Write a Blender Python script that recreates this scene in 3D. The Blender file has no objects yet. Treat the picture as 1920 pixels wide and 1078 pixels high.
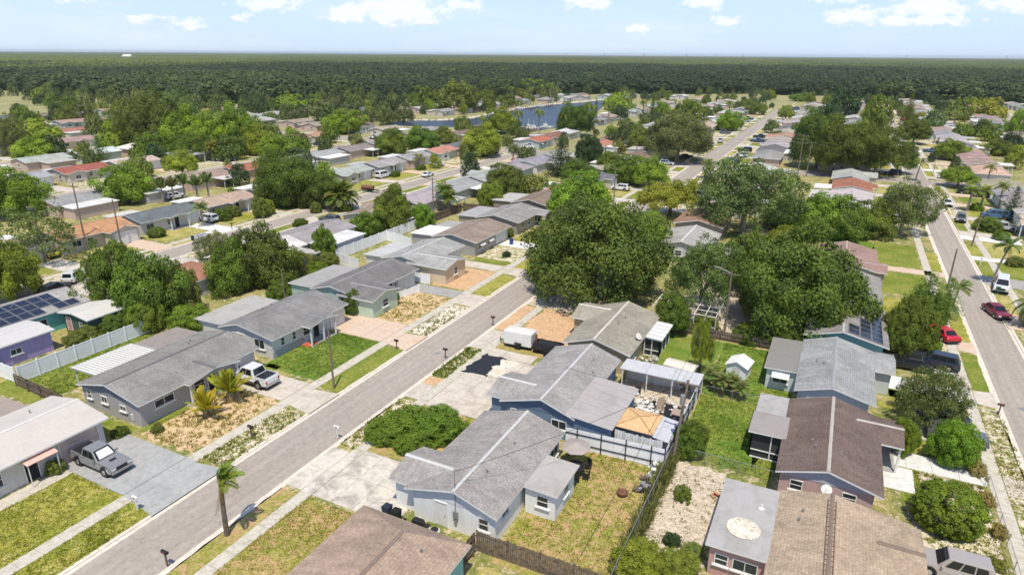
import bpy, math, random
import numpy as np
from mathutils import Vector, Matrix, noise as mnoise
R = math.radians
rnd = random.Random(11)
sc = bpy.context.scene
col = sc.collection

# ------------------------------------------------------------------ camera
cam_d = bpy.data.cameras.new('camera'); cam = bpy.data.objects.new('camera', cam_d); col.objects.link(cam)
sc.camera = cam
CH = 33.0
cam.location = (0, 0, CH)
cam_d.sensor_width = 36; cam_d.lens = 1220 / 1920 * 36
cam_d.clip_start = 1; cam_d.clip_end = 60000
PITCH, YAW, ROLL = math.atan(438 / 1220), R(26.49), R(0.39)
cam.matrix_world = Matrix.Translation((0, 0, CH)) @ Matrix.Rotation(YAW, 4, 'Z') @ Matrix.Rotation(math.pi / 2 - PITCH, 4, 'X') @ Matrix.Rotation(ROLL, 4, 'Z')

# ------------------------------------------------------------------ sun, sky, exposure
SUN_EL, SUN_AZ = R(67), math.atan2(0.45, -0.9)       # azimuth clockwise from +Y
sun_d = bpy.data.lights.new('sun', 'SUN'); sun = bpy.data.objects.new('sun', sun_d); col.objects.link(sun)
sd = Vector((math.sin(SUN_AZ) * math.cos(SUN_EL), math.cos(SUN_AZ) * math.cos(SUN_EL), math.sin(SUN_EL)))
sun.rotation_euler = sd.to_track_quat('Z', 'Y').to_euler()
sun.location = (30, -60, 200)
sun_d.energy = 3.65; sun_d.angle = R(0.6); sun_d.color = (1.0, 0.925, 0.78)
vs = sc.view_settings
vs.view_transform = 'Standard'; vs.look = 'None'; vs.exposure = 0.32; vs.gamma = 1.0; vs.use_curve_mapping = False
cy = sc.cycles
cy.max_bounces = 5; cy.diffuse_bounces = 3; cy.glossy_bounces = 2; cy.transmission_bounces = 3; cy.transparent_max_bounces = 6; cy.volume_bounces = 0
cy.caustics_reflective = False; cy.caustics_refractive = False

W = bpy.data.worlds.new('World'); sc.world = W; W.use_nodes = True
nt = W.node_tree; N = nt.nodes; L = nt.links; N.clear()
def wn(t, **k):
    n = N.new(t)
    for a, b in k.items(): setattr(n, a, b)
    return n
sky = wn('ShaderNodeTexSky', sky_type='NISHITA'); sky.sun_disc = False
sky.sun_elevation = SUN_EL; sky.sun_rotation = SUN_AZ; sky.altitude = 30; sky.air_density = 1.0; sky.dust_density = 0.4; sky.ozone_density = 2.5
tc = wn('ShaderNodeTexCoord')
def wmath(op, a, b=None, c=None):
    n = wn('ShaderNodeMath', operation=op)
    for i, v in enumerate((a, b, c)):
        if v is None: continue
        if isinstance(v, (int, float)): n.inputs[i].default_value = v
        else: L.new(v, n.inputs[i])
    return n.outputs[0]
sep = wn('ShaderNodeSeparateXYZ'); L.new(tc.outputs['Generated'], sep.inputs[0])
az = wmath('ARCTAN2', sep.outputs[0], sep.outputs[1]); el = wmath('ARCSINE', sep.outputs[2])
cmb = wn('ShaderNodeCombineXYZ'); L.new(az, cmb.inputs[0]); L.new(el, cmb.inputs[1])
# the cumulus of the photograph: azimuth, elevation, half width, half height (degrees)
CLOUDS = [(-36.2, 3.5, 3.2, 1.25), (-34.2, 2.9, 1.6, .8), (-45.3, 3.8, 2.2, .8), (-39.6, 2.9, 1.6, .6), (-54.6, 2.2, .9, .4), (-51.6, 1.9, 1.1, .4), (-47.6, 2.5, .6, .3),
          (-30.6, 3.6, 1.2, .5), (-21.2, 4.1, 1.3, .55), (-19.6, 3.9, .9, .4), (-16.4, 2.0, .7, .28), (-11.6, 3.9, 1.4, .45), (-9.6, 2.5, 1.0, .35), (-2.0, 4.2, 1.8, .55),
          (-.6, 2.8, 1.9, .55), (4.0, 3.2, 2.3, .75), (9.6, 3.6, 2.7, .95), (3.4, 2.4, 3.2, .35), (11.5, 2.6, 2.0, .6), (-60, 4.2, 3.5, .8), (18, 3.0, 2.6, .9), (-70, 3.1, 2.5, .8),
          (30, 4, 3, 1), (47, 3, 2.4, .8), (-85, 3.6, 3, 1), (66, 3.4, 3, .9), (-104, 3, 2.6, .8), (90, 3.7, 3, 1), (120, 3, 2.6, .8), (150, 3.8, 3, 1), (-130, 3.3, 3, 1), (-160, 3.6, 3, .9)]
nz = wn('ShaderNodeTexNoise'); nz.inputs['Scale'].default_value = 46; nz.inputs['Detail'].default_value = 6; nz.inputs['Roughness'].default_value = .62
mp = wn('ShaderNodeMapping'); mp.inputs['Scale'].default_value = (1, 1.7, 1); L.new(cmb.outputs[0], mp.inputs[0]); L.new(mp.outputs[0], nz.inputs['Vector'])
best = None
for a, e, w, h in CLOUDS:
    s = wn('ShaderNodeVectorMath', operation='SUBTRACT'); L.new(cmb.outputs[0], s.inputs[0]); s.inputs[1].default_value = (R(a), R(e), 0)
    m = wn('ShaderNodeVectorMath', operation='MULTIPLY'); L.new(s.outputs[0], m.inputs[0]); m.inputs[1].default_value = (1 / R(w), 1 / R(h), 0)
    l = wn('ShaderNodeVectorMath', operation='LENGTH'); L.new(m.outputs[0], l.inputs[0])
    best = l.outputs['Value'] if best is None else wmath('MINIMUM', best, l.outputs['Value'])
shape = wmath('SUBTRACT', wmath('MULTIPLY_ADD', nz.outputs['Fac'], 3.9, -0.60), best)      # >0 inside
# scattered cumulus over the rest of the dome
nz2 = wn('ShaderNodeTexNoise'); nz2.inputs['Scale'].default_value = 5.5; nz2.inputs['Detail'].default_value = 8; nz2.inputs['Roughness'].default_value = .55
mp2 = wn('ShaderNodeMapping'); mp2.inputs['Scale'].default_value = (1, 1, 2.0); L.new(tc.outputs['Generated'], mp2.inputs[0]); L.new(mp2.outputs[0], nz2.inputs['Vector'])
up = wn('ShaderNodeMapRange'); up.inputs[1].default_value = .085; up.inputs[2].default_value = .14; L.new(el, up.inputs[0])
sh2 = wmath('MULTIPLY', wmath('MULTIPLY_ADD', nz2.outputs['Fac'], 6, -3.5), up.outputs[0])
mr = wn('ShaderNodeMapRange', interpolation_type='SMOOTHSTEP'); mr.inputs[1].default_value = -0.15; mr.inputs[2].default_value = .85; mr.inputs[4].default_value = .8
L.new(wmath('MAXIMUM', shape, sh2), mr.inputs[0])
# thin high veil
nz3 = wn('ShaderNodeTexNoise'); nz3.inputs['Scale'].default_value = 3.2; nz3.inputs['Detail'].default_value = 5; nz3.inputs['Roughness'].default_value = .6
mp3 = wn('ShaderNodeMapping'); mp3.inputs['Scale'].default_value = (1, 1, 5); L.new(tc.outputs['Generated'], mp3.inputs[0]); L.new(mp3.outputs[0], nz3.inputs['Vector'])
veil = wn('ShaderNodeMapRange'); veil.inputs[1].default_value = .45; veil.inputs[2].default_value = .75; veil.inputs[4].default_value = .35; L.new(nz3.outputs['Fac'], veil.inputs[0])
cov = wmath('MAXIMUM', mr.outputs[0], veil.outputs[0])
tint = wn('ShaderNodeMix', data_type='RGBA', blend_type='MULTIPLY'); tint.inputs[0].default_value = 1
L.new(sky.outputs[0], tint.inputs[6]); tint.inputs[7].default_value = (.78, .82, .93, 1)
air = wn('ShaderNodeMapRange', interpolation_type='SMOOTHSTEP'); air.inputs[1].default_value = -.02; air.inputs[2].default_value = .42; air.inputs[3].default_value = .8; air.inputs[4].default_value = 0; L.new(el, air.inputs[0])
airm = wn('ShaderNodeMix', data_type='RGBA'); L.new(air.outputs[0], airm.inputs[0]); L.new(tint.outputs[2], airm.inputs[6]); airm.inputs[7].default_value = (3.45, 4.55, 5.9, 1)
mixc = wn('ShaderNodeMix', data_type='RGBA'); L.new(cov, mixc.inputs[0]); L.new(airm.outputs[2], mixc.inputs[6]); mixc.inputs[7].default_value = (5.9, 5.9, 6.1, 1)
bg = wn('ShaderNodeBackground'); bg.inputs[1].default_value = 0.145
L.new(mixc.outputs[2], bg.inputs[0]); wo = wn('ShaderNodeOutputWorld'); L.new(bg.outputs[0], wo.inputs[0])

# ------------------------------------------------------------------ materials
class NT:
    def __init__(s, name):
        s.m = bpy.data.materials.new(name); s.m.use_nodes = True; s.t = s.m.node_tree; s.t.nodes.clear()
        s.b = s.n('ShaderNodeBsdfPrincipled'); s.o = s.n('ShaderNodeOutputMaterial'); s.l(s.b.outputs[0], s.o.inputs[0])
    def n(s, t, **k):
        n = s.t.nodes.new(t)
        for a, b in k.items(): setattr(n, a, b)
        return n
    def l(s, a, b): s.t.links.new(a, b)
    def pos(s, scale=(1, 1, 1), obj=False, rot=0):
        if obj: c = s.n('ShaderNodeTexCoord').outputs['Object']
        else: c = s.n('ShaderNodeNewGeometry').outputs['Position']
        m = s.n('ShaderNodeMapping'); m.inputs['Scale'].default_value = scale; m.inputs['Rotation'].default_value = (0, 0, rot); s.l(c, m.inputs[0]); return m.outputs[0]
    def noise(s, vec, scale, detail=4, rough=.6, dist=0):
        n = s.n('ShaderNodeTexNoise'); n.inputs['Scale'].default_value = scale; n.inputs['Detail'].default_value = detail; n.inputs['Roughness'].default_value = rough; n.inputs['Distortion'].default_value = dist
        s.l(vec, n.inputs['Vector']); return n.outputs['Fac']
    def rng(s, v, a, b, c=0, d=1, smooth=True):
        n = s.n('ShaderNodeMapRange'); n.interpolation_type = 'SMOOTHSTEP' if smooth else 'LINEAR'
        for i, x in zip((1, 2, 3, 4), (a, b, c, d)): n.inputs[i].default_value = x
        s.l(v, n.inputs[0]); return n.outputs[0]
    def mix(s, f, a, b, blend='MIX'):
        n = s.n('ShaderNodeMix', data_type='RGBA', blend_type=blend)
        for i, v in ((0, f), (6, a), (7, b)):
            if isinstance(v, (int, float)): n.inputs[i].default_value = v
            elif isinstance(v, tuple): n.inputs[i].default_value = (*v[:3], 1)
            else: s.l(v, n.inputs[i])
        return n.outputs[2]
    def math(s, op, a, b=0):
        n = s.n('ShaderNodeMath', operation=op)
        for i, v in enumerate((a, b)):
            if isinstance(v, (int, float)): n.inputs[i].default_value = v
            else: s.l(v, n.inputs[i])
        return n.outputs[0]
    def grey(s, v, a, b):           # scalar v 0..1 -> grey multiplier a..b as colour
        n = s.n('ShaderNodeMapRange'); n.inputs[3].default_value = a; n.inputs[4].default_value = b; s.l(v, n.inputs[0])
        c = s.n('ShaderNodeCombineColor')
        for i in range(3): s.l(n.outputs[0], c.inputs[i])
        return c.outputs[0]
    def base(s, c):
        if isinstance(c, tuple): s.b.inputs['Base Color'].default_value = (*c[:3], 1)
        else: s.l(c, s.b.inputs['Base Color'])
    def set(s, rough=.8, spec=.3, metal=0.):
        s.b.inputs['Roughness'].default_value = rough; s.b.inputs['Specular IOR Level'].default_value = spec; s.b.inputs['Metallic'].default_value = metal
    def bump(s, h, dist=.02, strength=.6):
        n = s.n('ShaderNodeBump'); n.inputs['Distance'].default_value = dist; n.inputs['Strength'].default_value = strength
        s.l(h, n.inputs['Height']); s.l(n.outputs[0], s.b.inputs['Normal'])

def m_plain(name, c, rough=.7, spec=.3, metal=0., var=.12, scale=2.0, objc=False):
    t = NT(name); base = c
    if objc: base = t.n('ShaderNodeObjectInfo').outputs['Color']
    nz = t.noise(t.pos(), scale, 4)
    t.base(t.mix(1.0, base, t.grey(t.rng(nz, .3, .7), 1 - var, 1 + var), 'MULTIPLY')); t.set(rough, spec, metal)
    return t.m
def m_ground(name, a, b, sand=None, cover=.5, patch=.5, fine=9., bump=.05, weed=None, wcov=.0):
    """mottled ground: a/b grass mix, sand showing through where noise exceeds the cover value"""
    t = NT(name); p = t.pos()
    big = t.rng(t.noise(p, patch, 4, .6, .4), .38, .62)
    c = t.mix(big, a, b)
    mid = t.noise(p, 2.6, 5, .7, .3)
    c = t.mix(1, c, t.grey(t.rng(mid, .3, .72), .72, 1.28), 'MULTIPLY')
    f = t.noise(p, fine, 3, .7)
    c = t.mix(1, c, t.grey(t.rng(f, .3, .7), .7, 1.3), 'MULTIPLY')
    if sand:
        s1 = t.noise(p, 1.1, 6, .72, .5); s2 = t.noise(p, 4.2, 4, .7)
        v = t.math('ADD', t.math('MULTIPLY', s1, .62), t.math('MULTIPLY', s2, .38))
        k = t.rng(v, cover - .03, cover + .05)
        sc_ = t.mix(1, sand, t.grey(f, .78, 1.2), 'MULTIPLY')
        c = t.mix(k, c, sc_)
    t.base(c); t.set(.95, .1)
    t.bump(t.math('ADD', f, mid), bump, .7)
    return t.m
def m_conc(name, c, stain=(.2, .17, .13), amount=.5, rough=.85, scale=.45, fine=14., crack=False):
    t = NT(name); p = t.pos()
    s1 = t.rng(t.noise(p, scale, 6, .68, .6), .42, .68, 0, amount)
    base = t.mix(s1, c, stain)
    s2 = t.noise(p, 2.3, 5, .7)
    base = t.mix(1, base, t.grey(t.rng(s2, .25, .75), .86, 1.12), 'MULTIPLY')
    f = t.noise(p, fine, 2, .6)
    base = t.mix(1, base, t.grey(f, .9, 1.1), 'MULTIPLY')
    if crack:
        v = t.n('ShaderNodeTexVoronoi', feature='DISTANCE_TO_EDGE'); v.inputs['Scale'].default_value = .16
        vv = t.n('ShaderNodeVectorMath', operation='ADD'); t.l(p, vv.inputs[0]); nn = t.n('ShaderNodeTexNoise'); nn.inputs['Scale'].default_value = .7; nn.inputs['Detail'].default_value = 5; t.l(p, nn.inputs['Vector'])
        ns = t.n('ShaderNodeVectorMath', operation='SCALE'); ns.inputs['Scale'].default_value = 2.6; t.l(nn.outputs['Color'], ns.inputs[0]); t.l(ns.outputs[0], vv.inputs[1]); t.l(vv.outputs[0], v.inputs['Vector'])
        k = t.rng(v.outputs['Distance'], 0, .006, .45, 0)
        base = t.mix(k, base, (.12, .11, .1))
    t.base(base); t.set(rough, .25); t.bump(f, .01, .3)
    return t.m
def m_shingle(name, axis='y', course=.2, tab=.34, stain=.16):
    """asphalt shingles: object colour, courses across the slope, weather streaks down it"""
    t = NT(name); oc = t.n('ShaderNodeObjectInfo').outputs['Color']
    c = t.n('ShaderNodeTexCoord').outputs['Object']; sp = t.n('ShaderNodeSeparateXYZ'); t.l(c, sp.inputs[0])
    cb = t.n('ShaderNodeCombineXYZ'); i, j = (1, 0) if axis == 'y' else (0, 1)
    t.l(sp.outputs[i], cb.inputs[0]); t.l(sp.outputs[j], cb.inputs[1])
    br = t.n('ShaderNodeTexBrick'); t.l(cb.outputs[0], br.inputs['Vector']); br.inputs['Scale'].default_value = 1
    br.inputs['Brick Width'].default_value = tab; br.inputs['Row Height'].default_value = course; br.inputs['Mortar Size'].default_value = .022; br.inputs['Mortar Smooth'].default_value = .3
    br.inputs['Color1'].default_value = (.91, .91, .91, 1); br.inputs['Color2'].default_value = (1.08, 1.08, 1.08, 1); br.inputs['Mortar'].default_value = (.8, .8, .8, 1); br.inputs['Bias'].default_value = 0
    k = t.mix(1, oc, br.outputs['Color'], 'MULTIPLY')
    st = t.n('ShaderNodeMapping'); st.inputs['Scale'].default_value = (.35, 2.2, 1); t.l(cb.outputs[0], st.inputs[0])
    st2 = t.n('ShaderNodeMapping'); st2.inputs['Scale'].default_value = (1.1, .22, 1); t.l(cb.outputs[0], st2.inputs[0])
    s1 = t.noise(st2.outputs[0], 1.2, 6, .7, .4)
    k = t.mix(1, k, t.grey(t.rng(s1, .3, .72), 1 - stain, 1.08), 'MULTIPLY')
    s3 = t.noise(t.pos(), .33, 5, .65, .5)
    k = t.mix(1, k, t.grey(t.rng(s3, .32, .68), .86, 1.12), 'MULTIPLY')
    f = t.noise(t.pos(), 5, 5, .85)
    k = t.mix(1, k, t.grey(t.rng(f, .28, .72), .74, 1.26), 'MULTIPLY')
    s4 = t.noise(t.pos(), 1.4, 6, .75, .8); k = t.mix(t.rng(s4, .56, .72, 0, .35), k, (.13, .12, .11)); s5 = t.noise(t.pos((1, 1, 1), rot=.8), 1.0, 6, .8, 1.2); k = t.mix(t.rng(s5, .58, .74, 0, .3), k, (.55, .53, .49))
    t.base(k); t.set(.92, .15); t.bump(br.outputs['Fac'], .02, -.5)
    return t.m
def m_flatroof(name, dirt=.35):
    t = NT(name); oc = t.n('ShaderNodeObjectInfo').outputs['Color']; p = t.pos()
    s1 = t.rng(t.noise(p, .55, 6, .7, .8), .42, .7, 0, dirt)
    k = t.mix(s1, oc, (.2, .18, .15))
    k = t.mix(1, k, t.grey(t.noise(p, 3, 4, .7), .86, 1.1), 'MULTIPLY')
    t.base(k); t.set(.7, .3); return t.m
def m_wall(name):
    t = NT(name); oc = t.n('ShaderNodeObjectInfo').outputs['Color']; p = t.pos(); p2 = t.pos((1.2, 1.2, .25))
    k = t.mix(t.rng(t.noise(p2, 1.3, 6, .7), .5, .8, 0, .28), oc, (.16, .14, .12))
    k = t.mix(1, k, t.grey(t.noise(p, 6, 3), .93, 1.06), 'MULTIPLY')
    t.base(k); t.set(.85, .2); t.bump(t.noise(p, 20, 2), .01, .3); return t.m
def m_leaf(name, source='object', transl=.3):
    t = NT(name)
    oc = t.n('ShaderNodeObjectInfo').outputs['Color'] if source == 'object' else None
    at = t.n('ShaderNodeAttribute', attribute_name='tint').outputs['Fac']
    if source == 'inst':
        ac = t.n('ShaderNodeAttribute', attribute_name='stand'); ac.attribute_type = 'INSTANCER'  # crown tone; forest points also carry painted cloud shade in it
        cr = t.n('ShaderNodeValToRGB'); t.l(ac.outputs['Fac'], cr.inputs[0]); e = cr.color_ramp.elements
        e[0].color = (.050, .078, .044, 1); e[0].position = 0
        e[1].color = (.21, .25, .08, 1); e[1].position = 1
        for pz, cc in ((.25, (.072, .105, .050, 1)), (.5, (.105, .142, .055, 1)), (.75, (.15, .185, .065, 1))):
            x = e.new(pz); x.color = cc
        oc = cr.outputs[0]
    g = t.n('ShaderNodeCombineColor')
    for i, (lo, hi) in enumerate(((.58, 1.5), (.6, 1.42), (.55, 1.0))):
        n = t.n('ShaderNodeMapRange'); n.inputs[3].default_value = lo; n.inputs[4].default_value = hi; t.l(at, n.inputs[0]); t.l(n.outputs[0], g.inputs[i])
    k = t.mix(1, oc, g.outputs[0], 'MULTIPLY')
    t.base(k); t.set(.55, .25)
    tr = t.n('ShaderNodeBsdfTranslucent'); t.l(t.mix(1, k, (1.3, 1.35, .6), 'MULTIPLY'), tr.inputs[0])
    ms = t.n('ShaderNodeMixShader'); ms.inputs[0].default_value = transl; t.l(t.b.outputs[0], ms.inputs[1]); t.l(tr.outputs[0], ms.inputs[2]); t.l(ms.outputs[0], t.o.inputs[0])
    return t.m

M = {}
M['ground'] = m_ground('ground_mottled', (.17, .20, .06), (.27, .26, .10), (.42, .36, .22), .505, .05)
M['forest_floor'] = m_plain('forest_floor', (.045, .06, .025), .95, .1, 0, .4, .05)
M['yard'] = m_ground('yard_grass', (.16, .19, .045), (.33, .29, .105), (.52, .42, .27), .53, .16, bump=.05)
M['lawn_green'] = m_ground('lawn_green', (.155, .20, .03), (.23, .245, .05), (.34, .30, .12), .60, .25)
M['lawn_lush'] = m_ground('lawn_lush', (.125, .205, .03), (.20, .24, .045), (.30, .27, .10), .60, .22)
M['lawn_dry'] = m_ground('lawn_dry', (.28, .27, .055), (.42, .36, .13), (.56, .45, .27), .55, .5)
M['lawn_olive'] = m_ground('lawn_olive', (.22, .24, .035), (.34, .31, .07), (.50, .41, .2), .56, .35)
M['lawn_brown'] = m_ground('lawn_brown', (.26, .26, .055), (.42, .31, .13), (.48, .31, .17), .52, .22)
M['weedy'] = m_ground('weedy_sand', (.17, .20, .045), (.32, .28, .10), (.66, .57, .44), .485, .6)
M['gravel'] = m_ground('tan_gravel', (.33, .28, .09), (.40, .30, .13), (.64, .46, .28), .465, .5, 14, .06)
M['orange'] = m_ground('orange_chips', (.50, .34, .19), (.62, .41, .24), (.60, .38, .22), .5, .8, 13, .07)
M['shell'] = m_ground('white_shell', (.62, .55, .44), (.70, .63, .52), (.40, .35, .2), .60, .4, 10, .04)
M['sand'] = m_ground('pale_sand', (.50, .42, .32), (.56, .475, .365), (.34, .30, .17), .585, .4, 8, .05)
M['concrete'] = m_conc('concrete_tan', (.56, .50, .42), (.36, .31, .25), .6)
M['concrete_old'] = m_conc('concrete_stained', (.60, .55, .47), (.25, .22, .19), .75, scale=.5)
M['concrete_pink'] = m_conc('concrete_rusty', (.58, .46, .36), (.62, .36, .22), .5, scale=.3)
M['concrete_blue'] = m_conc('concrete_painted_bluegrey', (.375, .375, .36), (.28, .28, .27), .5)
M['concrete_white'] = m_conc('concrete_white', (.66, .65, .62), (.5, .48, .44), .3)
M['concrete_grey'] = m_conc('concrete_grey', (.36, .35, .33), (.22, .21, .2), .4)
M['walk'] = m_conc('walk_concrete', (.54, .50, .42), (.34, .30, .2), .55, scale=1.2)
M['kerb'] = m_conc('kerb_concrete', (.68, .61, .52), (.42, .36, .28), .35, scale=1.)
def m_road():
    m = m_conc('road_asphalt', (.36, .315, .268), (.315, .27, .228), .4, .9, .18, 16, True)
    nt_ = m.node_tree; pr = [n for n in nt_.nodes if n.type == 'BSDF_PRINCIPLED'][0]; src = pr.inputs['Base Color'].links[0].from_socket
    t = NT.__new__(NT); t.m = m; t.t = nt_; t.b = pr
    k = t.mix(1, src, t.grey(t.rng(t.noise(t.pos((1.1, .015, 1)), 1.6, 4, .6), .3, .7), .9, 1.09), 'MULTIPLY')
    k = t.mix(t.rng(t.noise(t.pos((1, .35, 1)), .5, 5, .7, 1.5), .64, .70, 0, .3), k, (.19, .17, .16))
    k = t.mix(t.rng(t.noise(t.pos((1, .5, 1)), .22, 3, .6, .8), .60, .62, 0, .22), k, (.30, .27, .25))
    t.l(k, pr.inputs['Base Color']); return m
M['road'] = m_road()
M['tar'] = m_plain('black_tar', (.018, .018, .02), .5, .4, 0, .3, 3)
M['joint'] = m_plain('joint_dark', (.24, .22, .18), .9, .1)
M['shingle'] = m_shingle('shingle'); M['shingle_x'] = m_shingle('shingle_x', 'x')
M['flat'] = m_flatroof('flat_roof'); M['flat_clean'] = m_flatroof('metal_roof_sheet', .12)
M['wall'] = m_wall('stucco_wall')
M['white'] = m_plain('white_trim', (.74, .73, .70), .6, .3, 0, .06)
M['offwhite'] = m_plain('offwhite', (.62, .60, .55), .7, .3, 0, .12)
M['dark'] = m_plain('dark_void', (.025, .025, .027), .7, .2)
M['black'] = m_plain('black_paint', (.02, .02, .022), .45, .4)
M['grey'] = m_plain('grey_metal', (.30, .30, .30), .5, .5, .3)
M['rust'] = m_plain('rusty_steel', (.20, .10, .06), .8, .3, .2, .4, 5)
M['objc'] = m_plain('tinted', (0, 0, 0), .6, .3, 0, .08, 2, True)
M['vinyl'] = m_plain('white_vinyl', (.86, .86, .87), .45, .4, 0, .04)
M['wood'] = m_plain('weathered_wood', (.17, .13, .10), .9, .15, 0, .4, 4)
M['pole'] = m_plain('pole_wood', (.20, .16, .125), .9, .15, 0, .3, 6)
M['bark'] = m_plain('bark', (.15, .12, .09), .95, .1, 0, .4, 4)
M['bark_pale'] = m_plain('bark_pale', (.30, .26, .21), .95, .1, 0, .35, 4)
M['leaf'] = m_leaf('leaf'); M['leaf_inst'] = m_leaf('leaf_forest', 'inst', .2)
M['blade'] = m_leaf('grass_blade', 'object', .3)
def glass(name, c, rough=.06):
    t = NT(name); t.base(c); t.set(rough, .6); return t.m
M['glass'] = glass('window_glass', (.035, .045, .05)); M['carglass'] = glass('car_glass', (.015, .018, .022), .04)
M['screen'] = m_plain('insect_screen', (.05, .055, .055), .8, .1)
t = NT('car_paint'); t.l(t.n('ShaderNodeObjectInfo').outputs['Color'], t.b.inputs['Base Color']); t.set(.3, .5, .15); t.b.inputs['Coat Weight'].default_value = .6; M['paint'] = t.m
M['tyre'] = m_plain('tyre', (.02, .02, .02), .85, .2); M['chrome'] = m_plain('chrome', (.5, .5, .5), .25, .5, .9, .02)
M['lamp'] = m_plain('lamp_glass', (.7, .7, .7), .15, .6); M['redlamp'] = m_plain('tail_lamp', (.35, .02, .02), .25, .5)
t = NT('solar_cell'); t.base((.02, .026, .045)); t.set(.15, .6); M['solar'] = t.m
t = NT('water'); p = t.pos((1, 1, 1)); t.base(t.mix(t.rng(t.noise(p, .012, 3), .3, .7), (.016, .03, .05), (.025, .042, .07))); t.set(.3, .35); t.bump(t.noise(t.pos((1, 2.2, 1), rot=.4), .55, 5, .65), .3, 1.0); M['water'] = t.m
M['canopy'] = m_plain('canopy_under', (.06, .088, .042), .95, .1, 0, .4, .05)

# ------------------------------------------------------------------ mesh helpers
class MB:
    def __init__(s): s.v, s.f, s.m = [], [], []
    def poly(s, pts, m=0):
        i = len(s.v); s.v += [tuple(p) for p in pts]; s.f.append(tuple(range(i, i + len(pts)))); s.m.append(m); return s
    def hull(s, bot, top, m=0, cap=True, mtop=None):
        n = len(bot); i = len(s.v); s.v += [tuple(p) for p in bot] + [tuple(p) for p in top]
        for k in range(n):
            s.f.append((i + k, i + (k + 1) % n, i + n + (k + 1) % n, i + n + k)); s.m.append(m)
        if cap:
            s.f.append(tuple(i + k for k in reversed(range(n)))); s.m.append(m)
            s.f.append(tuple(i + n + k for k in range(n))); s.m.append(m if mtop is None else mtop)
        return s
    def box(s, x0, x1, y0, y1, z0, z1, m=0, mtop=None):
        if x1 < x0: x0, x1 = x1, x0
        if y1 < y0: y0, y1 = y1, y0
        b = [(x0, y0), (x1, y0), (x1, y1), (x0, y1)]
        return s.hull([(x, y, z0) for x, y in b], [(x, y, z1) for x, y in b], m, True, mtop)
    def prism(s, pts, z0, z1, m=0, mtop=None):
        return s.hull([(x, y, z0) for x, y in pts], [(x, y, z1) for x, y in pts], m, True, mtop)
    def extr_y(s, prof, y0, y1, m=0):        # prof: (x,z) list
        return s.hull([(x, y0, z) for x, z in prof], [(x, y1, z) for x, z in prof], m)
    def extr_x(s, prof, x0, x1, m=0):        # prof: (y,z)
        return s.hull([(x0, y, z) for y, z in prof], [(x1, y, z) for y, z in prof], m)
    def tube(s, a, b, r0, r1=None, n=6, m=0, cap=True):
        a, b = Vector(a), Vector(b); r1 = r0 if r1 is None else r1
        d = (b - a)
        if d.length < 1e-6: return s
        d.normalize(); u = d.orthogonal().normalized(); w = d.cross(u)
        ra = [a + (u * math.cos(2 * math.pi * k / n) + w * math.sin(2 * math.pi * k / n)) * r0 for k in range(n)]
        rb = [b + (u * math.cos(2 * math.pi * k / n) + w * math.sin(2 * math.pi * k / n)) * r1 for k in range(n)]
        return s.hull(ra, rb, m, cap)
    def lathe(s, prof, n=12, m=0, cx=0, cy=0):   # prof (r,z) bottom to top
        i = len(s.v)
        for r, z in prof:
            for k in range(n): s.v.append((cx + r * math.cos(2 * math.pi * k / n), cy + r * math.sin(2 * math.pi * k / n), z))
        for j in range(len(prof) - 1):
            for k in range(n):
                a = i + j * n + k; b = i + j * n + (k + 1) % n
                s.f.append((a, b, b + n, a + n)); s.m.append(m)
        s.f.append(tuple(i + (len(prof) - 1) * n + k for k in range(n))); s.m.append(m)
        return s
    def mesh(s, name, mats, fixn=True):
        me = bpy.data.meshes.new(name); me.from_pydata(s.v, [], s.f)
        for mm in (mats if isinstance(mats, (list, tuple)) else [mats]): me.materials.append(M[mm] if isinstance(mm, str) else mm)
        me.polygons.foreach_set('material_index', s.m)
        if fixn:
            import bmesh
            b = bmesh.new(); b.from_mesh(me); bmesh.ops.recalc_face_normals(b, faces=b.faces); b.to_mesh(me); b.free()
        me.update(); return me
    def build(s, name, mats, parent=None, color=None, smooth=False, loc=None, bevel=0, fixn=True):
        o = link(name, s.mesh(name, mats, fixn), parent, color)
        if loc: o.location = loc
        if smooth: o.data.polygons.foreach_set('use_smooth', [True] * len(o.data.polygons))
        if bevel:
            b = o.modifiers.new('bevel', 'BEVEL'); b.width = bevel; b.segments = 2; b.limit_method = 'ANGLE'; b.angle_limit = R(35)
        return o
def link(name, data, parent=None, color=None):
    o = bpy.data.objects.new(name, data); col.objects.link(o)
    if parent: o.parent = parent
    if color: o.color = (*color[:3], 1)
    return o
def tag(o, label=None, cat=None, group=None, kind=None):
    if label: o['label'] = label
    if cat: o['category'] = cat
    if group: o['group'] = group
    if kind: o['kind'] = kind
    return o
def empty(name, loc=(0, 0, 0), rz=0, label=None, cat=None, group=None):
    o = bpy.data.objects.new(name, None); col.objects.link(o); o.location = loc; o.rotation_euler = (0, 0, rz); o.empty_display_size = .5
    return tag(o, label, cat, group)
KIDS = {}
def kids(o): return [c for c in o.children]
def copy_tree(o, parent=None):
    c = o.copy(); col.objects.link(c)
    if parent is not None: c.parent = parent
    for ch in o.children: copy_tree(ch, c)
    return c
BOXM = {}
def ubox(name, x0, x1, y0, y1, z0, z1, mat, parent=None, color=None):
    """a unit box mesh shared by all alike pieces, placed and sized by its object"""
    if mat not in BOXM: BOXM[mat] = MB().box(0, 1, 0, 1, 0, 1).mesh('piece_' + mat, mat)
    o = link(name, BOXM[mat], parent, color)
    o.location = (x0, y0, z0); o.scale = (x1 - x0, y1 - y0, z1 - z0); return o
def struct(name, mb, mat, color=None): return tag(mb.build(name, mat, None, color), kind='structure')
def sheet(name, pts, z, mat, thick=.05):
    mb = MB(); mb.prism(pts, z - thick, z); return struct(name, mb, mat)
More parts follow.
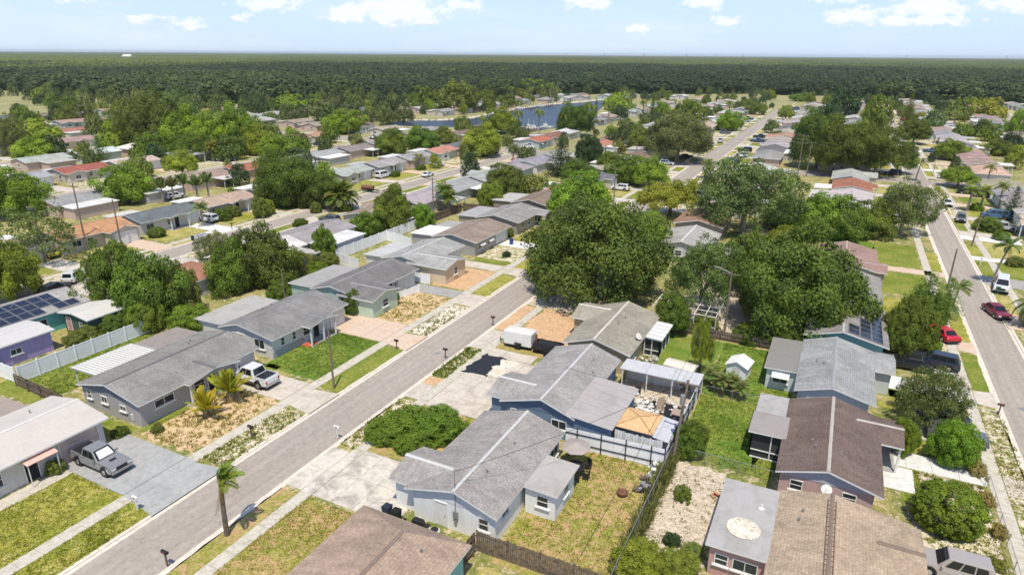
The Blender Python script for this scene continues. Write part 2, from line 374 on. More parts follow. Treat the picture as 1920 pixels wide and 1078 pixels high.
def rect(x0, x1, y0, y1): return [(x0, y0), (x1, y0), (x1, y1), (x0, y1)]
def wobble(x0, x1, y0, y1, a=.15, step=.8, seed=1):
    r = random.Random(seed); pts = []
    for (ax, ay), (bx, by) in (((x0, y0), (x1, y0)), ((x1, y0), (x1, y1)), ((x1, y1), (x0, y1)), ((x0, y1), (x0, y0))):
        n = max(1, int(math.hypot(bx - ax, by - ay) / step))
        for k in range(n):
            t_ = k / n; pts.append((ax + (bx - ax) * t_ + r.uniform(-a, a), ay + (by - ay) * t_ + r.uniform(-a, a)))
    return pts

# ------------------------------------------------------------------ ground, streets, walks
GZ = -0.10
def pond(pts):    # the river outline
    return pts
mb = MB(); mb.poly([(-9000, -400, GZ), (9000, -400, GZ), (14000, 16000, GZ), (-16000, 16000, GZ)]); o = struct('ground', mb, 'ground')
STREETS = {'left': -101.5, 'main': -39.25, 'right': 20.6, 'farright': 84.0, 'third': -167.0, 'farright2': 147.0, 'fourth': -232.0}
CX0, CX1 = 209.5, 218.5      # the cross street (y)
def road(name, x, y0, y1, w=5.9, label=None):
    mb = MB(); mb.prism(rect(x - w / 2, x + w / 2, y0, y1), GZ - .1, GZ + .012); struct('road', mb, 'road')
for nm, x in STREETS.items():
    wd = {'main': 5.9, 'right': 5.0}.get(nm, 5.8)
    road(nm, x, -20, CX0, wd)
    if nm not in ('left', 'third', 'fourth'): road(nm, x, CX1, 585 if nm != 'main' else 470, wd)
mb = MB(); mb.prism(rect(-420, 260, CX0, CX1), GZ - .1, GZ + .012); struct('road', mb, 'road')
# town blocks: yard level slabs between the streets, with kerbs along the road sides
XS = sorted(STREETS.values())
def edge(x, side):
    nm = [k for k, v in STREETS.items() if v == x][0]; w = {'main': 5.9, 'right': 5.0}.get(nm, 5.8) / 2
    return x + side * w
blocks = []
for i in range(len(XS) - 1): blocks.append((edge(XS[i], 1), edge(XS[i + 1], -1)))
blocks.append((-300, edge(XS[0], -1))); blocks.append((edge(XS[-1], 1), 215))
for a, b in blocks:
    mb = MB(); mb.prism(rect(a + .3, b - .3, -20, CX0 - .3), -.3, 0); struct('yard', mb, 'yard')
    mb = MB(); mb.box(a, a + .3, -20, CX0, -.3, .012); mb.box(b - .3, b, -20, CX0, -.3, .012); struct('kerb', mb, 'kerb')
    # gutter pan beside each kerb
    mb = MB(); mb.box(a - .35, a, -20, CX0, GZ - .05, GZ + .03); mb.box(b, b + .35, -20, CX0, GZ - .05, GZ + .03); struct('gutter', mb, 'kerb')
for a, b in [(edge(-39.25, 1), edge(20.6, -1)), (edge(20.6, 1), edge(84, -1)), (edge(84, 1), edge(147, -1)), (edge(147, 1), 215)]:
    mb = MB(); mb.prism(rect(a + .3, b - .3, CX1 + .3, 590), -.3, 0); struct('yard', mb, 'yard')
    mb = MB(); mb.box(a, a + .3, CX1, 590, -.3, .012); mb.box(b - .3, b, CX1, 590, -.3, .012); struct('kerb', mb, 'kerb')
RIVER = [(-206, 266), (-190, 264), (-165, 272), (-134, 268), (-125, 278), (-122, 300), (-129, 350), (-141, 405), (-154, 455), (-166, 500), (-172, 490), (-176, 462), (-186, 430), (-188, 395), (-187, 360), (-184, 332), (-182, 312), (-190, 296), (-206, 286)]
mb = MB(); mb.prism(RIVER, GZ - .3, GZ + .02); struct('river', mb, 'water')
# rubble bank along the far shore
mb = MB(); r = random.Random(5)
for k in range(9, len(RIVER) - 1):
    a, b = RIVER[k], RIVER[k + 1]; n = int(math.dist(a, b) / 1.6)
    for j in range(n):
        t_ = j / n; x = a[0] + (b[0] - a[0]) * t_ + r.uniform(-.8, .8); y = a[1] + (b[1] - a[1]) * t_ + r.uniform(-.8, .8); q = r.uniform(.5, 1.2)
        mb.hull([(x - q, y - q * .7, -.2), (x + q, y - q * .6, -.2), (x + q * .8, y + q, -.2), (x - q * .7, y + q * .8, -.2)], [(x - q * .4, y - q * .3, q * .6), (x + q * .4, y - q * .4, q * .5), (x + q * .4, y + q * .4, q * .7), (x - q * .3, y + q * .4, q * .55)])
tag(mb.build('shore_rocks', 'kerb'), 'grey rubble stones edging the far shore of the river', 'rocks', kind='stuff')

def walkway(x0, x1, y0, ynear, y1, z=.03, mat='walk'):
    """pavement: slabs one by one near the camera, one long strip with grooves beyond"""
    base = MB(); base.box(x0 + .02, x1 - .02, y0, ynear, -.05, z - .02); root = struct('sidewalk', base, 'joint')
    y = y0
    while y < ynear:
        ubox('slab', x0, x1, y, y + 1.47, -.04, z + rnd.uniform(-.004, .004), mat, root); y += 1.5
    if y1 > ynear:
        mb = MB(); mb.box(x0, x1, ynear, y1, -.05, z); struct('sidewalk', mb, mat)
walkway(-46.4, -45.2, 12, 96, CX0 - 1)
walkway(-34.4, -33.3, 18, 75, CX0 - 1)
walkway(15.1, 16.2, 42, 96, CX0 - 1)
walkway(25.3, 26.4, 90, 150, CX0 - 1)
for x in (-97 + 1.2, -107, -107 - 54.5, -173, ): 
    mb = MB(); mb.box(x, x + 1.1, 20, CX0 - 1, -.05, .03); struct('sidewalk', mb, 'walk')
for x in (-45.8, -33.6, 14.8, 25.6, 78, 89, 141, 152):
    mb = MB(); mb.box(x, x + 1.1, (CX1 + 1) if x < 70 else 60, 470 if x < -30 else 585, -.05, .03); struct('sidewalk', mb, 'walk')

def driveway(x0, x1, y0, y1, nx, ny, mat, z=.045, skew=0.0):
    """concrete drive of separate slabs with dark joints"""
    base = MB(); base.box(x0 + .02, x1 - .02, y0 + .02, y1 - .02, -.05, z - .012); root = struct('driveway', base, 'joint')
    xs = [x0 + (x1 - x0) * i / nx for i in range(nx + 1)]; ys = [y0 + (y1 - y0) * i / ny for i in range(ny + 1)]
    for i in range(nx):
        for j in range(ny):
            ubox('slab', xs[i] + .015, xs[i + 1] - .015, ys[j] + .015, ys[j + 1] - .015, -.04, z + rnd.uniform(-.006, .006), mat, root)
    return root
def apron(x0, x1, y0, y1, fl, side, mat, z=.035):
    """flared drive mouth between pavement and road"""
    pts = [(x0, y0 - (fl if side < 0 else 0)), (x1, y0 - (fl if side > 0 else 0)), (x1, y1 + (fl if side > 0 else 0)), (x0, y1 + (fl if side < 0 else 0))]
    mb = MB(); mb.prism(pts, -.25, z); return struct('driveway_apron', mb, mat)
def lawn(x0, x1, y0, y1, mat, z=.012, a=.12, step=.9, seed=None):
    mb = MB(); mb.prism(wobble(x0, x1, y0, y1, a, step, seed or int(abs(x0 * 7 + y0 * 13))), -.04, z); return struct('lawn', mb, mat)

# ------------------------------------------------------------------ houses
HOUSES = []
def window(root, side, pos, along, w, h, z, frame='white', glass_='glass', sill=True, parts=2, awn=None, ps=1):
    """side: +x / -x / +y / -y outward normal, pos: wall plane coordinate (local), along: centre along the wall"""
    sx = {'+x': (1, 0), '-x': (-1, 0), '+y': (0, 1), '-y': (0, -1)}[side]
    def T(a, out, zz):   # along, outward, z
        return (pos + sx[0] * out, a, zz) if sx[0] else (a, pos + sx[1] * out, zz)
    def bx(m, a0, a1, o0, o1, z0, z1, k=0):
        p, q = T(a0, o0, z0), T(a1, o1, z1); m.box(min(p[0], q[0]), max(p[0], q[0]), min(p[1], q[1]), max(p[1], q[1]), z0, z1, k)
    f = MB(); t_ = .07
    bx(f, along - w / 2, along + w / 2, -.02, .07, z, z + t_); bx(f, along - w / 2, along + w / 2, -.02, .07, z + h - t_, z + h)
    bx(f, along - w / 2, along - w / 2 + t_, -.02, .068, z + t_, z + h - t_); bx(f, along + w / 2 - t_, along + w / 2, -.02, .068, z + t_, z + h - t_)
    for k in range(1, parts): 
        if w > h * 1.2: a = along - w / 2 + w * k / parts; bx(f, a - .025, a + .025, -.01, .06, z + t_, z + h - t_)
        else: zz = z + h * k / parts; bx(f, along - w / 2 + t_, along + w / 2 - t_, -.01, .06, zz - .025, zz + .025)
    if sill: bx(f, along - w / 2 - .1, along + w / 2 + .1, -.02, .16, z - .1, z - .002)
    fo = f.build('window', frame, root)
    g = MB(); bx(g, along - w / 2 + t_, along + w / 2 - t_, -.01, .028, z + t_, z + h - t_); g.build('pane', glass_, fo)
    if awn:
        a_ = MB(); n = 5
        p0, p1 = T(along - w / 2 - .1, .05, z + h + .12), T(along + w / 2 + .1, .05, z + h + .12); q1, q0 = T(along + w / 2 + .1, .75, z + h - .35), T(along - w / 2 - .1, .75, z + h - .35)
        a_.hull([tuple(np.subtract(v, (0, 0, .04))) for v in (p0, p1, q1, q0)], [p0, p1, q1, q0]); a_.build('awning', awn, fo)
    return fo
def door(root, side, pos, along, w=.95, h=2.05, mat='white', garage=False, z=.05):
    sx = {'+x': (1, 0), '-x': (-1, 0), '+y': (0, 1), '-y': (0, -1)}[side]
    def bx(m, a0, a1, o0, o1, z0, z1):
        if sx[0]: m.box(pos + sx[0] * o0, pos + sx[0] * o1, a0, a1, z0, z1)
        else: m.box(a0, a1, pos + sx[1] * o0, pos + sx[1] * o1, z0, z1)
    f = MB(); bx(f, along - w / 2 - .08, along - w / 2, -.02, .08, z, z + h); bx(f, along + w / 2, along + w / 2 + .08, -.02, .08, z, z + h); bx(f, along - w / 2 - .08, along + w / 2 + .08, -.02, .078, z + h, z + h + .09)
    nm = 'garage_door' if garage else 'door'
    fo = f.build(nm, 'white', root)
    n = 4 if garage else 1
    for k in range(n):
        g = MB(); bx(g, along - w / 2, along + w / 2, -.02, .035, z + h * k / n + .012, z + h * (k + 1) / n - .012); p = g.build('door_panel', mat if isinstance(mat, str) else 'objc', fo, None if isinstance(mat, str) else mat)
    if not garage:
        g = MB(); bx(g, along + w / 2 - .14, along + w / 2 - .08, .035, .1, z + 1, z + 1.06); g.build('handle', 'chrome', fo)
    return fo
def posts(root, pts, z, r=.06, mat='white'):
    for (x, y) in pts:
        m = MB(); m.box(x - r, x + r, y - r, y + r, 0, z); m.build('post', mat, root)
TH = .15
def house(label, short, s, xf, xr, y0, y1, rise, roof, wall, xm=None, e=2.6, wings=(), flats=(), wins=(), garage=None, doors=(), hip=(0, 0), cap=None, group=None, bare=False, gable=None, base=None, rmat='shingle', ov=.6, back=None):
    """single-storey house in world coordinates; s: +1 front faces +x, -1 front faces -x"""
    cx, cyy = (xf + xr) / 2, (y0 + y1) / 2
    root = empty('house', (cx, cyy, 0), 0, label, 'house', group)
    HOUSES.append((cx, cyy, short))
    X = lambda x: x - cx
    Y = lambda y: y - cyy
    xm = (xf + xr) / 2 if xm is None else xm
    zr = e + rise; sl_f = rise / abs(xf - xm); sl_r = rise / abs(xm - xr)
    # roof
    mb = MB()
    if hip[0] or hip[1]:
        a, b = y0 + hip[0], y1 - hip[1]
        P = lambda x, y, z: (X(x), Y(y), z)
        f0, f1, r0, r1, m0, m1 = P(xf, y0, e), P(xf, y1, e), P(xr, y0, e), P(xr, y1, e), P(xm, a, zr), P(xm, b, zr)
        mb.poly([f0, f1, m1, m0]); mb.poly([r1, r0, m0, m1]); mb.poly([r0, f0, m0], 1 if 0 else 0); mb.poly([f1, r1, m1])
        bx_ = [P(xf, y0, e), P(xf, y1, e), P(xr, y1, e), P(xr, y0, e)]
        mb.hull([(x, y, z - .17) for x, y, z in bx_], [(x, y, z - .004) for x, y, z in bx_], 1)
    else:
        prof = [(X(xr), e - TH), (X(xr), e), (X(xm), zr), (X(xf), e), (X(xf), e - TH), (X(xm), zr - TH)]
        i0 = len(mb.v); mb.extr_y(prof, Y(y0), Y(y1))
        # faces: side k of the profile between k and k+1; only 1,2 are shingled
        mb.m = [1, 0, 0, 1, 1, 1, 1, 1][:len(mb.f)]
    rf = mb.build('roof', [rmat, 'white'], root, roof)
    cm = MB(); ca, cb = y0 + hip[0], y1 - hip[1]
    cw, chh = .13, .04
    cm.extr_y([(X(xm) - cw, zr - cw * sl_f + .012), (X(xm) - cw, zr - cw * sl_f + chh), (X(xm), zr + chh + .015), (X(xm) + cw, zr - cw * sl_f + chh), (X(xm) + cw, zr - cw * sl_f + .012), (X(xm), zr - .02)], Y(ca) + .0, Y(cb) - .0)
    cm.build('ridge_cap', 'objc', rf, cap or tuple(c * .8 for c in roof))
    # body
    wf, wr = xf - s * ov, xr + s * ov * .6; gi = .38
    zf = e - TH + ov * sl_f - .01; zb = e - TH + ov * .6 * sl_r - .01
    mb = MB()
    if hip[0] or hip[1]: mb.box(X(wf), X(wr), Y(y0 + .5), Y(y1 - .5), -.1, e - .16)
    else:
        mb.extr_y([(X(wr), -.1), (X(wf), -.1), (X(wf), zf), (X(xm), zr - TH - .012), (X(wr), zb)], Y(y0 + gi), Y(y1 - gi))
    w_ = mb.build('wall', 'wall', root, wall)
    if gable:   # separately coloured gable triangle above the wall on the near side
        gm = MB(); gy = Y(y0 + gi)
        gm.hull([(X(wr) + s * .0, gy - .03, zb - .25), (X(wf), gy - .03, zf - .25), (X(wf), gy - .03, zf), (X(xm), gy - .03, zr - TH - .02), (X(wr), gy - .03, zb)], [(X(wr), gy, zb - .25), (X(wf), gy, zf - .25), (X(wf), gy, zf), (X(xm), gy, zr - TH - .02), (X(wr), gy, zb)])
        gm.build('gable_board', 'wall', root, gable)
    FX = '+x' if s > 0 else '-x'; RX = '-x' if s > 0 else '+x'
    fpos, rpos, npos, spos = X(wf), X(wr), Y(y1 - gi), Y(y0 + gi)
    if base:
        bmm = MB(); bmm.box(fpos, fpos + s * .06, Y(base[0]), Y(base[1]), -.1, .85); bmm.build('wainscot', 'wall', root, base[2])
    for wg in wings:
        ya, yb, xe, rs = wg['y0'], wg['y1'], wg['x'], wg['rise']
        ym = wg.get('ym', (ya + yb) / 2); zz = e + .012; run = rs / sl_f; xin = xf - s * min(run, abs(xf - xm) - .1)
        prof = [(Y(ya), zz - TH), (Y(ya), zz), (Y(ym), zz + rs), (Y(yb), zz), (Y(yb), zz - TH), (Y(ym), zz + rs - TH)]
        m = MB(); m.extr_x(prof, X(xe), X(xin)); m.m = [1, 0, 0, 1, 1, 1, 1, 1]
        wr_ = m.build('wing_roof', ['shingle_x' if rmat == 'shingle' else rmat, 'white'], root, wg.get('roof', roof))
        c2 = MB(); sl = rs / ((yb - ya) / 2)
        c2.extr_x([(Y(ym) - .18, zz + rs - .18 * sl + .01), (Y(ym) - .18, zz + rs - .18 * sl + .04), (Y(ym), zz + rs + .06), (Y(ym) + .18, zz + rs - .18 * sl + .04), (Y(ym) + .18, zz + rs - .18 * sl + .01), (Y(ym), zz + rs - .02)], X(xe), X(xin))
        c2.build('ridge_cap', 'objc', wr_, cap or tuple(c * .85 for c in roof))
        if wg.get('kind', 'room') == 'room':
            m = MB(); i_ = .4; zl = zz - TH + i_ * rs / (ym - ya) - .01; zr2 = zz - TH + i_ * rs / (yb - ym) - .01
            m.extr_x([(Y(ya + i_), -.1), (Y(yb - i_), -.1), (Y(yb - i_), zr2), (Y(ym), zz + rs - TH - .012), (Y(ya + i_), zl)], X(xe - s * .35), fpos - s * .05)
            m.build('wall', 'wall', root, wg.get('wall', wall))
            if wg.get('win'): window(root, FX, X(xe - s * .35), Y(ym + wg.get('off', 0)), *wg['win'])
            if wg.get('garage'): door(root, FX, X(xe - s * .35), Y(ym), wg['garage'], 2.15, wg.get('gcol', 'white'), True)
        else:
            px = X(xe - s * .25)
            posts(root, [(px, Y(ya + .3)), (px, Y(yb - .3))] + ([(px, Y(ym))] if wg.get('mid') else []), zz - TH, .08)
            m = MB(); m.box(px, fpos + s * .002, Y(ya + .2), Y(yb - .2), -.05, .1); m.build('porch_floor', 'concrete_grey', root)
            if wg.get('screen'):
                m = MB(); m.box(px, px - s * .03, Y(ya + .3), Y(yb - .3), .1, 2.3); m.build('screen', 'screen', root)
            m = MB(); m.extr_x([(Y(ya + .5), zz - TH), (Y(yb - .5), zz - TH), (Y(ym), zz + rs - TH - .12)], px, px + s * .05); m.build('gable_board', 'wall', root, wall)
            door(root, FX, fpos, Y(ym + .4), .95, 2.05, wg.get('door', 'dark')); window(root, FX, fpos, Y(ym - 1.1), 1.3, 1.2, .9)
    for fl in flats:
        xa, xb, ya, yb, z = fl['r']; drop = fl.get('drop', .12)
        x0_, x1_ = sorted((xa, xb)); hi, lo = (z, z - drop)
        zl, zh = (hi, lo) if fl.get('flip') else (lo, hi)
        if s < 0: zl, zh = zh, zl
        m = MB(); m.hull([(X(x0_), Y(ya), zl - .13), (X(x1_), Y(ya), zh - .13), (X(x1_), Y(yb), zh - .13), (X(x0_), Y(yb), zl - .13)], [(X(x0_), Y(ya), zl), (X(x1_), Y(ya), zh), (X(x1_), Y(yb), zh), (X(x0_), Y(yb), zl)], 1, True, 0)
        fo = m.build('flat_roof', [fl.get('mat', 'flat'), 'white'], root, fl['col'])
        if fl.get('ribs'):
            n = fl['ribs']
            for k in range(n + 1):
                yy = Y(ya) + (yb - ya) * k / n; q = MB(); q.hull([(X(x0_), yy - .04, zl - .01), (X(x1_), yy - .04, zh - .01), (X(x1_), yy + .04, zh - .01), (X(x0_), yy + .04, zl - .01)], [(X(x0_), yy - .03, zl + .06), (X(x1_), yy - .03, zh + .06), (X(x1_), yy + .03, zh + .06), (X(x0_), yy + .03, zl + .06)]); q.build('rib', 'objc', fo, tuple(c * fl.get('ribc', .9) for c in fl['col']))
        if fl.get('seams'):
            for k in range(1, fl['seams']):
                yy = Y(ya) + (yb - ya) * k / fl['seams']; q = MB(); q.hull([(X(x0_), yy - .05, zl - .01), (X(x1_), yy - .05, zh - .01), (X(x1_), yy + .05, zh - .01), (X(x0_), yy + .05, zl - .01)], [(X(x0_), yy - .04, zl + .012), (X(x1_), yy - .04, zh + .012), (X(x1_), yy + .04, zh + .012), (X(x0_), yy + .04, zl + .012)]); q.build('seam', 'objc', fo, tuple(c * .82 for c in fl['col']))
        st = fl.get('style', 'open'); i_ = .3; zz = min(zl, zh) - .13
        ox0, ox1 = X(x0_) + i_, X(x1_) - .05 if not fl.get('free') else X(x1_) - i_
        if s < 0 and not fl.get('free'): ox0, ox1 = X(x0_) + .05, X(x1_) - i_
        if st == 'room':
            m = MB(); m.box(ox0, ox1, Y(ya) + i_, Y(yb) - i_, -.1, zz - .005); m.build('wall', 'wall', root, fl.get('wall', wall))
            outx = ox0 if s > 0 else ox1
            for ww in fl.get('wins', ()):
                if ww[0] == 'r': window(root, RX, outx, Y(ww[1]), *ww[2:])
                else: window(root, '-y', Y(ya) + i_, X(ww[1]), *ww[2:])
        elif st == 'screen':
            m = MB(); m.box(ox0 + .05, ox1 - .05, Y(ya) + i_ + .05, Y(yb) - i_ - .05, .12, zz - .06); m.build('screen', 'screen', root)
            ys_ = np.linspace(Y(ya) + i_, Y(yb) - i_, 4); xs_ = np.linspace(ox0, ox1, 3)
            outx = ox0 if s > 0 else ox1
            for yy in ys_: q = MB(); q.box(outx - .05, outx + .05, yy - .05, yy + .05, 0, zz); q.build('post', 'white', root)
            for xx in xs_: q = MB(); q.box(xx - .05, xx + .05, Y(ya) + i_ - .05, Y(ya) + i_ + .05, 0, zz); q.build('post', 'white', root)
            q = MB(); q.box(ox0, ox1, Y(ya) + i_ - .04, Y(ya) + i_ + .04, .75, .83); q.box(ox0, ox1, Y(ya) + i_ - .04, Y(ya) + i_ + .04, 0, .12); q.build('rail', 'white', root)
        else:
            outx = ox0 if s > 0 else ox1
            posts(root, [(outx, Y(ya) + i_), (outx, Y(yb) - i_), (outx, Y((ya + yb) / 2))], zz, .05)
            if fl.get('free'): posts(root, [(ox0 if s < 0 else ox1, Y(ya) + i_), (ox0 if s < 0 else ox1, Y(yb) - i_)], zz, .05)
    for w in wins:
        sd_, al = w[0], w[1]
        k = {'f': (FX, fpos, Y(al)), 'r': (RX, rpos, Y(al)), 's': ('-y', spos, X(al)), 'n': ('+y', npos, X(al))}[sd_]
        window(root, k[0], k[1], k[2], *w[2:5], **(w[5] if len(w) > 5 else {}))
    for d in doors:
        k = {'f': (FX, fpos, Y(d[1])), 'r': (RX, rpos, Y(d[1])), 's': ('-y', spos, X(d[1]))}[d[0]]
        door(root, k[0], k[1], k[2], *d[2:])
    if garage:
        door(root, FX, fpos, Y((garage[0] + garage[1]) / 2), garage[1] - garage[0], 2.15, garage[2] if len(garage) > 2 else 'white', True)
    if not bare:   # roof vents
        for k in range(2):
            vx = xm - s * rnd.uniform(.6, 2.2); vy = rnd.uniform(y0 + 2, y1 - 2); sl = sl_r; vz = zr - abs(vx - xm) * sl
            v = MB(); v.lathe([(.06, vz - .2), (.06, vz + .25), (.09, vz + .27), (.09, vz + .3)], 8, 0, X(vx), Y(vy)); v.build('roof_vent', 'grey', rf)
    return root

# ------------------------------------------------------------------ the near houses
_house = house
def house(label, short, s, xf, xr, y0, y1, rise, roof, wall, **k):
    gr = max(roof) - min(roof) < .045; f = .70 if gr and sum(roof) > .8 else (.88 if gr else 1.0)
    if k.get('cap'): k['cap'] = tuple(c * .86 for c in k['cap'])
    k['flats'] = [dict(q, col=tuple(c * (.8 if sum(q['col']) < 2.0 else .84) for c in q['col'])) for q in k.get('flats', ())]
    return _house(label, short, s, xf, xr, y0, y1, rise, (roof[0] * f * 1.02, roof[1] * f * .985, roof[2] * f * .95), wall, **k)
SH_GREY = (.335, .335, .325); SH_DARK = (.20, .195, .195); SH_BROWN = (.27, .21, .175); SH_TAN = (.40, .32, .235); SH_LT = (.50, .51, .50)
W4 = (1.0, .9, 1.0)
# left side of the middle street, near to far
house('pale metal-roofed house with pink awning beside the grey pickup truck', 'pale metal-roofed house', 1, -54.1, -62.6, 12, 29, .75, (.53, .505, .47), (.62, .58, .54), xm=-58.3, rmat='flat_clean', cap=(.75, .74, .7),
      wins=[('f', 19.8, 1.5, 1.3, .85), ('f', 16.6, 1.6, 1.2, .9), ('n', -57.5, 1.2, 1.1, 1)], garage=(24.9, 28.1, (.60, .45, .40)), doors=[('f', 22.6, .95, 2.05, 'dark')], base=(12.5, 18.6, (.55, .38, .31)),
      flats=[dict(r=(-67, -62.3, 12, 27, 2.5), col=(.42, .34, .29), style='room')])
aw = empty('awning', (-54.6, 23, 0), 0, 'salmon pink flat awning over the entrance of the pale metal-roofed house', 'awning')
m = MB(); m.hull([(-.1, -1.1, 2.32), (.95, -1.1, 2.02), (.95, 1.3, 2.02), (-.1, 1.3, 2.32)], [(-.1, -1.1, 2.38), (.95, -1.1, 2.08), (.95, 1.3, 2.08), (-.1, 1.3, 2.38)]); m.build('canvas', 'objc', aw, (.72, .42, .34)); posts(aw, [(.85, -1.0), (.85, 1.2)], 2.04, .03)
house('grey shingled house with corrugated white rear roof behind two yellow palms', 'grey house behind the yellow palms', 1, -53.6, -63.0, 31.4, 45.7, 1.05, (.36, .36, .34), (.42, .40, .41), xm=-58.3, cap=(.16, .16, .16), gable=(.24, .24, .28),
      wings=[dict(y0=36.2, y1=42.4, x=-52.9, rise=.55, kind='porch', door='dark')], garage=(42.7, 45.1, (.58, .56, .54)),
      wins=[('s', -61.6, .7, .9, 1.2), ('s', -59.3, .9, .75, 1.25), ('s', -56.6, .9, .6, 1.1), ('s', -55.4, .3, .6, .5, dict(sill=False)), ('f', 34.3, 2.1, .8, 1.2)],
      flats=[dict(r=(-67.6, -62.4, 33.6, 40.2, 2.42), col=(.78, .77, .72), mat='flat_clean', ribs=18, style='open', ribc=.62), dict(r=(-67.0, -62.4, 40.35, 45.6, 2.52), col=(.36, .31, .28), style='room')])
house('grey shingled house with covered porch behind the bright green lawn', 'grey house behind the bright green lawn', 1, -53.7, -62.4, 47.6, 60.6, .95, (.335, .335, .33), (.62, .62, .61), xm=-59.2, cap=(.27, .27, .27), base=(48, 53, (.36, .37, .38)),
      wings=[dict(y0=52.2, y1=57.0, x=-52.4, rise=.42, kind='porch', mid=True, screen=False)], garage=(57.6, 60.1, (.66, .63, .6)), wins=[('f', 49.6, .6, 1.0, 1.1, dict(sill=False)), ('f', 51.4, .6, 1.0, 1.1, dict(sill=False)), ('s', -56.2, 1.6, 1.2, .9), ('s', -59.5, 2.2, 1.4, .8, dict(glass_='offwhite'))],
      flats=[dict(r=(-67.6, -62.0, 48.4, 57.5, 2.5), col=(.52, .50, .46), style='room')])
house('dark grey roofed mint green house beside the gravel garden', 'mint green house', 1, -53.9, -62.2, 62.6, 76.9, .95, (.275, .27, .27), (.42, .55, .48), xm=-58.6, cap=(.34, .34, .33),
      wings=[dict(y0=62.4, y1=68.6, x=-51.3, rise=.7, kind='room', wall=(.50, .60, .46), win=(1.3, 1.1, .9))], garage=(72.3, 76.2, (.68, .68, .66)), doors=[('f', 70.4, .95, 2.05, 'dark')], wins=[('s', -60.2, 1.3, 1.1, 1), ('s', -56.4, 1.4, 1.0, 1.1), ('f', 71.6, .6, 1.0, 1)],
      flats=[dict(r=(-67.0, -61.8, 63.4, 73, 2.5), col=(.44, .43, .41), style='room')])
house('pale grey roofed cream house beside the square of orange gravel', 'cream house by the orange gravel square', 1, -54.2, -62.4, 78.6, 91.0, .85, (.50, .51, .50), (.66, .64, .60), xm=-58.4, cap=(.62, .62, .6),
      wings=[dict(y0=78.2, y1=84.8, x=-50.0, rise=.65, kind='room', wall=(.66, .54, .38), win=(1.0, 1.2, .9))], garage=(87.0, 90.4, (.68, .68, .66)), wins=[('s', -60.3, 1.2, 1.1, 1), ('s', -57, 1.2, 1, 1)],
      flats=[dict(r=(-66.5, -62.0, 79.5, 88, 2.5), col=(.62, .62, .60), style='room')])
house('brown shingled house with white garage door and two cream window awnings', 'brown house with cream awnings', 1, -53.2, -62.4, 93.0, 106.4, .95, (.29, .235, .195), (.40, .39, .38), xm=-58.2, cap=(.24, .2, .17),
      garage=(101.2, 105.2, (.60, .60, .58)), wins=[('f', 95.5, 1.5, 1.1, .9, dict(awn='offwhite')), ('f', 98.6, 1.4, 1.1, .9, dict(awn='offwhite')), ('s', -59, 1.4, 1.1, 1)],
      flats=[dict(r=(-67.6, -62.0, 94, 100.5, 2.5), col=(.80, .79, .76), style='room', mat='flat_clean'), dict(r=(-66.5, -62, 100.6, 105, 2.48), col=(.45, .44, .42), style='open')])
house('grey roofed taupe house just before the big dark oak', 'taupe house before the big oak', 1, -53.0, -62.6, 109.0, 121.6, .95, (.40, .40, .385), (.36, .32, .27), xm=-58.4, cap=(.5, .5, .48),
      wings=[dict(y0=117.0, y1=121.6, x=-51.0, rise=.5, kind='porch')], wins=[('s', -56, 1.1, 1, 1), ('f', 112, 1.6, 1.1, .9), ('f', 115, 1.2, 1.1, .9)],
      flats=[dict(r=(-67.4, -62.0, 110, 119, 2.5), col=(.46, .45, .44), style='room')])
house('brown shingled house whose grey flat rear roof meets a wooden fence', 'brown house behind the bright tree', 1, -53.5, -62.6, 124.6, 137.4, 1.05, (.24, .19, .155), (.30, .24, .2), xm=-58.2,
      wins=[('s', -59.5, 1.2, 1, 1)], flats=[dict(r=(-68.0, -62.0, 126, 135, 2.5), col=(.56, .55, .53), style='room')])
# right side of the middle street
def hs(*a, **k): return house(*a, **k)
hs('brown hip-roofed house with teal wall at the bottom edge of the view', 'brown hip-roofed house', -1, -26.6, -17.7, 14.0, 29.8, 1.75, (.37, .285, .225), (.25, .47, .48), xm=-21.2, hip=(2.5, 2.7), cap=(.26, .19, .15), wins=[('r', 26, 1.2, 1.1, 1)])
C = hs('white walled house with pale grey L-shaped roof and patio table behind it', 'white L-roofed house', -1, -25.2, -17.35, 32.7, 45.2, 1.15, (.46, .44, .42), (.80, .80, .80), xm=-20.9, cap=(.60, .59, .57), gable=(.70, .71, .75),
      wings=[dict(y0=33.12, y1=37.9, x=-26.9, rise=.72, kind='room', ym=35.5)], wins=[('s', -18.6, .85, 1.05, .95, dict(sill=True)), ('r', 34.6, 1.1, .6, 1.5), ('r', 43.6, 1.6, 1.1, .9)],
      doors=[('s', -22.2, .95, 2.05)], flats=[dict(r=(-14.6, -17.4, 37.0, 41.5, 2.58), col=(.52, .48, .44), drop=.1, style='room', wins=[('r', 39.4, 1.0, .9, 1.0), ('s', -15.9, 1.0, 1.0, .95)])])
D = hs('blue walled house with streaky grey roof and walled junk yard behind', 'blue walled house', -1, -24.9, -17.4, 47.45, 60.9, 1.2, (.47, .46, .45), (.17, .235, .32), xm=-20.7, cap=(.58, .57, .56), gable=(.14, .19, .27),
      wings=[dict(y0=47.9, y1=53.2, x=-26.5, rise=.7, kind='room')], wins=[('s', -19.0, 1.5, .9, 1.0), ('s', -23.6, .6, .5, 1.4), ('r', 58, 1.4, 1, 1)],
      flats=[dict(r=(-13.9, -18.3, 47.5, 55.6, 2.93), col=(.50, .455, .44), drop=.36, style='room', seams=6, wall=(.16, .225, .31))])
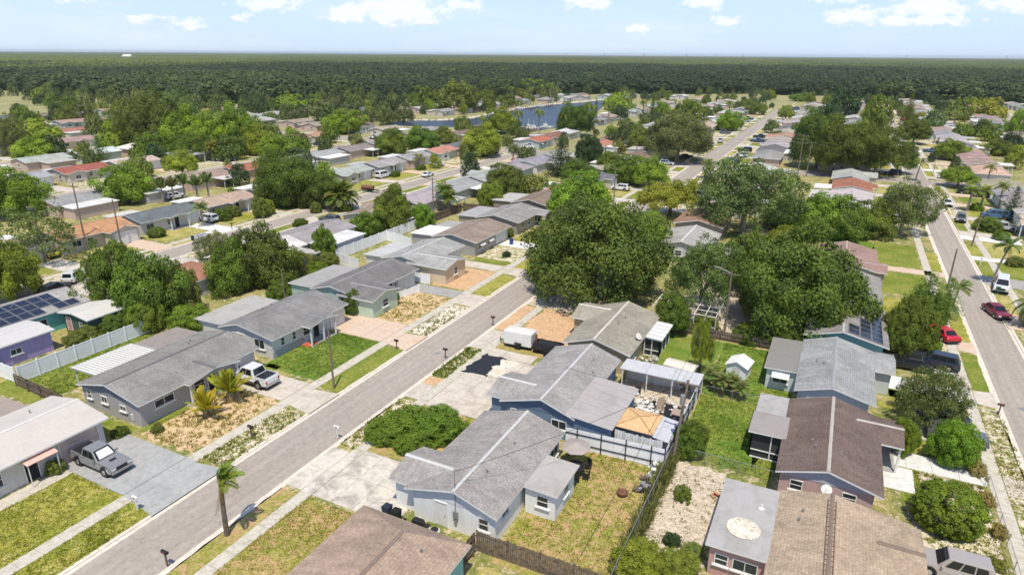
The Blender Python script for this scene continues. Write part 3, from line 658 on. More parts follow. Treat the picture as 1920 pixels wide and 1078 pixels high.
hs('olive roofed tan brick house with louvred white patio roof', 'olive roofed house', -1, -24.7, -16.8, 62.2, 75.2, 1.15, (.315, .30, .25), (.46, .38, .24), xm=-21.0, cap=(.66, .62, .55),
      wings=[dict(y0=69.6, y1=75.2, x=-26.6, rise=.75, kind='room')], wins=[('s', -22.8, .9, .7, 1.3), ('s', -18.8, 1.0, .6, 1.4), ('r', 65, 1.1, 1, 1)],
      flats=[dict(r=(-14.9, -17.0, 68.3, 73.6, 2.42), col=(.80, .79, .76), mat='flat_clean', ribs=5, style='screen', ribc=.7)])
hs('pale grey roofed house half hidden behind the big dark oak', 'pale roofed house behind the big oak', -1, -26.4, -17.0, 106.6, 119.0, 1.1, (.55, .54, .52), (.62, .61, .6), xm=-21.6, cap=(.74, .73, .7), wins=[('s', -22, 1.2, 1, 1)],
   flats=[dict(r=(-12.6, -17.2, 107, 112, 2.4), col=(.76, .75, .72), mat='flat_clean', style='open')])
hs('rust brown roofed house under the grey oak', 'rust brown roofed house under the grey oak', -1, -27.0, -17.5, 123, 136, 1.1, (.30, .19, .135), (.36, .30, .26), xm=-22, wins=[('s', -20, 1.2, 1, 1), ('s', -24, 1.2, 1, 1)])
# left side of the right-hand street (rear faces us)
house('tan shingled house with a flat grey rear roof bearing a pale round patch', 'tan roofed house with the flat rear roof', 1, 8.3, -.2, 30.5, 45.3, .8, SH_TAN, (.52, .30, .26), xm=3.3, cap=(.24, .18, .14),
      wings=[dict(y0=38.6, y1=45.0, x=8.9, rise=.35, kind='room')], flats=[dict(r=(-4.0, -.1, 37.0, 45.0, 2.62), col=(.50, .48, .46), style='room', wall=(.56, .34, .30), drop=.06, wins=[('s', -1.4, 1.6, .9, 1.0, 'white'), ('s', -2.9, .9, .9, 1.0)])])
RB = house('dark brown shingled house with pink walls and a screened rear porch', 'dark brown roofed house', 1, 6.8, -.7, 47.6, 60.3, 1.1, (.165, .125, .11), (.52, .37, .34), xm=2.9, cap=(.50, .45, .40), gable=(.46, .46, .5),
      wings=[dict(y0=55.6, y1=60.3, x=8.5, rise=.55, kind='porch')], wins=[('s', .9, .95, .9, 1.15, dict(glass_='glass')), ('s', 4.6, 1.0, .9, 1.15)],
      flats=[dict(r=(-3.3, -.5, 56.3, 60.5, 2.5), col=(.50, .48, .46), style='room', drop=.05, seams=3), dict(r=(-3.4, .2, 52.6, 56.4, 2.72), col=(.40, .36, .34), style='screen', drop=.08)])
house('light grey shingled house with pale grey walls and olive flat rear roof', 'light grey shingled house', 1, 6.6, -.5, 62.3, 75.6, 1.0, (.45, .47, .475), (.58, .62, .64), xm=2.75, cap=(.36, .37, .37),
      wings=[dict(y0=70.4, y1=75.6, x=8.5, rise=.5, kind='room')], wins=[('s', 1.2, 1.0, .8, 1.1), ('s', 4.7, 1.0, .7, 1.2), ('f', 65.5, 1.6, 1.1, .9)],
      flats=[dict(r=(-3.7, -.4, 66.6, 75.2, 2.5), col=(.30, .285, .26), style='room', drop=.1, wins=[('s', -2.0, 1.5, 1.2, .8, 'white', 'glass', True, 2, 'white')])])
SO = house('grey roofed teal house carrying dark solar panels beside the tall dark oak', 'teal house with solar panels', 1, 8.2, -.6, 77.2, 90.0, 1.1, (.40, .38, .375), (.22, .42, .40), xm=3.4, cap=(.5, .5, .5), wins=[('s', 5.6, 1.1, .7, 1.2), ('s', 1.2, 1.1, .8, 1.2)])
house('weathered grey roofed house beyond the solar panels', 'weathered grey roofed house', 1, 8.0, -.6, 92.2, 104.4, 1.0, (.42, .41, .39), (.5, .5, .48), xm=3.6, garage=(99, 103), wins=[('s', 5, 1.1, .8, 1.1)])
house('reddish brown roofed house beside the long strip of bright grass', 'reddish brown roofed house', 1, 7.9, -.9, 106.8, 120.2, 1.05, (.33, .225, .20), (.46, .38, .34), xm=3.2, cap=(.5, .4, .36), wins=[('s', 5, 1.1, .8, 1.1)], wings=[dict(y0=107, y1=112.6, x=9.0, rise=.5, kind='room')])

# lots, left side of the middle street
sheet('forecourt', wobble(-54.4, -52.9, 12, 24.6, .03), .02, 'walk')
lawn(-52.9, -46.45, 14, 24.5, 'lawn_olive'); lawn(-45.15, -42.55, 12, 24.3, 'lawn_olive', a=.06)
driveway(-54.6, -46.45, 24.6, 30.4, 3, 2, 'concrete_blue'); driveway(-46.4, -45.2, 24.5, 30.4, 1, 3, 'concrete_blue', .05); apron(-45.18, -42.2, 24.5, 30.2, .5, 1, 'concrete_blue')
lawn(-75.5, -54.3, 29.4, 31.5, 'lawn_green', a=.2); lawn(-75.5, -67.2, 31.5, 46, 'lawn_green', .014, .3)
lawn(-53.6, -46.45, 31.0, 41.0, 'gravel', .016, .4, .5); lawn(-54.2, -53.2, 31.2, 36.2, 'lawn_green', .022, .15)
lawn(-45.15, -42.5, 30.9, 40.4, 'weedy', a=.1); 
driveway(-55.2, -46.45, 41.3, 45.4, 3, 2, 'concrete'); driveway(-46.4, -45.2, 41.2, 45.2, 1, 2, 'concrete', .05); apron(-45.18, -42.2, 41.1, 44.6, .5, 1, 'concrete')
lawn(-54.2, -46.45, 46.2, 57.2, 'lawn_lush', a=.06); lawn(-45.15, -42.5, 45.4, 56.6, 'lawn_green', a=.08); lawn(-53.9, -52, 45.5, 47, 'lawn_lush')
driveway(-55.2, -46.45, 57.4, 63.2, 3, 2, 'concrete_pink'); driveway(-46.4, -45.2, 57.4, 61.2, 1, 2, 'concrete_pink', .05); apron(-45.18, -42.2, 57.3, 60.8, .6, 1, 'concrete_pink')
lawn(-54.0, -46.5, 63.4, 74.0, 'gravel', .014, .2); lawn(-54.2, -51.6, 62.7, 67.6, 'lawn_green', .02, .2); lawn(-45.1, -42.5, 61.4, 72.0, 'shell', a=.12)
driveway(-55, -46.45, 74.3, 77.2, 4, 1, 'concrete_grey'); driveway(-46.4, -42.4, 72.6, 76.8, 2, 2, 'concrete')
lawn(-52.6, -46.5, 78.0, 87.4, 'orange', .02, .08); lawn(-45.1, -42.5, 77.2, 86.6, 'lawn_olive', a=.2)
driveway(-54.5, -46.45, 87.8, 90.8, 4, 1, 'concrete'); apron(-45.18, -42.2, 87.6, 90.6, .5, 1, 'concrete')
lawn(-53.4, -46.5, 91.2, 101.0, 'weedy', a=.2); lawn(-53.4, -46.5, 91.0, 93.4, 'lawn_green', .03, .2); driveway(-53.5, -42.3, 101.5, 105.5, 5, 1, 'concrete_white'); lawn(-45.1, -42.5, 91.2, 101, 'lawn_olive', a=.1)
lawn(-52.6, -42.6, 106, 119, 'lawn_olive', a=.2); lawn(-52.6, -42.6, 122.5, 134, 'lawn_olive', a=.2)
# lots, right side of the middle street
lawn(-36.1, -34.45, 18, 31.0, 'lawn_brown', a=.1); lawn(-33.25, -26.6, 18, 31.0, 'lawn_brown', a=.1)
driveway(-36.2, -34.4, 31.5, 37.4, 1, 2, 'concrete_old'); driveway(-34.35, -33.3, 31.4, 37.5, 1, 2, 'concrete_old', .05); driveway(-33.25, -25.4, 31.4, 38.2, 4, 2, 'concrete_old')
lawn(-36.1, -34.45, 38.0, 47.2, 'weedy', a=.12); lawn(-33.25, -27.0, 38.5, 47.0, 'lawn_brown', a=.12)
driveway(-36.2, -34.4, 47.8, 51.0, 1, 1, 'concrete'); driveway(-33.25, -25.2, 47.3, 55.4, 3, 3, 'concrete'); driveway(-33.25, -27.6, 60.2, 62.2, 3, 1, 'concrete'); driveway(-30.9, -25.2, 55.5, 60.1, 2, 2, 'concrete')
lawn(-36.1, -34.45, 51.1, 52.8, 'orange', .022, .1); lawn(-36.1, -34.45, 53.2, 60.8, 'weedy', a=.12); driveway(-36.2, -34.4, 61.2, 67.0, 1, 2, 'concrete')
o = sheet('tar_patch', wobble(-33.6, -30.7, 55.4, 60.3, .35, .6, 4), .06, 'tar'); o = sheet('broken_shell_bed', wobble(-30.8, -28.9, 55.7, 60.2, .45, .5, 9), .062, 'shell')
lawn(-33.2, -27.2, 62.3, 66.2, 'lawn_brown', a=.15); lawn(-36.1, -34.5, 67.4, 76.5, 'orange', .02, .1); lawn(-33.1, -25.4, 66.4, 76.6, 'orange', .022, .35, .6)
lawn(-36.1, -25, 77, 104, 'sand', .01, .3)
# back gardens between the streets
lawn(-17.3, -9.3, 31.5, 47.3, 'lawn_brown', .014, .15); lawn(-17.6, -9.5, 24, 31, 'lawn_dry', .012, .2)
lawn(-8.6, -4.1, 31, 49.4, 'sand', .014, .4, .5); lawn(-9.0, -.9, 50.0, 62.2, 'lawn_green', .014, .2); lawn(-6.6, -2.0, 50.6, 60.5, 'lawn_lush', .017, .9)
lawn(-9.0, -.6, 62.4, 76.6, 'lawn_lush', .014, .3); lawn(-16.6, -9.2, 63.4, 76.4, 'lawn_lush', .013, .3); lawn(-3.9, -.6, 60.6, 66.4, 'lawn_green', .016)
lawn(-17, -1, 78, 104, 'sand', .012, .5)
# right-hand street lots
lawn(16.3, 17.9, 76.2, 86.6, 'lawn_green', .02, .1); lawn(16.3, 17.9, 48, 72.2, 'weedy', a=.1); lawn(16.3, 17.9, 89, 100, 'lawn_olive', .02, .1)
driveway(9.5, 15.05, 79.0, 83.0, 3, 2, 'concrete_white'); apron(16.25, 18.1, 73.0, 76.0, .4, 1, 'concrete'); driveway(7.8, 15.05, 72.6, 76.0, 3, 1, 'concrete_white')
apron(16.25, 18.1, 87.2, 90.0, .4, 1, 'concrete_pink'); driveway(9, 15.05, 87.6, 91.4, 3, 2, 'concrete_pink')
lawn(8.4, 15.0, 69, 72.4, 'lawn_olive'); lawn(8.4, 15.0, 83.2, 87.4, 'weedy'); lawn(7.2, 9.4, 70.6, 78.6, 'lawn_green')
driveway(7.2, 15.0, 57.2, 59.8, 4, 1, 'concrete_white'); driveway(7.1, 9.6, 53.4, 57.0, 1, 2, 'concrete_white'); driveway(9.8, 15.0, 62.8, 67.6, 2, 2, 'concrete')
lawn(9.8, 14.6, 47.3, 57.0, 'sand', .015, .2); lawn(8.9, 14.2, 46.6, 51.0, 'weedy', .02, .4); lawn(8.6, 10.2, 52.0, 57.0, 'lawn_green', .024, .2)
driveway(9.0, 15.0, 42.2, 46.2, 3, 2, 'concrete'); driveway(16.25, 18.1, 56.6, 59.4, 1, 1, 'concrete'); driveway(16.25, 18.1, 43, 46, 1, 1, 'concrete')
lawn(7, 15, 60.2, 62.6, 'lawn_olive'); lawn(7, 15, 67.8, 69, 'lawn_olive')
lawn(-1, 8, 121.5, 137, 'lawn_lush', .014, .3); lawn(8, 14.9, 121.4, 137, 'lawn_green', .014, .3); lawn(16.3, 17.9, 121.6, 133, 'lawn_olive', .014, .2); sheet('driveway', rect(8, 18, 118.2, 120.8), .03, 'concrete_pink'); lawn(8.4, 15, 92, 104, 'lawn_olive'); lawn(8.6, 15, 106, 117.8, 'lawn_green')
lawn(23.4, 25.2, 104, 112, 'lawn_dry', a=.06); lawn(23.4, 25.2, 122.6, 131.6, 'lawn_green', .02, .06); lawn(23.4, 25.2, 134.6, 144, 'lawn_olive', .02, .06); lawn(26.5, 33, 122.4, 132, 'lawn_green', .02, .08); lawn(26.5, 33, 134.8, 146, 'lawn_dry', .02, .08)
sheet('driveway', rect(23.2, 33, 132, 134.5), .03, 'concrete_white'); sheet('driveway', rect(23.2, 33, 117, 122), .03, 'concrete_grey'); sheet('driveway', rect(23.2, 33, 147, 151), .03, 'concrete_white'); sheet('driveway', rect(22.9, 33, 98, 104), .03, 'concrete_pink')

# solar array: a grid of panels
def solar(label, x0, x1, y0, y1, nx, ny, zf, gap=.03, skip=()):
    root = empty('solar_array', ((x0 + x1) / 2, (y0 + y1) / 2, 0), 0, label, 'solar panels')
    cx, cyy = root.location[:2]
    for i in range(nx):
        for j in range(ny):
            if (i, j) in skip: continue
            xa, xb = x0 + (x1 - x0) * i / nx + gap, x0 + (x1 - x0) * (i + 1) / nx - gap; ya, yb = y0 + (y1 - y0) * j / ny + gap, y0 + (y1 - y0) * (j + 1) / ny - gap
            q = [(xa, ya), (xb, ya), (xb, yb), (xa, yb)]
            m = MB(); m.hull([(x - cx, y - cyy, zf(x) + .06) for x, y in q], [(x - cx, y - cyy, zf(x) + .1) for x, y in q], 1)
            q2 = [(xa + .04, ya + .04), (xb - .04, ya + .04), (xb - .04, yb - .04), (xa + .04, yb - .04)]
            m.poly([(x - cx, y - cyy, zf(x) + .104) for x, y in q2], 0)
            m.build('solar_panel', ['solar', 'grey'], root, fixn=False)
sfz = lambda x: 2.6 + 1.1 * (8.2 - x) / 4.8
solar('dark solar panels on the front slope of the teal house', 3.9, 7.6, 77.6, 89.4, 3, 8, sfz, skip=((0, 4), (0, 3), (1, 4), (0, 2)))

# ------------------------------------------------------------------ plants
def np_mesh(name, V, F, mat, tint=None, k=4):
    me = bpy.data.meshes.new(name); n = len(F)
    me.vertices.add(len(V)); me.vertices.foreach_set('co', np.asarray(V, dtype=np.float32).ravel())
    me.loops.add(n * k); me.loops.foreach_set('vertex_index', np.asarray(F, dtype=np.int32).ravel())
    me.polygons.add(n); me.polygons.foreach_set('loop_start', np.arange(0, n * k, k, dtype=np.int32))
    if tint is not None:
        a = me.attributes.new('tint', 'FLOAT', 'FACE'); a.data.foreach_set('value', np.asarray(tint, dtype=np.float32))
    me.materials.append(M[mat]); me.update(calc_edges=True); me.validate(); return me
def quads(C, Nn, size, rg, aspect=1.0):
    """leaf cards: centres C, normals Nn"""
    n = len(C); a = rg.normal(size=(n, 3)); u = np.cross(Nn, a); u /= np.linalg.norm(u, axis=1)[:, None] + 1e-9; w = np.cross(Nn, u)
    sz = (np.asarray(size).reshape(-1, 1)) * rg.uniform(.7, 1.3, (n, 1)); u = u * sz * .5; w = w * sz * .5 * aspect
    V = np.stack([C - u * .9, C - w * .75 + u * .12, C + u * 1.05, C + w * .8 - u * .1], 1).reshape(-1, 3)
    return V, np.arange(n * 4).reshape(-1, 4)
def norm(V):
    """unit crown: radius 1, height 0..1"""
    rr = np.percentile(np.hypot(V[:, 0], V[:, 1]), 97); z0, z1 = np.percentile(V[:, 2], 1), np.percentile(V[:, 2], 99.3)
    V = V.copy(); V[:, :2] /= rr; V[:, 2] = (V[:, 2] - z0) / (z1 - z0); return V
def crown_mesh(name, seed, nclump, per, leaf, squash=.75, lump=.2, rc=(.2, .34), gap=0., low=-.35, mat='leaf', inner=.22):
    rg = np.random.default_rng(seed); Cs, Ns, T, S = [], [], [], []
    ph = rg.uniform(0, 6.28, 6)
    for i in range(nclump):
        # even directions over the dome, a few inside
        z = 1 - (i + .5) / nclump * (1 - low); th = i * 2.399963 + rg.uniform(-.3, .3); rr = math.sqrt(max(0, 1 - z * z))
        d = np.array([rr * math.cos(th), rr * math.sin(th), z])
        lobes = 1 + lump * (math.sin(2 * th + ph[0]) * .5 + math.sin(3 * th + ph[1] + 2 * z) * .4 + math.sin(5 * th + ph[2]) * .3 + .5 * math.sin(4 * z + ph[3] + th))
        rad = (rg.uniform(.62, .9) if inner else .82) * lobes * (rg.uniform(.45, .8) if rg.random() < inner else 1)
        if rg.random() < gap: continue
        c = d * rad * np.array([1, 1, squash]); r0 = rg.uniform(*rc)
        n = int(per * (r0 / rc[1]) ** 2)
        q = rg.normal(size=(n, 3)); q[:, 2] = q[:, 2] * .8 + .35; q += d * .5; q /= np.linalg.norm(q, axis=1)[:, None]
        rad2 = r0 * rg.uniform(.62, 1.08, (n, 1)) * (1 + .18 * np.sin(7 * q[:, :1] + ph[4]) * np.sin(6 * q[:, 1:2]))
        P_ = c + q * rad2 * np.array([1, 1, .78])
        nn = q * (.85 if leaf < .1 else 1.3) + rg.normal(size=(n, 3)) * (.38 if leaf < .1 else .22) + np.array([0, 0, .2]); nn /= np.linalg.norm(nn, axis=1)[:, None]
        Cs.append(P_); Ns.append(nn); T.append(np.clip(rg.normal(.5, .16) + rg.normal(0, .13, n), 0, 1)); S.append(np.full(n, leaf))
    C = np.concatenate(Cs); Nn = np.concatenate(Ns); t_ = np.concatenate(T); sz = np.concatenate(S)
    # unit height: crown spans z about 0..1
    V, F = quads(C, Nn, sz, rg, .8); return np_mesh(name, norm(V), F, mat, t_)
CROWN = {
    'oak': (crown_mesh('crown_oak', 1, 190, 420, .036, .62, .16, (.12, .22), 0, -.5), .62),
    'oak2': (crown_mesh('crown_oak_b', 2, 190, 420, .038, .66, .2, (.12, .21), 0, -.5), .66),
    'round': (crown_mesh('crown_round', 3, 110, 330, .062, .82, .1, (.16, .25), 0, -.6), .82),
    'loose': (crown_mesh('crown_loose', 4, 120, 250, .06, .75, .3, (.14, .22), .1, -.55), .75),
    'lobed': (crown_mesh('crown_lobed', 5, 80, 420, .066, .78, .28, (.2, .31), 0, -.5), .78),
    'flat': (crown_mesh('crown_spreading', 6, 100, 300, .06, .48, .3, (.15, .24), .08, -.2), .48),
    'airy': (crown_mesh('crown_airy', 7, 190, 190, .042, .72, .28, (.12, .19), .12, -.45), .72),
    'ball': (crown_mesh('crown_ball', 13, 120, 300, .06, .95, .02, (.15, .2), 0, -.75, inner=0), .95),
    'far': (crown_mesh('crown_far', 8, 42, 60, .15, .75, .25, (.26, .38)), .75),
    'far2': (crown_mesh('crown_far_b', 9, 36, 60, .15, .65, .3, (.26, .4)), .65),
    'far3': (crown_mesh('crown_far_c', 10, 46, 50, .14, .9, .22, (.24, .34), .1), .9),
}
def conifer_mesh(name, seed, layers=13, leaf=.09):
    rg = np.random.default_rng(seed); Cs, Ns = [], []
    for k in range(layers):
        z = -1 + 2 * (k + .5) / layers; rr = (1 - (z + 1) / 2) ** .8 * .95 + .06
        nb = max(4, int(9 * rr) + 3)
        for b in range(nb):
            th = b / nb * 6.283 + k * 1.1 + rg.uniform(-.2, .2); L_ = rr * rg.uniform(.75, 1.1); n = int(16 + 42 * L_)
            t_ = rg.uniform(.1, 1, n); P_ = np.stack([np.cos(th) * L_ * t_, np.sin(th) * L_ * t_, z - .1 * t_ + .16 * t_ ** 2], 1) + rg.normal(0, .035, (n, 3)) * (1 + t_[:, None])
            Cs.append(P_); nn = rg.normal(0, .6, (n, 3)) + np.array([0, 0, 1]); Ns.append(nn / np.linalg.norm(nn, axis=1)[:, None])
    C = np.concatenate(Cs); V, F = quads(C, np.concatenate(Ns), np.full(len(C), leaf), rg, .5)
    return np_mesh(name, norm(V), F, 'leaf', np.clip(rg.normal(.5, .2, len(C)), 0, 1))
CROWN['conifer'] = (conifer_mesh('crown_conifer', 21), 1.0)
CROWN['pine'] = (crown_mesh('crown_pine', 22, 60, 110, .07, 1.15, .3, (.16, .26), .18, -.6), 1.15)
def trunk_mesh(name, seed, limbs, h=1., spread=.55, mat='bark', fine=3):
    """unit trunk: 1 high, limbs reaching out to `spread`"""
    rg = random.Random(seed); m = MB()
    p = Vector((0, 0, -.03)); fork = .34 * h
    m.tube(p, (rg.uniform(-.02, .02), rg.uniform(-.02, .02), fork), .055, .04, 7)
    f = Vector((0, 0, fork))
    for k in range(limbs):
        a = 6.283 * k / limbs + rg.uniform(-.3, .3); o = rg.uniform(.6, 1.) * spread
        q = f + Vector((math.cos(a) * o * .45, math.sin(a) * o * .45, .22 * h)); e_ = f + Vector((math.cos(a) * o, math.sin(a) * o, rg.uniform(.36, .6) * h))
        m.tube(f - Vector((0, 0, .03)), q, .03, .02, 5); m.tube(q, e_, .02, .007, 5)
        for j in range(fine):
            b = a + rg.uniform(-.9, .9); w = q.lerp(e_, rg.uniform(.2, .8)); m.tube(w, w + Vector((math.cos(b) * .2, math.sin(b) * .2, rg.uniform(.08, .2))), .01, .003, 4)
    return m.mesh(name, mat)
TRUNK = {'std': trunk_mesh('trunk_forked', 1, 5), 'pale': trunk_mesh('trunk_pale', 2, 6, .9, .6, 'bark_pale', 4), 'single': MB().tube((0, 0, -.03), (0.01, 0, .9), .035, .01, 7).mesh('trunk_single', 'bark')}
GREEN = {'dark': (.118, .17, .032), 'mid': (.14, .205, .036), 'bright': (.195, .28, .036), 'yellow': (.25, .32, .042), 'grey': (.15, .20, .075), 'olive': (.18, .215, .055), 'deep': (.055, .10, .042), 'pine': (.125, .175, .06), 'lime': (.20, .30, .04)}
TREES = []
def tree(x, y, h, r, kind, green, label=None, low=.28, trunk='std', group=None, name='tree', cat='tree', z=0.):
    """crown of radius r whose top is at height h"""
    root = empty(name, (x, y, z), rnd.uniform(0, 6.28), label, cat, group)
    me, sq = CROWN[kind]
    c = link('crown', me, root, tuple(v * rnd.uniform(.9, 1.12) for v in (GREEN[green] if isinstance(green, str) else green)))
    c.scale = (r, r, h * (1 - low)); c.location = (0, 0, h * low)
    t_ = link('trunk', TRUNK[trunk], root); t_.scale = (max(r * 1.1, h * .5), max(r * 1.1, h * .5), h * .95)
    TREES.append((x, y, root)); return root
def bush(x, y, h, r, green, label, kind='round', group=None, name='bush', cat='bush'):
    root = empty(name, (x, y, 0), rnd.uniform(0, 6.28), label, cat, group); me, sq = CROWN[kind]
    c = link('foliage', me, root, GREEN[green] if isinstance(green, str) else green); c.scale = (r, r, h); c.location = (0, 0, 0)
    m = MB(); 
    for k in range(4): m.tube((0, 0, -.02), (math.cos(k * 1.6) * r * .4, math.sin(k * 1.6) * r * .4, h * .5), .05, .02, 5)
    m.build('stem', 'bark', root); return root
# palms: every frond an object sharing one mesh
def frond_mesh(name, seed, length=1., droop=.55, n=26, leafl=.3, width=.035, lift=.5, vshape=.35, fold=0):
    rg = np.random.default_rng(seed); V, F, T = [], [], []
    def P_(t_): return np.array([length * t_ * (1 - .16 * t_ * droop), 0, length * (lift * t_ - droop * t_ * t_)])
    def add(a, b, c, d, tt): i = len(V); V.extend([a, b, c, d]); F.append((i, i + 1, i + 2, i + 3)); T.append(tt)
    for k in range(8):
        a, b = P_(k / 8), P_((k + 1) / 8); w = np.array([0, .014 * (1.1 - k / 8) + .004, 0]); add(a - w, b - w, b + w, a + w, .75)
    for k in range(n):
        t_ = .12 + .88 * k / n; p = P_(t_); q = P_(min(1, t_ + .02)) - p; q /= np.linalg.norm(q) + 1e-9
        ll = leafl * (math.sin(math.pi * (t_ * .8 + .16)) * .9 + .15)
        for sgn in (-1, 1):
            d = np.array([.55, sgn * .8, 0]) + q * .25; d[2] += vshape - fold * 1.0; d /= np.linalg.norm(d); tip = p + d * ll + np.array([0, 0, -.22 * ll * (1 + droop)]); midp = p + d * ll * .5 + np.array([0, 0, .02])
            w = q * width * .5; add(p - w, midp - w * 1.3, tip, midp + w * 1.3, float(np.clip(rg.normal(.5, .15), 0, 1)))
    return np_mesh(name, np.array(V), np.array(F), 'leaf', T)
FR = {'arch': frond_mesh('frond_arching', 1), 'stiff': frond_mesh('frond_stiff', 2, droop=.28, lift=.75, vshape=.5, n=30, leafl=.22), 'hang': frond_mesh('frond_hanging', 3, droop=.95, lift=.35, vshape=-.2, leafl=.34), 'dead': frond_mesh('frond_dead', 4, droop=1.3, lift=-.1, vshape=-.4, leafl=.2, n=18), 'paddle': frond_mesh('frond_paddle', 5, droop=.5, lift=.95, vshape=.0, n=20, leafl=.26, width=.09)}
def palm(x, y, h, fl, nf, green, label, kind='arch', trunk_r=.13, lean=(0, 0), wind=None, dead=0, group=None, boss=None, name='palm_tree', mat='bark_pale', tilt=(-.5, .9)):
    root = empty(name, (x, y, 0), 0, label, 'palm tree', group)
    m = MB(); segs = 7; prev = Vector((0, 0, -.05))
    for k in range(segs):
        t_ = (k + 1) / segs; q = Vector((lean[0] * t_ ** 1.6, lean[1] * t_ ** 1.6, h * t_)); m.tube(prev, q, trunk_r * (1.25 - .35 * (k / segs)), trunk_r * (1.25 - .35 * t_) * .94, 8); prev = q
    m.build('trunk', mat, root)
    top = Vector((lean[0], lean[1], h)); r = random.Random(int(abs(x * 31 + y * 7)))
    if boss:
        b = MB(); b.lathe([(.02, h - .9), (.42, h - .55), (.5, h - .1), (.3, h + .3), (.02, h + .5)], 9, 0, lean[0], lean[1]); b.build('crownshaft', 'objc', root, boss)
    for k in range(nf + dead):
        isd = k >= nf; f = link('frond', FR['dead'] if isd else FR[kind], root, (.30, .22, .12) if isd else tuple(v * r.uniform(.85, 1.2) for v in (GREEN[green] if isinstance(green, str) else green)))
        a = 2.399963 * k + r.uniform(-.2, .2); el_ = tilt[0] + (tilt[1] - tilt[0]) * (k / max(1, nf)) + r.uniform(-.12, .12)
        if wind is not None:     # fronds swept towards the wind direction
            dx, dy = math.cos(a), math.sin(a); a = math.atan2(dy + wind[1], dx + wind[0])
        if isd: el_ = -.6
        f.location = top; f.rotation_euler = (r.uniform(-.3, .3), -el_, a); s_ = fl * r.uniform(.85, 1.1); f.scale = (s_, s_, s_)
    return root

# ------------------------------------------------------------------ rows of ordinary houses
def ordinal(n):
    o = ['first', 'second', 'third', 'fourth', 'fifth', 'sixth', 'seventh', 'eighth', 'ninth', 'tenth', 'eleventh', 'twelfth', 'thirteenth', 'fourteenth', 'fifteenth', 'sixteenth', 'seventeenth', 'eighteenth', 'nineteenth', 'twentieth']
    if n < 20: return o[n]
    return {2: 'twenty', 3: 'thirty', 4: 'forty'}[(n + 1) // 10] + ('-' + o[(n + 1) % 10 - 1] if (n + 1) % 10 else 'th')
PROTO = []
def proto(k):
    w = dict(group=None, bare=True)
    d, l = (9.0, 13.2)
    a = dict(
        A=dict(rise=1.05, wings=[dict(y0=-6.4, y1=-1.2, x=6.0, rise=.65, kind='room', win=(1.5, 1.1, .9))], garage=(2.6, 5.4), wins=[('s', -2, 1.2, 1, 1), ('s', 2, 1.2, 1, 1), ('n', 0, 1.2, 1, 1), ('f', .6, 1.1, 1.1, .9)], flats=[dict(r=(-9, -4.4, -5, 3, 2.5), col=(.62, .6, .57), style='room')]),
        B=dict(rise=1.0, wings=[dict(y0=-1.5, y1=3, x=5.7, rise=.5, kind='porch')], garage=(3.4, 6.1), wins=[('s', -2, 1.2, 1, 1), ('s', 2, 1.2, 1, 1), ('f', -4.6, 1.6, 1.1, .9), ('n', 1, 1.2, 1, 1)], flats=[dict(r=(-8.4, -4.4, -6, 0, 2.5), col=(.74, .73, .7), style='open', mat='flat_clean')]),
        C=dict(rise=.9, garage=(3.4, 6.1), wins=[('s', 0, 1.4, 1, 1), ('f', -4.4, 1.5, 1.1, .9, dict(awn='offwhite')), ('f', -1, 1.5, 1.1, .9), ('n', 0, 1.2, 1, 1)], doors=[('f', 1.4, .95, 2.05, 'white')], flats=[dict(r=(-8.8, -4.4, -4, 6, 2.5), col=(.5, .47, .44), style='room')]),
        D=dict(rise=1.35, hip=(3.2, 3.2), wins=[('f', -4, 1.6, 1.1, .9), ('f', -1, 1.2, 1.1, .9)], garage=(2.4, 5.0)),
        E=dict(rise=1.1, wings=[dict(y0=.4, y1=6.4, x=6.6, rise=.8, kind='room', garage=4.2)], wins=[('s', 0, 1.4, 1, 1), ('f', -4, 1.6, 1.1, .9), ('f', -1.6, 1.1, 1.1, .9), ('n', -1, 1.2, 1, 1)]))[k]
    return a
PCACHE = {}
def gen_house(k, x, y, face, roof, wall, label, short, group=None):
    if k not in PCACHE:
        r = house(label, short, 1, 4.5, -4.5, -6.7, 6.7, roof=roof, wall=wall, bare=True, **proto(k)); HOUSES.pop(); PCACHE[k] = r
    else: r = copy_tree(PCACHE[k])
    r.location = (x, y, 0); r.rotation_euler = (0, 0, 0 if face > 0 else math.pi)
    r['label'] = label
    r['category'] = 'house'
    if group: r['group'] = group
    def paint(o):
        b = o.name.split('.')[0]
        if b in ('roof', 'wing_roof'): o.color = (*roof, 1)
        elif b == 'ridge_cap': o.color = (*[c * .85 for c in roof], 1)
        elif b == 'wall': o.color = (*wall, 1)
        elif b == 'flat_roof': o.color = (*rnd.choice([(.66, .65, .62), (.45, .43, .4), (.76, .75, .72), (.56, .53, .5)]), 1)
        for c in o.children: paint(c)
    paint(r)
    HOUSES.append((x, y, short)); return r
ROOFS = [(a, tuple(q * .8 for q in b)) for a, b in [('pale grey', (.50, .49, .47)), ('pale grey', (.46, .455, .44)), ('mid grey', (.34, .335, .33)), ('mid grey', (.38, .37, .36)), ('dark grey', (.2, .2, .205)), ('tan', (.45, .36, .27)), ('tan', (.50, .42, .34)), ('brown', (.28, .21, .17)), ('white', (.68, .67, .64)), ('terracotta', (.50, .30, .20)), ('tan', (.42, .34, .26)), ('pale grey', (.52, .51, .49)), ('beige', (.53, .46, .38)), ('pinkish', (.48, .34, .28))]]
WALLS = [(.62, .61, .58), (.55, .5, .42), (.6, .58, .55), (.48, .46, .44), (.62, .55, .45), (.45, .5, .5), (.55, .42, .36), (.66, .66, .64)]
STREET_TXT = {}
CARSPOTS = []
def inview(x, y, m=3): 
    a = math.degrees(math.atan2(x, y)); return -64.8 - m < a < 11.8 + m
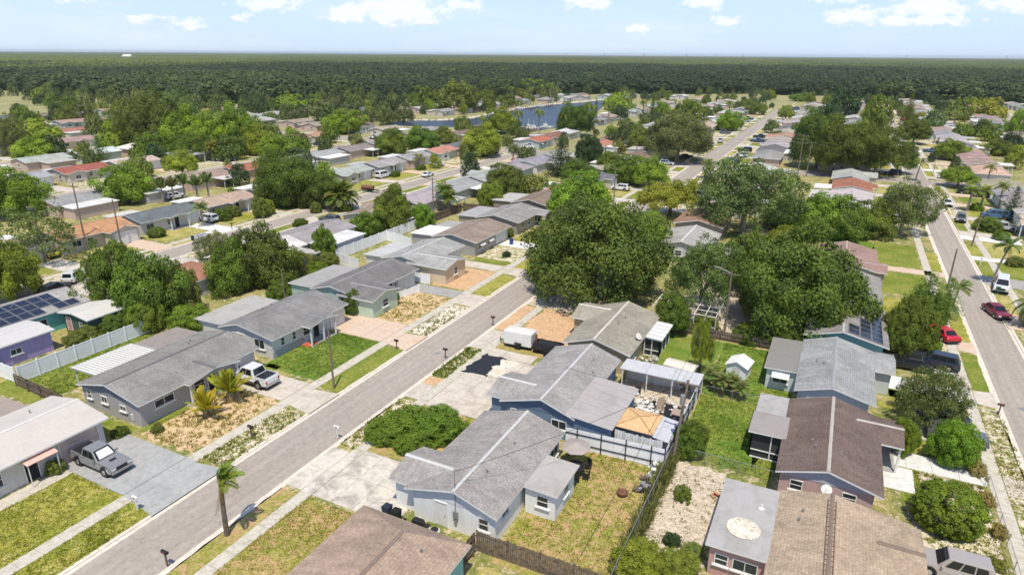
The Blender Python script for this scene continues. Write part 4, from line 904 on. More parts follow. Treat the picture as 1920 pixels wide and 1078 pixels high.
def row(xs, side, ys, where, fixed={}, wdt=13.4, off=18.7, mats=('lawn_olive', 'lawn_green', 'lawn_dry', 'weedy'), noyard=False):
    n = 0
    face = 1 if side < 0 else -1
    for y in ys:
        x = xs + side * off
        if not inview(x, y): continue
        rn, rc = fixed[round(y)][:2] if round(y) in fixed else rnd.choice(ROOFS)
        k = fixed[round(y)][2] if round(y) in fixed and len(fixed[round(y)]) > 2 else rnd.choice('AABBCCDE')
        short = f'{rn} house {ordinal(n)} {where[1]}'
        gen_house(k, x + rnd.uniform(-.4, .4), y, face, tuple(c * rnd.uniform(.93, 1.07) for c in rc), rnd.choice(WALLS), f'{rn} roofed house, {ordinal(n)} {where[0]}', short)
        n += 1
        if not noyard:
            fx = x + face * 5.2; rx = xs + side * 2.9; yd = y + face * 4.2
            o = ubox('driveway', min(fx, rx), max(fx, rx), yd - 1.9, yd + 1.9, -.03, .035, rnd.choice(['concrete', 'concrete_white', 'concrete_old', 'concrete_pink', 'concrete'])); o['kind'] = 'structure'
            for q in (0, 1):
                xa, xb = (rx + side * .4, rx + side * 2.8) if q == 0 else (rx + side * 4.4, fx)
                ya, yb = (yd + 2.1, yd + 11.4) if face < 0 else (yd - 11.4, yd - 2.1)
                o = ubox('lawn', min(xa, xb), max(xa, xb), ya, yb, -.03, .014, rnd.choice(mats)); o['kind'] = 'structure'
            CARSPOTS.append((x, yd, fx, rx, face, short))
P15 = 15.25
FIX = {}
R_ = dict(ROOFS)
row(-101.5, 1, [57, 72.5, 86, 104.5, 119.5, 134.5, 149.5, 164.5, 179.5, 195], ('on the right side of the left street', 'right of the left street'), {57: ('terracotta', (.36, .2, .14)), 72: ('white', (.6, .6, .58), 'A'), 86: ('mid grey', (.34, .33, .32)), 104: ('brown', (.33, .26, .2)), 120: ('mid grey', (.38, .37, .36)), 134: ('mid grey', (.33, .33, .32)), 150: ('mid grey', (.36, .36, .35)), 164: ('mid grey', (.33, .32, .31)), 180: ('mid grey', (.3, .3, .3))})
house('grey roofed teal house with dark solar panels at the left edge of the view', 'teal house at the left edge', -1, -92.5, -84.0, 32.6, 46.2, 1.0, (.52, .52, .51), (.16, .5, .48), xm=-89, wins=[('r', 40, 1.4, 1, 1), ('r', 44.5, 1.2, 1, 1)])
solar('dark solar panels on the rear slope of the left edge house', -88.6, -84.2, 34.0, 45.0, 3, 8, lambda x: 2.6 + 1.0 * (x + 84.0) / -5.0, skip=((0, 7), (1, 7), (2, 5)))
house('small white flat-roofed garden cottage with dark green walls', 'white flat-roofed cottage', -1, -83.6, -77.6, 41.6, 46.8, .4, (.80, .79, .76), (.07, .12, .09), rmat='flat_clean', cap=(.7, .7, .68), doors=[('s', -82, .9, 2.0, (.55, .28, .28))], wins=[('s', -79.6, .7, 1.0, .9)], bare=True)
house('lilac walled shed with white sheet roof at the left edge', 'lilac walled shed', -1, -84.4, -78.4, 28.0, 38.4, .3, (.76, .76, .76), (.36, .30, .55), rmat='flat_clean', cap=(.7, .7, .7), wins=[('r', 34.2, 1.2, .7, 1.1)], bare=True)
row(-101.5, -1, [53.5, 67.6, 82, 97, 112, 139, 154.5, 169.5, 185, 199.5], ('on the left side of the left street', 'left of the left street'), {54: ('tan', (.4, .33, .25)), 68: ('terracotta', (.52, .26, .15), 'E'), 82: ('dark grey', (.16, .16, .17), 'B'), 97: ('tan', (.44, .35, .26), 'B'), 139: ('mid grey', (.38, .375, .36), 'A'), 154: ('mid grey', (.35, .34, .33), 'B'), 170: ('mid grey', (.34, .33, .32), 'A'), 185: ('terracotta', (.45, .24, .16), 'A')})
row(-167, 1, [83, 100, 115, 130, 145.5, 160.5, 175.5, 191], ('on the right side of the third street', 'right of the third street'), {83: ('mid grey', (.30, .30, .31), 'C'), 100: ('brown', (.3, .22, .2)), 115: ('brown', (.33, .25, .22)), 130: ('rusty red', (.38, .15, .10), 'B'), 146: ('mid grey', (.3, .3, .3)), 160: ('mid grey', (.36, .36, .35)), 176: ('brown', (.28, .24, .22))})
row(-167, -1, [76, 91, 106.5, 122, 140, 155, 170, 185.5, 200], ('on the left side of the third street', 'left of the third street'), {91: ('mid grey', (.36, .36, .35), 'C'), 106: ('rusty red', (.34, .12, .09), 'A'), 122: ('beige', (.50, .43, .36), 'C'), 140: ('mid grey', (.33, .33, .33)), 155: ('mid grey', (.36, .36, .35)), 170: ('tan', (.42, .35, .28)), 186: ('terracotta', (.5, .27, .16), 'A')})
row(-232, 1, [112, 128, 144, 160, 176, 192], ('on the right side of the fourth street', 'right of the fourth street'), {144: ('white', (.62, .62, .6)), 128: ('white', (.6, .6, .6))})
row(-232, -1, [112, 128, 144, 160, 176, 192, 207], ('on the left side of the fourth street', 'left of the fourth street'), {176: ('terracotta', (.5, .27, .16), 'A')})
row(-250, -1, [226, 241, 257, 272], ('in the far left row before the forest', 'far left by the forest'), noyard=True)
row(-300, 1, [146, 162, 178, 194, 228, 246], ('far left beyond the fourth street', 'far beyond the fourth street'), {162: ('rusty red', (.4, .18, .13)), 178: ('rusty red', (.4, .2, .14))}, noyard=True)
row(-39.25, -1, [146, 161, 176.5, 191.5, 203.5], ('along the middle street left side before the junction', 'before the junction'))
row(-39.25, 1, [150, 165.5, 181, 197], ('along the middle street right side before the junction', 'right before the junction'), {150: ('mid grey', (.38, .37, .36)), 197: ('pale grey', (.5, .5, .48))})
row(20.6, -1, [152, 167.5, 182.5, 197.5], ('along the right-hand street left side before the junction', 'on the near right-hand street'), {152: ('white', (.64, .63, .6), 'C'), 168: ('beige', (.54, .47, .41), 'C'), 182: ('rusty red', (.36, .15, .10), 'B')}, off=17.2)
row(20.6, 1, [126, 141.5, 156.5, 172, 187, 201], ('along the right-hand street far side before the junction', 'across the right-hand street'), {142: ('mid grey', (.42, .41, .40), 'E'), 156: ('tan', (.5, .4, .3), 'B'), 172: ('pale grey', (.42, .39, .37), 'D'), 187: ('mid grey', (.33, .32, .32), 'D')}, off=18.2)
far = [226.5 + P15 * i for i in range(24)]
row(-39.25, -1, far[:14], ('left of the middle street beyond the junction', 'left of the far middle street'), off=18)
row(-39.25, 1, far[:19], ('right of the middle street beyond the junction', 'right of the far middle street'), off=18)
row(20.6, -1, far[:22], ('left of the right-hand street beyond the junction', 'left of the far right-hand street'), off=17.4)
row(20.6, 1, far, ('right of the right-hand street beyond the junction', 'right of the far right-hand street'), {226: ('tan', (.50, .37, .28), 'D')}, off=17.8)
row(84, -1, far, ('on the left of the far right street', 'left of the far right street'), off=18)
row(84, 1, far, ('on the right of the far right street', 'right of the far right street'), off=18)
row(147, -1, far, ('on the left of the outermost right street', 'left of the outermost street'), off=18)
# beyond the left street's end, down to the river
row(-99, -1, [318, 336, 356, 376, 396, 416, 436, 456], ('on the bank just right of the river', 'on the right bank'), off=14, noyard=True)
row(-88, 1, [228, 244, 262, 280, 298, 318, 338, 356, 376, 396, 416, 436, 456, 476, 496], ('on the near bank street right of the river', 'right of the river'), {228: ('terracotta', (.45, .2, .14)), 244: ('brown', (.25, .12, .1))}, off=9, noyard=True)
row(-88, -1, [228, 243, 259], ('just below the river boats', 'below the river boats'), {228: ('rusty red', (.42, .15, .1)), 243: ('brown', (.26, .12, .1))}, off=16, noyard=True)
row(-300, -1, [150, 166, 182, 198, 214, 232, 250, 268], ('in the outermost left row', 'outermost left'), off=16, noyard=True)
row(-360, -1, [176, 194, 212, 230, 250, 272], ('in the row under the far left trees', 'under the far left trees'), off=0, noyard=True)
for i, (x, y) in enumerate([(-140, 232), (-157, 234), (-175, 230), (-193, 234), (-212, 230), (-231, 236), (-250, 231), (-270, 236), (-290, 232)]):
    if inview(x, y): gen_house('CDBAE'[i % 5], x, y, 1 if i % 2 else -1, rnd.choice(ROOFS)[1], rnd.choice(WALLS), f'low house, {ordinal(i)} from the right along the near bank of the river', f'near bank house {ordinal(i)} from right')
for i, (x, y) in enumerate([(-205, 322), (-204, 342), (-206, 362), (-207, 382), (-206, 402), (-205, 422), (-196, 446), (-190, 468), (-184, 490), (-174, 512), (-160, 534), (-142, 545), (-226, 330), (-228, 352), (-229, 374), (-229, 396), (-228, 418), (-222, 444), (-214, 468), (-206, 492), (-196, 514), (-226, 306), (-250, 303), (-276, 302), (-300, 300), (-120, 540), (-100, 520), (-100, 500)]):
    if inview(x, y): gen_house('CDBAE'[i % 5], x, y, 1, rnd.choice(ROOFS)[1], rnd.choice(WALLS), f'small distant house, {ordinal(i)} among those beyond the far shore of the river', f'far shore house {ordinal(i)}')
print('houses', len(HOUSES))

# ------------------------------------------------------------------ vehicles (front towards +x in their own frame)
def arch(cx, r, z0, n=6):
    return [(cx + r * math.cos(a), z0 + r * math.sin(a)) for a in np.linspace(math.pi, 0, n)]
def vehicle(kind, color):
    spec = dict(
        pickup=dict(L=5.5, W=1.92, wb=(1.75, -1.75), wr=.40, zb=.42, belt=1.12, hood=1.08, cab=(.95, .25, -1.0, -1.25), roof=1.83, deck=1.18, bed=(-1.32, -2.68)),
        suv=dict(L=4.7, W=1.86, wb=(1.42, -1.38), wr=.36, zb=.32, belt=1.02, hood=.98, cab=(1.05, .42, -1.95, -2.25), roof=1.70, deck=1.02),
        sedan=dict(L=4.7, W=1.82, wb=(1.4, -1.38), wr=.33, zb=.25, belt=.92, hood=.88, cab=(1.0, .2, -1.15, -1.85), roof=1.42, deck=.98),
        van=dict(L=5.2, W=1.95, wb=(1.6, -1.6), wr=.36, zb=.34, belt=1.15, hood=1.1, cab=(1.75, 1.05, -2.35, -2.5), roof=1.98, deck=1.15))[kind]
    L_, Wd, wr, zb, belt, hood = (spec[k] for k in ('L', 'W', 'wr', 'zb', 'belt', 'hood')); h = L_ / 2; w = Wd / 2
    root = empty(kind, (0, 0, 0))
    c0, c1, c2, c3 = spec['cab']; fx, rx = spec['wb']; ra = wr + .07
    # side outline of the body with wheel arches
    out = [(-h, zb + .08)] + arch(rx, ra, zb + .0)[:] + arch(fx, ra, zb + .0)[:] + [(h - .06, zb + .04), (h, zb + .22), (h, hood - .14), (h - .06, hood - .05), (h - .5, hood + .02), (c0 + .05, belt + .0), (c3 - .02, belt)]
    if kind == 'pickup': out += [(-h + .02, belt + .04), (-h, belt)]
    elif kind == 'sedan': out += [(-h + .15, belt - .02), (-h, belt - .18)]
    else: out += [(-h + .06, belt), (-h, belt - .1)]
    m = MB()
    iw = w - .05
    pl = [(x, -w + (.07 if z > .8 else .0) * 1, z) for x, z in out]; pr = [(x, w - (.07 if z > .8 else 0), z) for x, z in out]
    m.hull(pl, pr); body = m.build('body', 'paint', root, color, bevel=.05)
    # cabin
    rz = spec['roof']; inset = .17
    m = MB(); bw = w - .09
    m.hull([(c0, -bw, belt - .03), (c0, bw, belt - .03), (c3, bw, belt - .03), (c3, -bw, belt - .03)], [(c1, -bw + inset, rz), (c1, bw - inset, rz), (c2, bw - inset, rz), (c2, -bw + inset, rz)])
    m.build('cabin', 'paint', root, color, bevel=.05)
    # glass: windscreen, rear window and side windows proud of the cabin faces
    def face(p, q, t0, t1, s0, s1, off):
        """quad on the face spanned by bottom p0-p1 and top q0-q1"""
        (p0, p1), (q0, q1) = (map(Vector, p), map(Vector, q)); n = (p1 - p0).cross(q0 - p0).normalized() * off
        P_ = lambda s, t_: (p0.lerp(p1, s)).lerp(q0.lerp(q1, s), t_) + n
        return [P_(s0, t0), P_(s1, t0), P_(s1, t1), P_(s0, t1)]
    B = {'fl': (c0, bw, belt), 'fr': (c0, -bw, belt), 'rl': (c3, bw, belt), 'rr': (c3, -bw, belt)}; T_ = {'fl': (c1, bw - inset, rz), 'fr': (c1, -bw + inset, rz), 'rl': (c2, bw - inset, rz), 'rr': (c2, -bw + inset, rz)}
    def pane(nm, pts): 
        m = MB(); m.poly(pts); m.build(nm, 'carglass', root, fixn=False)
    pane('windscreen', face((B['fr'], B['fl']), (T_['fr'], T_['fl']), .06, .93, .05, .95, .015)); pane('rear_window', face((B['rl'], B['rr']), (T_['rl'], T_['rr']), .12, .88, .08, .92, .015))
    nw = 2 if kind in ('pickup', 'sedan') else 3
    for sd in (0, 1):
        a, b = (('fl', 'rl') if sd else ('rr', 'fr'))
        for k in range(nw):
            s0, s1 = .1 + .8 * k / nw + .015, .1 + .8 * (k + 1) / nw - .015; pane('side_window', face((B[a], B[b]), (T_[a], T_[b]), .1, .86, s0, s1, .015))
    if kind == 'pickup':
        b0, b1 = spec['bed']
        m = MB(); m.box(b1 + .08, b0 - .02, -w + .16, w - .16, belt - .02, belt + .055); m.build('bed_cover', 'black', root)
        m = MB(); m.box(b1 + .0, b0, w - .14, w - .06, belt - .03, belt + .1); m.box(b1, b0, -w + .06, -w + .14, belt - .03, belt + .1); m.box(b1 - .03, b1 + .06, -w + .06, w - .06, belt - .03, belt + .1); m.build('bed_rail', 'paint', root, color)
    # wheels
    for x in (fx, rx):
        for sg in (-1, 1):
            m = MB(); m.tube((x, sg * (w - .3), wr + .03), (x, sg * (w + .004), wr + .03), ra + .03, ra + .03, 18); m.build('wheel_arch', 'black', root)
            m = MB(); m.tube((x, sg * (w - .24), wr), (x, sg * (w + .01), wr), wr, wr, 18); wo_ = m.build('wheel', 'tyre', root)
            m = MB(); m.tube((x, sg * (w - .02), wr), (x, sg * (w + .025), wr), wr * .62, wr * .55, 14); m.build('rim', 'chrome', wo_)
    for sg in (-1, 1):
        m = MB(); m.box(h - .1, h + .012, sg * (w - .48), sg * (w - .1), hood - .33, hood - .15); m.build('headlight', 'lamp', root)
        m = MB(); m.box(-h - .015, -h + .1, sg * (w - .28), sg * (w - .08), belt - .38, belt - .16); m.build('tail_light', 'redlamp', root)
        m = MB(); m.box(c0 - .35, c0 - .2, sg * (w - .06), sg * (w + .14), belt + .02, belt + .17); m.build('mirror', 'paint', root, color, bevel=.02)
    m = MB(); m.box(h - .03, h + .025, -w * .5, w * .5, hood - .46, hood - .14); m.build('grille', 'black', root)
    m = MB(); m.box(h - .12, h + .07, -w + .08, w - .08, zb - .02, zb + .2); m.build('bumper', 'grey' if kind == 'pickup' else 'black', root, bevel=.03)
    m = MB(); m.box(-h - .07, -h + .12, -w + .08, w - .08, zb - .02, zb + .22); m.build('bumper', 'chrome' if kind == 'pickup' else 'black', root, bevel=.03)
    m = MB(); m.box(-h + .1, h - .15, -w + .12, w - .12, .18, zb + .14); m.build('underbody', 'dark', root)
    return root
VC = {}; ALLCARS = []
CAT = {'pickup': 'pickup truck', 'suv': 'suv', 'sedan': 'car', 'van': 'van'}
def car(kind, x, y, deg, color, label, z=.05, group=None):
    if kind not in VC: r = VC[kind] = vehicle(kind, color)
    else: r = copy_tree(VC[kind])
    r.location = (x, y, z); r.rotation_euler = (0, 0, R(deg)); r['label'] = label; r['category'] = CAT[kind]
    if group: r['group'] = group
    ALLCARS.append(r)
    for c in r.children:
        if c.name.split('.')[0] in ('body', 'cabin', 'mirror', 'bed_rail'): c.color = (*color, 1)
    return r
SILVER, WHITE, BLACK_, NAVY, RED, MAROON, GREYC = (.42, .42, .42), (.75, .75, .74), (.012, .012, .014), (.02, .028, .05), (.55, .015, .03), (.22, .012, .04), (.13, .135, .14)
tk = car('pickup', -51.7, 26.35, 0, (.24, .24, .24), 'silver grey pickup truck with hood scoop parked on the blue-grey driveway', z=.055)
m = MB(); m.hull([(1.5, -.3, 1.09), (1.9, -.3, 1.08), (1.9, .3, 1.08), (1.5, .3, 1.09)], [(1.55, -.25, 1.15), (1.86, -.25, 1.12), (1.86, .25, 1.12), (1.55, .25, 1.15)]); m.build('hood_scoop', 'black', tk)
m = MB(); m.poly([(.93, -.62, 1.2), (.93, .62, 1.2), (.4, .52, 1.7), (.4, -.52, 1.7)]); m.build('sunshade', 'lamp', tk, loc=(.02, 0, .02))
pk = car('pickup', -52.6, 42.9, 180, WHITE, 'white pickup truck with brown rocker stripe parked behind the two yellow palms', z=.055)
pk.scale = (1.13, 1.06, 1.1); pk.location.x = -52.2
for sg in (-1, 1):
    m = MB(); m.box(-1.3, 1.3, sg * .955, sg * .975, .45, .72); m.build('side_stripe', 'objc', pk, (.12, .08, .06))
car('suv', 11.1, 44.6, 180, (.40, .36, .33), 'silver station wagon with rusty front wing at the bottom right corner', z=.06)
car('sedan', 12.6, 66.6, 180, NAVY, 'dark blue sedan parked behind the round glossy tree', z=.06)
car('suv', 13.4, 64.0, 0, GREYC, 'slate blue wagon closest to the round glossy tree', z=.06)
car('sedan', 10.5, 79.0, 180, BLACK_, 'black sedan parked beside the dark suv on a white driveway', z=.06)
car('suv', 13.2, 80.9, 172, (.025, .03, .045), 'dark suv with pale roof on the white driveway by the pavement', z=.06)
car('sedan', 14.7, 90.7, 120, RED, 'bright red car half hidden under the leafy tree', z=.05)
car('sedan', 22.3, 103.2, -75, MAROON, 'maroon car parked at an angle on the right-hand street', z=GZ + .02)
car('van', 24.7, 115.5, -100, WHITE, 'white van parked across the pavement by the leaning palm', z=.03)
car('pickup', 31.2, 158.6, 180, SILVER, 'silver pickup with camper top behind the clipped hedge tree', z=.03)
car('suv', 25.0, 164.0, -95, GREYC, 'grey suv parked on the grass beside the right-hand street', z=.03)
car('sedan', 24.1, 181, -85, WHITE, 'white car on the verge, between the grey suv and the junction', z=.03)
car('suv', 30.5, 199.5, 180, BLACK_, 'black suv near the umbrella-shaped tree', z=.03)
car('suv', 33.5, 196.2, 180, NAVY, 'navy car beside the black suv near the umbrella-shaped tree', z=.03)
car('suv', 14.6, 222.8, 180, BLACK_, 'black suv at the street junction under the dark oaks', z=.03)
car('van', 32.0, 170.5, 180, (.05, .12, .22), 'blue and white truck with lettered red side panel beside the dark conifer', z=.03)
car('suv', -101.8, 54.5, 120, WHITE, 'white suv on the left street beside the pine', z=GZ + .02)
car('suv', -98.2, 49.3, 112, BLACK_, 'black suv in front of the solar-roofed teal house', z=.02)
car('sedan', -118.0, 59.5, 180, (.62, .5, .06), 'yellow car under the tall open pine', z=.04)
car('suv', -114.6, 89.2, 180, WHITE, 'white suv in the driveway next to the feathery palm', z=.04)
car('sedan', -104.3, 155.0, 95, WHITE, 'white car driving along the left street', z=GZ + .02)
car('pickup', -114.8, 127.5, 120, BLACK_, 'black pickup on the drive behind the barrel trailer', z=.04)
car('van', -117.5, 129.5, 100, WHITE, 'white van in front of the grey house by the barrel trailer', z=.04)
car('van', -114.0, 147.0, 90, WHITE, 'white boxy van against the second grey house', z=.04)
car('sedan', -112.0, 171.5, 180, WHITE, 'white car in the driveway beside the small lawn palm', z=.04)
car('van', -177.1, 147.2, 60, WHITE, 'white van parked behind the red roofed house', z=.04)
car('suv', -174.2, 146.9, 60, BLACK_, 'black car in front of the white van behind the red roof', z=.04)
car('suv', -140.0, 101.0, 80, WHITE, 'white suv, right one of two beside the maroon car', z=.04); car('suv', -142.8, 101.3, 80, WHITE, 'white suv, left one of two beside the maroon car', z=.04); car('sedan', -146.0, 101.5, 80, (.16, .02, .03), 'maroon car beside the pair of white suvs', z=.04)
car('pickup', -246, 158, 20, WHITE, 'white pickup near the far left terracotta roof', z=.04); car('pickup', -170, 216, 10, WHITE, 'white pickup on the street before the river', z=.04); car('sedan', -150.5, 184, 170, WHITE, 'white car beside a short palm behind the grey roofs', z=.04)
car('suv', -160, 197, 30, BLACK_, 'dark car in front of a brown house before the river', z=.04); car('sedan', -104, 222, 5, WHITE, 'white car by the red roofed house near the river', z=.04)
car('sedan', -47.0, 226, 40, BLACK_, 'black car in the deep shade of the spreading junction oak', z=.03); car('pickup', -44.0, 275, 92, WHITE, 'white pickup on the middle street beyond the junction', z=.03); car('sedan', -53.5, 268, 30, (.1, .2, .3), 'teal car in a driveway beyond the junction', z=.03)
car('suv', -49.5, 161.6, 180, WHITE, 'white suv in the shade of the joined carport trees', z=.04)
r = random.Random(77); used = 0
CN = [('white', WHITE), ('silver', SILVER), ('black', BLACK_), ('grey', GREYC), ('red', RED), ('blue', (.04, .09, .2))]
for (x, yd, fx, rx, face, short) in CARSPOTS:
    if x < -100 and x > -200 and yd < 128: continue
    if min((o.location.x - (fx + rx) / 2) ** 2 + (o.location.y - yd) ** 2 for o in ALLCARS) < 60: continue
    if r.random() < .5 and used < 62:
        cn, cc = r.choice(CN); k = r.choice(['sedan', 'suv', 'suv', 'pickup'])
        px = fx + (rx - fx) * r.uniform(.35, .55)
        car(k, px, yd, 0 if face > 0 else 180, cc, f'{cn} {CAT[k].split()[0]} outside the {short}', z=.04); used += 1

# cargo trailer, dark utility trailer and bins on the orange gravel lot
t = empty('cargo_trailer', (-30.8, 64.1, 0), R(2), 'white enclosed cargo trailer with one black wheel on the orange gravel lot', 'trailer')
m = MB(); m.hull([(-1.75, -.9, .45), (1.75, -.9, .45), (1.75, .9, .45), (-1.75, .9, .45)], [(-1.75, -.9, 2.12), (1.75, -.9, 2.12), (1.75, .9, 2.12), (-1.75, .9, 2.12)]); m.build('body', 'white', t, bevel=.05)
m = MB(); m.hull([(-1.7, -.86, 2.12), (1.7, -.86, 2.12), (1.7, .86, 2.12), (-1.7, .86, 2.12)], [(-1.6, -.5, 2.2), (1.6, -.5, 2.2), (1.6, .5, 2.2), (-1.6, .5, 2.2)]); m.build('roof', 'offwhite', t)
for sg in (-1, 1):
    m = MB(); m.tube((.1, sg * .88, .36), (.1, sg * 1.08, .36), .36, .36, 16); q = m.build('wheel', 'tyre', t); m = MB(); m.hull([(-.4, sg * .9, .7), (.6, sg * .9, .7), (.6, sg * 1.1, .7), (-.4, sg * 1.1, .7)], [(-.25, sg * .9, .85), (.45, sg * .9, .85), (.45, sg * 1.1, .82), (-.25, sg * 1.1, .82)]); m.build('mudguard', 'black', t)
m = MB(); m.tube((-1.7, -.5, .45), (-2.7, 0, .45), .05); m.tube((-1.7, .5, .45), (-2.7, 0, .45), .05); m.tube((-2.6, 0, 0), (-2.6, 0, .8), .05); m.build('drawbar', 'black', t)
for k in range(2):
    m = MB(); m.box(1.752, 1.78, -.82 + k * .83, -.02 + k * .83, .55, 2.0); m.build('door', 'offwhite', t); m = MB(); m.box(1.78, 1.81, -.1 + k * .16, -.06 + k * .16, .7, 1.9); m.build('latch_bar', 'grey', t)
m = MB(); m.box(-1.76, 1.76, -.915, .915, .42, .5); m.build('frame', 'black', t)
t = empty('utility_trailer', (-27.0, 63.9, 0), R(4), 'dark utility trailer with a raised end post behind the white cargo trailer', 'trailer')
m = MB(); m.box(-1.6, 1.6, -.85, .85, .55, .65); m.build('bed', 'black', t)
for (a, b, c, d) in ((-1.6, 1.6, -.85, -.8), (-1.6, 1.6, .8, .85), (-1.6, -1.55, -.85, .85), (1.55, 1.6, -.85, .85)):
    m = MB(); m.box(a, b, c, d, .6, 1.25); m.build('side_panel', 'black', t)
m = MB(); m.box(-1.65, -1.45, -.2, .1, .6, 2.1); m.build('post', 'rust', t)
for sg in (-1, 1): m = MB(); m.tube((0, sg * .85, .35), (0, sg * 1.05, .35), .35, .35, 14); m.build('wheel', 'tyre', t)
m = MB(); m.hull([(-1.4, -.7, .9), (1.5, -.7, .9), (1.5, .7, .9), (-1.4, .7, .9)], [(-1.2, -.5, 1.4), (1.3, -.6, 1.2), (1.3, .5, 1.25), (-1.2, .6, 1.45)]); m.build('load', 'black', t, (.1, .06, .06))
def bin_(x, y, col_, label, h=1.05, group=None, rz=0):
    t = empty('wheelie_bin', (x, y, 0), rz, label, 'bin', group)
    m = MB(); m.hull([(-.22, -.25, .05), (.22, -.25, .05), (.22, .25, .05), (-.22, .25, .05)], [(-.29, -.32, h), (.29, -.32, h), (.29, .32, h), (-.29, .32, h)]); m.build('body', 'objc', t, col_)
    m = MB(); m.hull([(-.32, -.35, h), (.32, -.35, h), (.32, .35, h), (-.32, .35, h)], [(-.28, -.3, h + .09), (.28, -.3, h + .09), (.28, .3, h + .05), (-.28, .3, h + .05)]); m.build('lid', 'objc', t, tuple(c * .7 for c in col_))
    for sg in (-1, 1): m = MB(); m.tube((-.2, sg * .26, .1), (-.2, sg * .31, .1), .1, .1, 10); m.build('wheel', 'tyre', t)
    return t
bin_(-28.9, 64.6, (.03, .035, .035), 'black bin between the white cargo trailer and the dark trailer, left one', group='black bins by the trailers'); bin_(-28.5, 63.6, (.03, .035, .035), 'black bin between the white cargo trailer and the dark trailer, nearer one', group='black bins by the trailers')
bin_(-26.3, 32.0, (.03, .04, .07), 'dark blue bin at the corner of the white walled house'); bin_(-25.4, 31.9, (.02, .022, .022), 'black bin with a grey tub on top against the white walled house'); bin_(25.4, 98.5, (.02, .06, .22), 'blue wheeled bin at the right edge beside the road'); bin_(-51.6, 103.2, (.03, .07, .22), 'blue bin in front of the white garage door'); bin_(23.9, 113.3, (.03, .2, .12), 'green bin next to the white van')
# barrel trailer and dinghy trailer on the left street
t = empty('barrel_trailer', (-105.1, 129.3, 0), R(10), 'trailer with a brown barrel-shaped smoker on the left street', 'trailer')
m = MB(); m.tube((-1.7, 0, 1.1), (1.5, 0, 1.1), .55, .55, 14); m.build('barrel', 'rust', t, smooth=False); m = MB(); m.box(-2, 3, -.5, .5, .45, .55); m.build('frame', 'black', t)
for sg in (-1, 1): m = MB(); m.tube((.3, sg * .6, .33), (.3, sg * .8, .33), .33, .33, 14); m.build('wheel', 'tyre', t)
m = MB(); m.tube((-.6, 0, 1.6), (-.6, 0, 2.5), .1); m.tube((.8, 0, 1.6), (.8, 0, 2.4), .08); m.build('chimney', 'grey', t)
t = empty('small_boat', (-103.5, 78.6, 0), R(100), 'small white boat on a trailer at the left street kerb', 'boat')
m = MB(); m.hull([(-2, -.5, .4), (1.6, -.45, .4), (2.4, 0, .5), (1.6, .45, .4), (-2, .5, .4)], [(-2.1, -.85, 1.1), (1.5, -.8, 1.1), (2.8, 0, 1.2), (1.5, .8, 1.1), (-2.1, .85, 1.1)]); m.build('hull', 'white', t); m = MB(); m.box(-2.4, -2.05, -.2, .2, .6, 1.5); m.build('outboard_motor', 'black', t); m = MB(); m.box(-1.9, 1.3, -.6, .6, 1.105, 1.13); m.build('cockpit', 'grey', t)

# ------------------------------------------------------------------ fences
def fence_vinyl(label, a, b, h=1.85, step=2.05, both=True):
    a, b = Vector(a), Vector(b); n = max(1, round((b - a).length / step)); d = (b - a) / n; ang = math.atan2(d.y, d.x); Ln = d.length
    root = empty('vinyl_fence', (a.x, a.y, 0), ang, label, 'fence')
    for k in range(n + 1):
        ubox('post', k * Ln - .07, k * Ln + .07, -.07, .07, -.02, h + .1, 'vinyl', root)
        if k < n: 
            ubox('panel', k * Ln + .07, (k + 1) * Ln - .07, -.022, .022, .05, h - .05, 'vinyl', root)
            ubox('rail', k * Ln + .07, (k + 1) * Ln - .07, -.035, .035, h - .12, h, 'vinyl', root); ubox('rail', k * Ln + .07, (k + 1) * Ln - .07, -.035, .035, .06, .18, 'vinyl', root)
    return root
def fence_wood(label, a, b, h=1.7, pick=.16, mat='wood', side=1, lean=.0):
    a, b = Vector(a), Vector(b); L_ = (b - a).length; ang = math.atan2((b - a).y, (b - a).x)
    root = empty('wooden_fence', (a.x, a.y, 0), ang, label, 'fence'); n = int(L_ / pick)
    for k in range(n): ubox('plank', k * pick + .012, (k + 1) * pick - .012, 0, .022, .02, h + rnd.uniform(-.05, .05), mat, root)
    for k in range(int(L_ / 2.4) + 1): ubox('post', k * 2.4 - .05, k * 2.4 + .05, -side * .1 - .05, -side * .1 + .05, 0, h + .05, mat, root)
    for z in (.35, h - .35): ubox('rail', 0, L_, -side * .06 - .02, -side * .06 + .02, z, z + .09, mat, root)
    return root
def fence_chain(label, a, b, h=1.25, step=2.6, mat='grey', mesh_step=.16):
    a, b = Vector(a), Vector(b); L_ = (b - a).length; ang = math.atan2((b - a).y, (b - a).x); n = max(1, round(L_ / step))
    root = empty('chain_link_fence', (a.x, a.y, 0), ang, label, 'fence')
    for k in range(n + 1):
        m = MB(); m.tube((0, 0, -.02), (0, 0, h + .05), .03, .03, 6); o = m.build('post', mat, root, loc=(k * L_ / n, 0, 0))
    m = MB(); m.tube((0, 0, h), (L_, 0, h), .022, .022, 5); m.build('top_rail', mat, root)
    V, F = [], []
    for k in range(int(-h / mesh_step), int(L_ / mesh_step)):
        for sg in (1, -1):
            x0 = k * mesh_step; x1 = x0 + h; 
            if x0 < 0 or x1 > L_: continue
            za, zb = (0.02, h) if sg > 0 else (h, .02); i = len(V); V += [(x0, 0, za), (x0 + .008, 0, za), (x1 + .008, 0, zb), (x1, 0, zb)]; F.append((i, i + 1, i + 2, i + 3))
    me = bpy.data.meshes.new('wire_mesh'); me.from_pydata(V, [], F); me.materials.append(M[mat]); o = link('wire_mesh', me, root); o['kind'] = 'stuff'
    return root
fence_vinyl('white vinyl fence with tall posts behind the corrugated white roof', (-73.6, 31.6), (-73.6, 47.4))
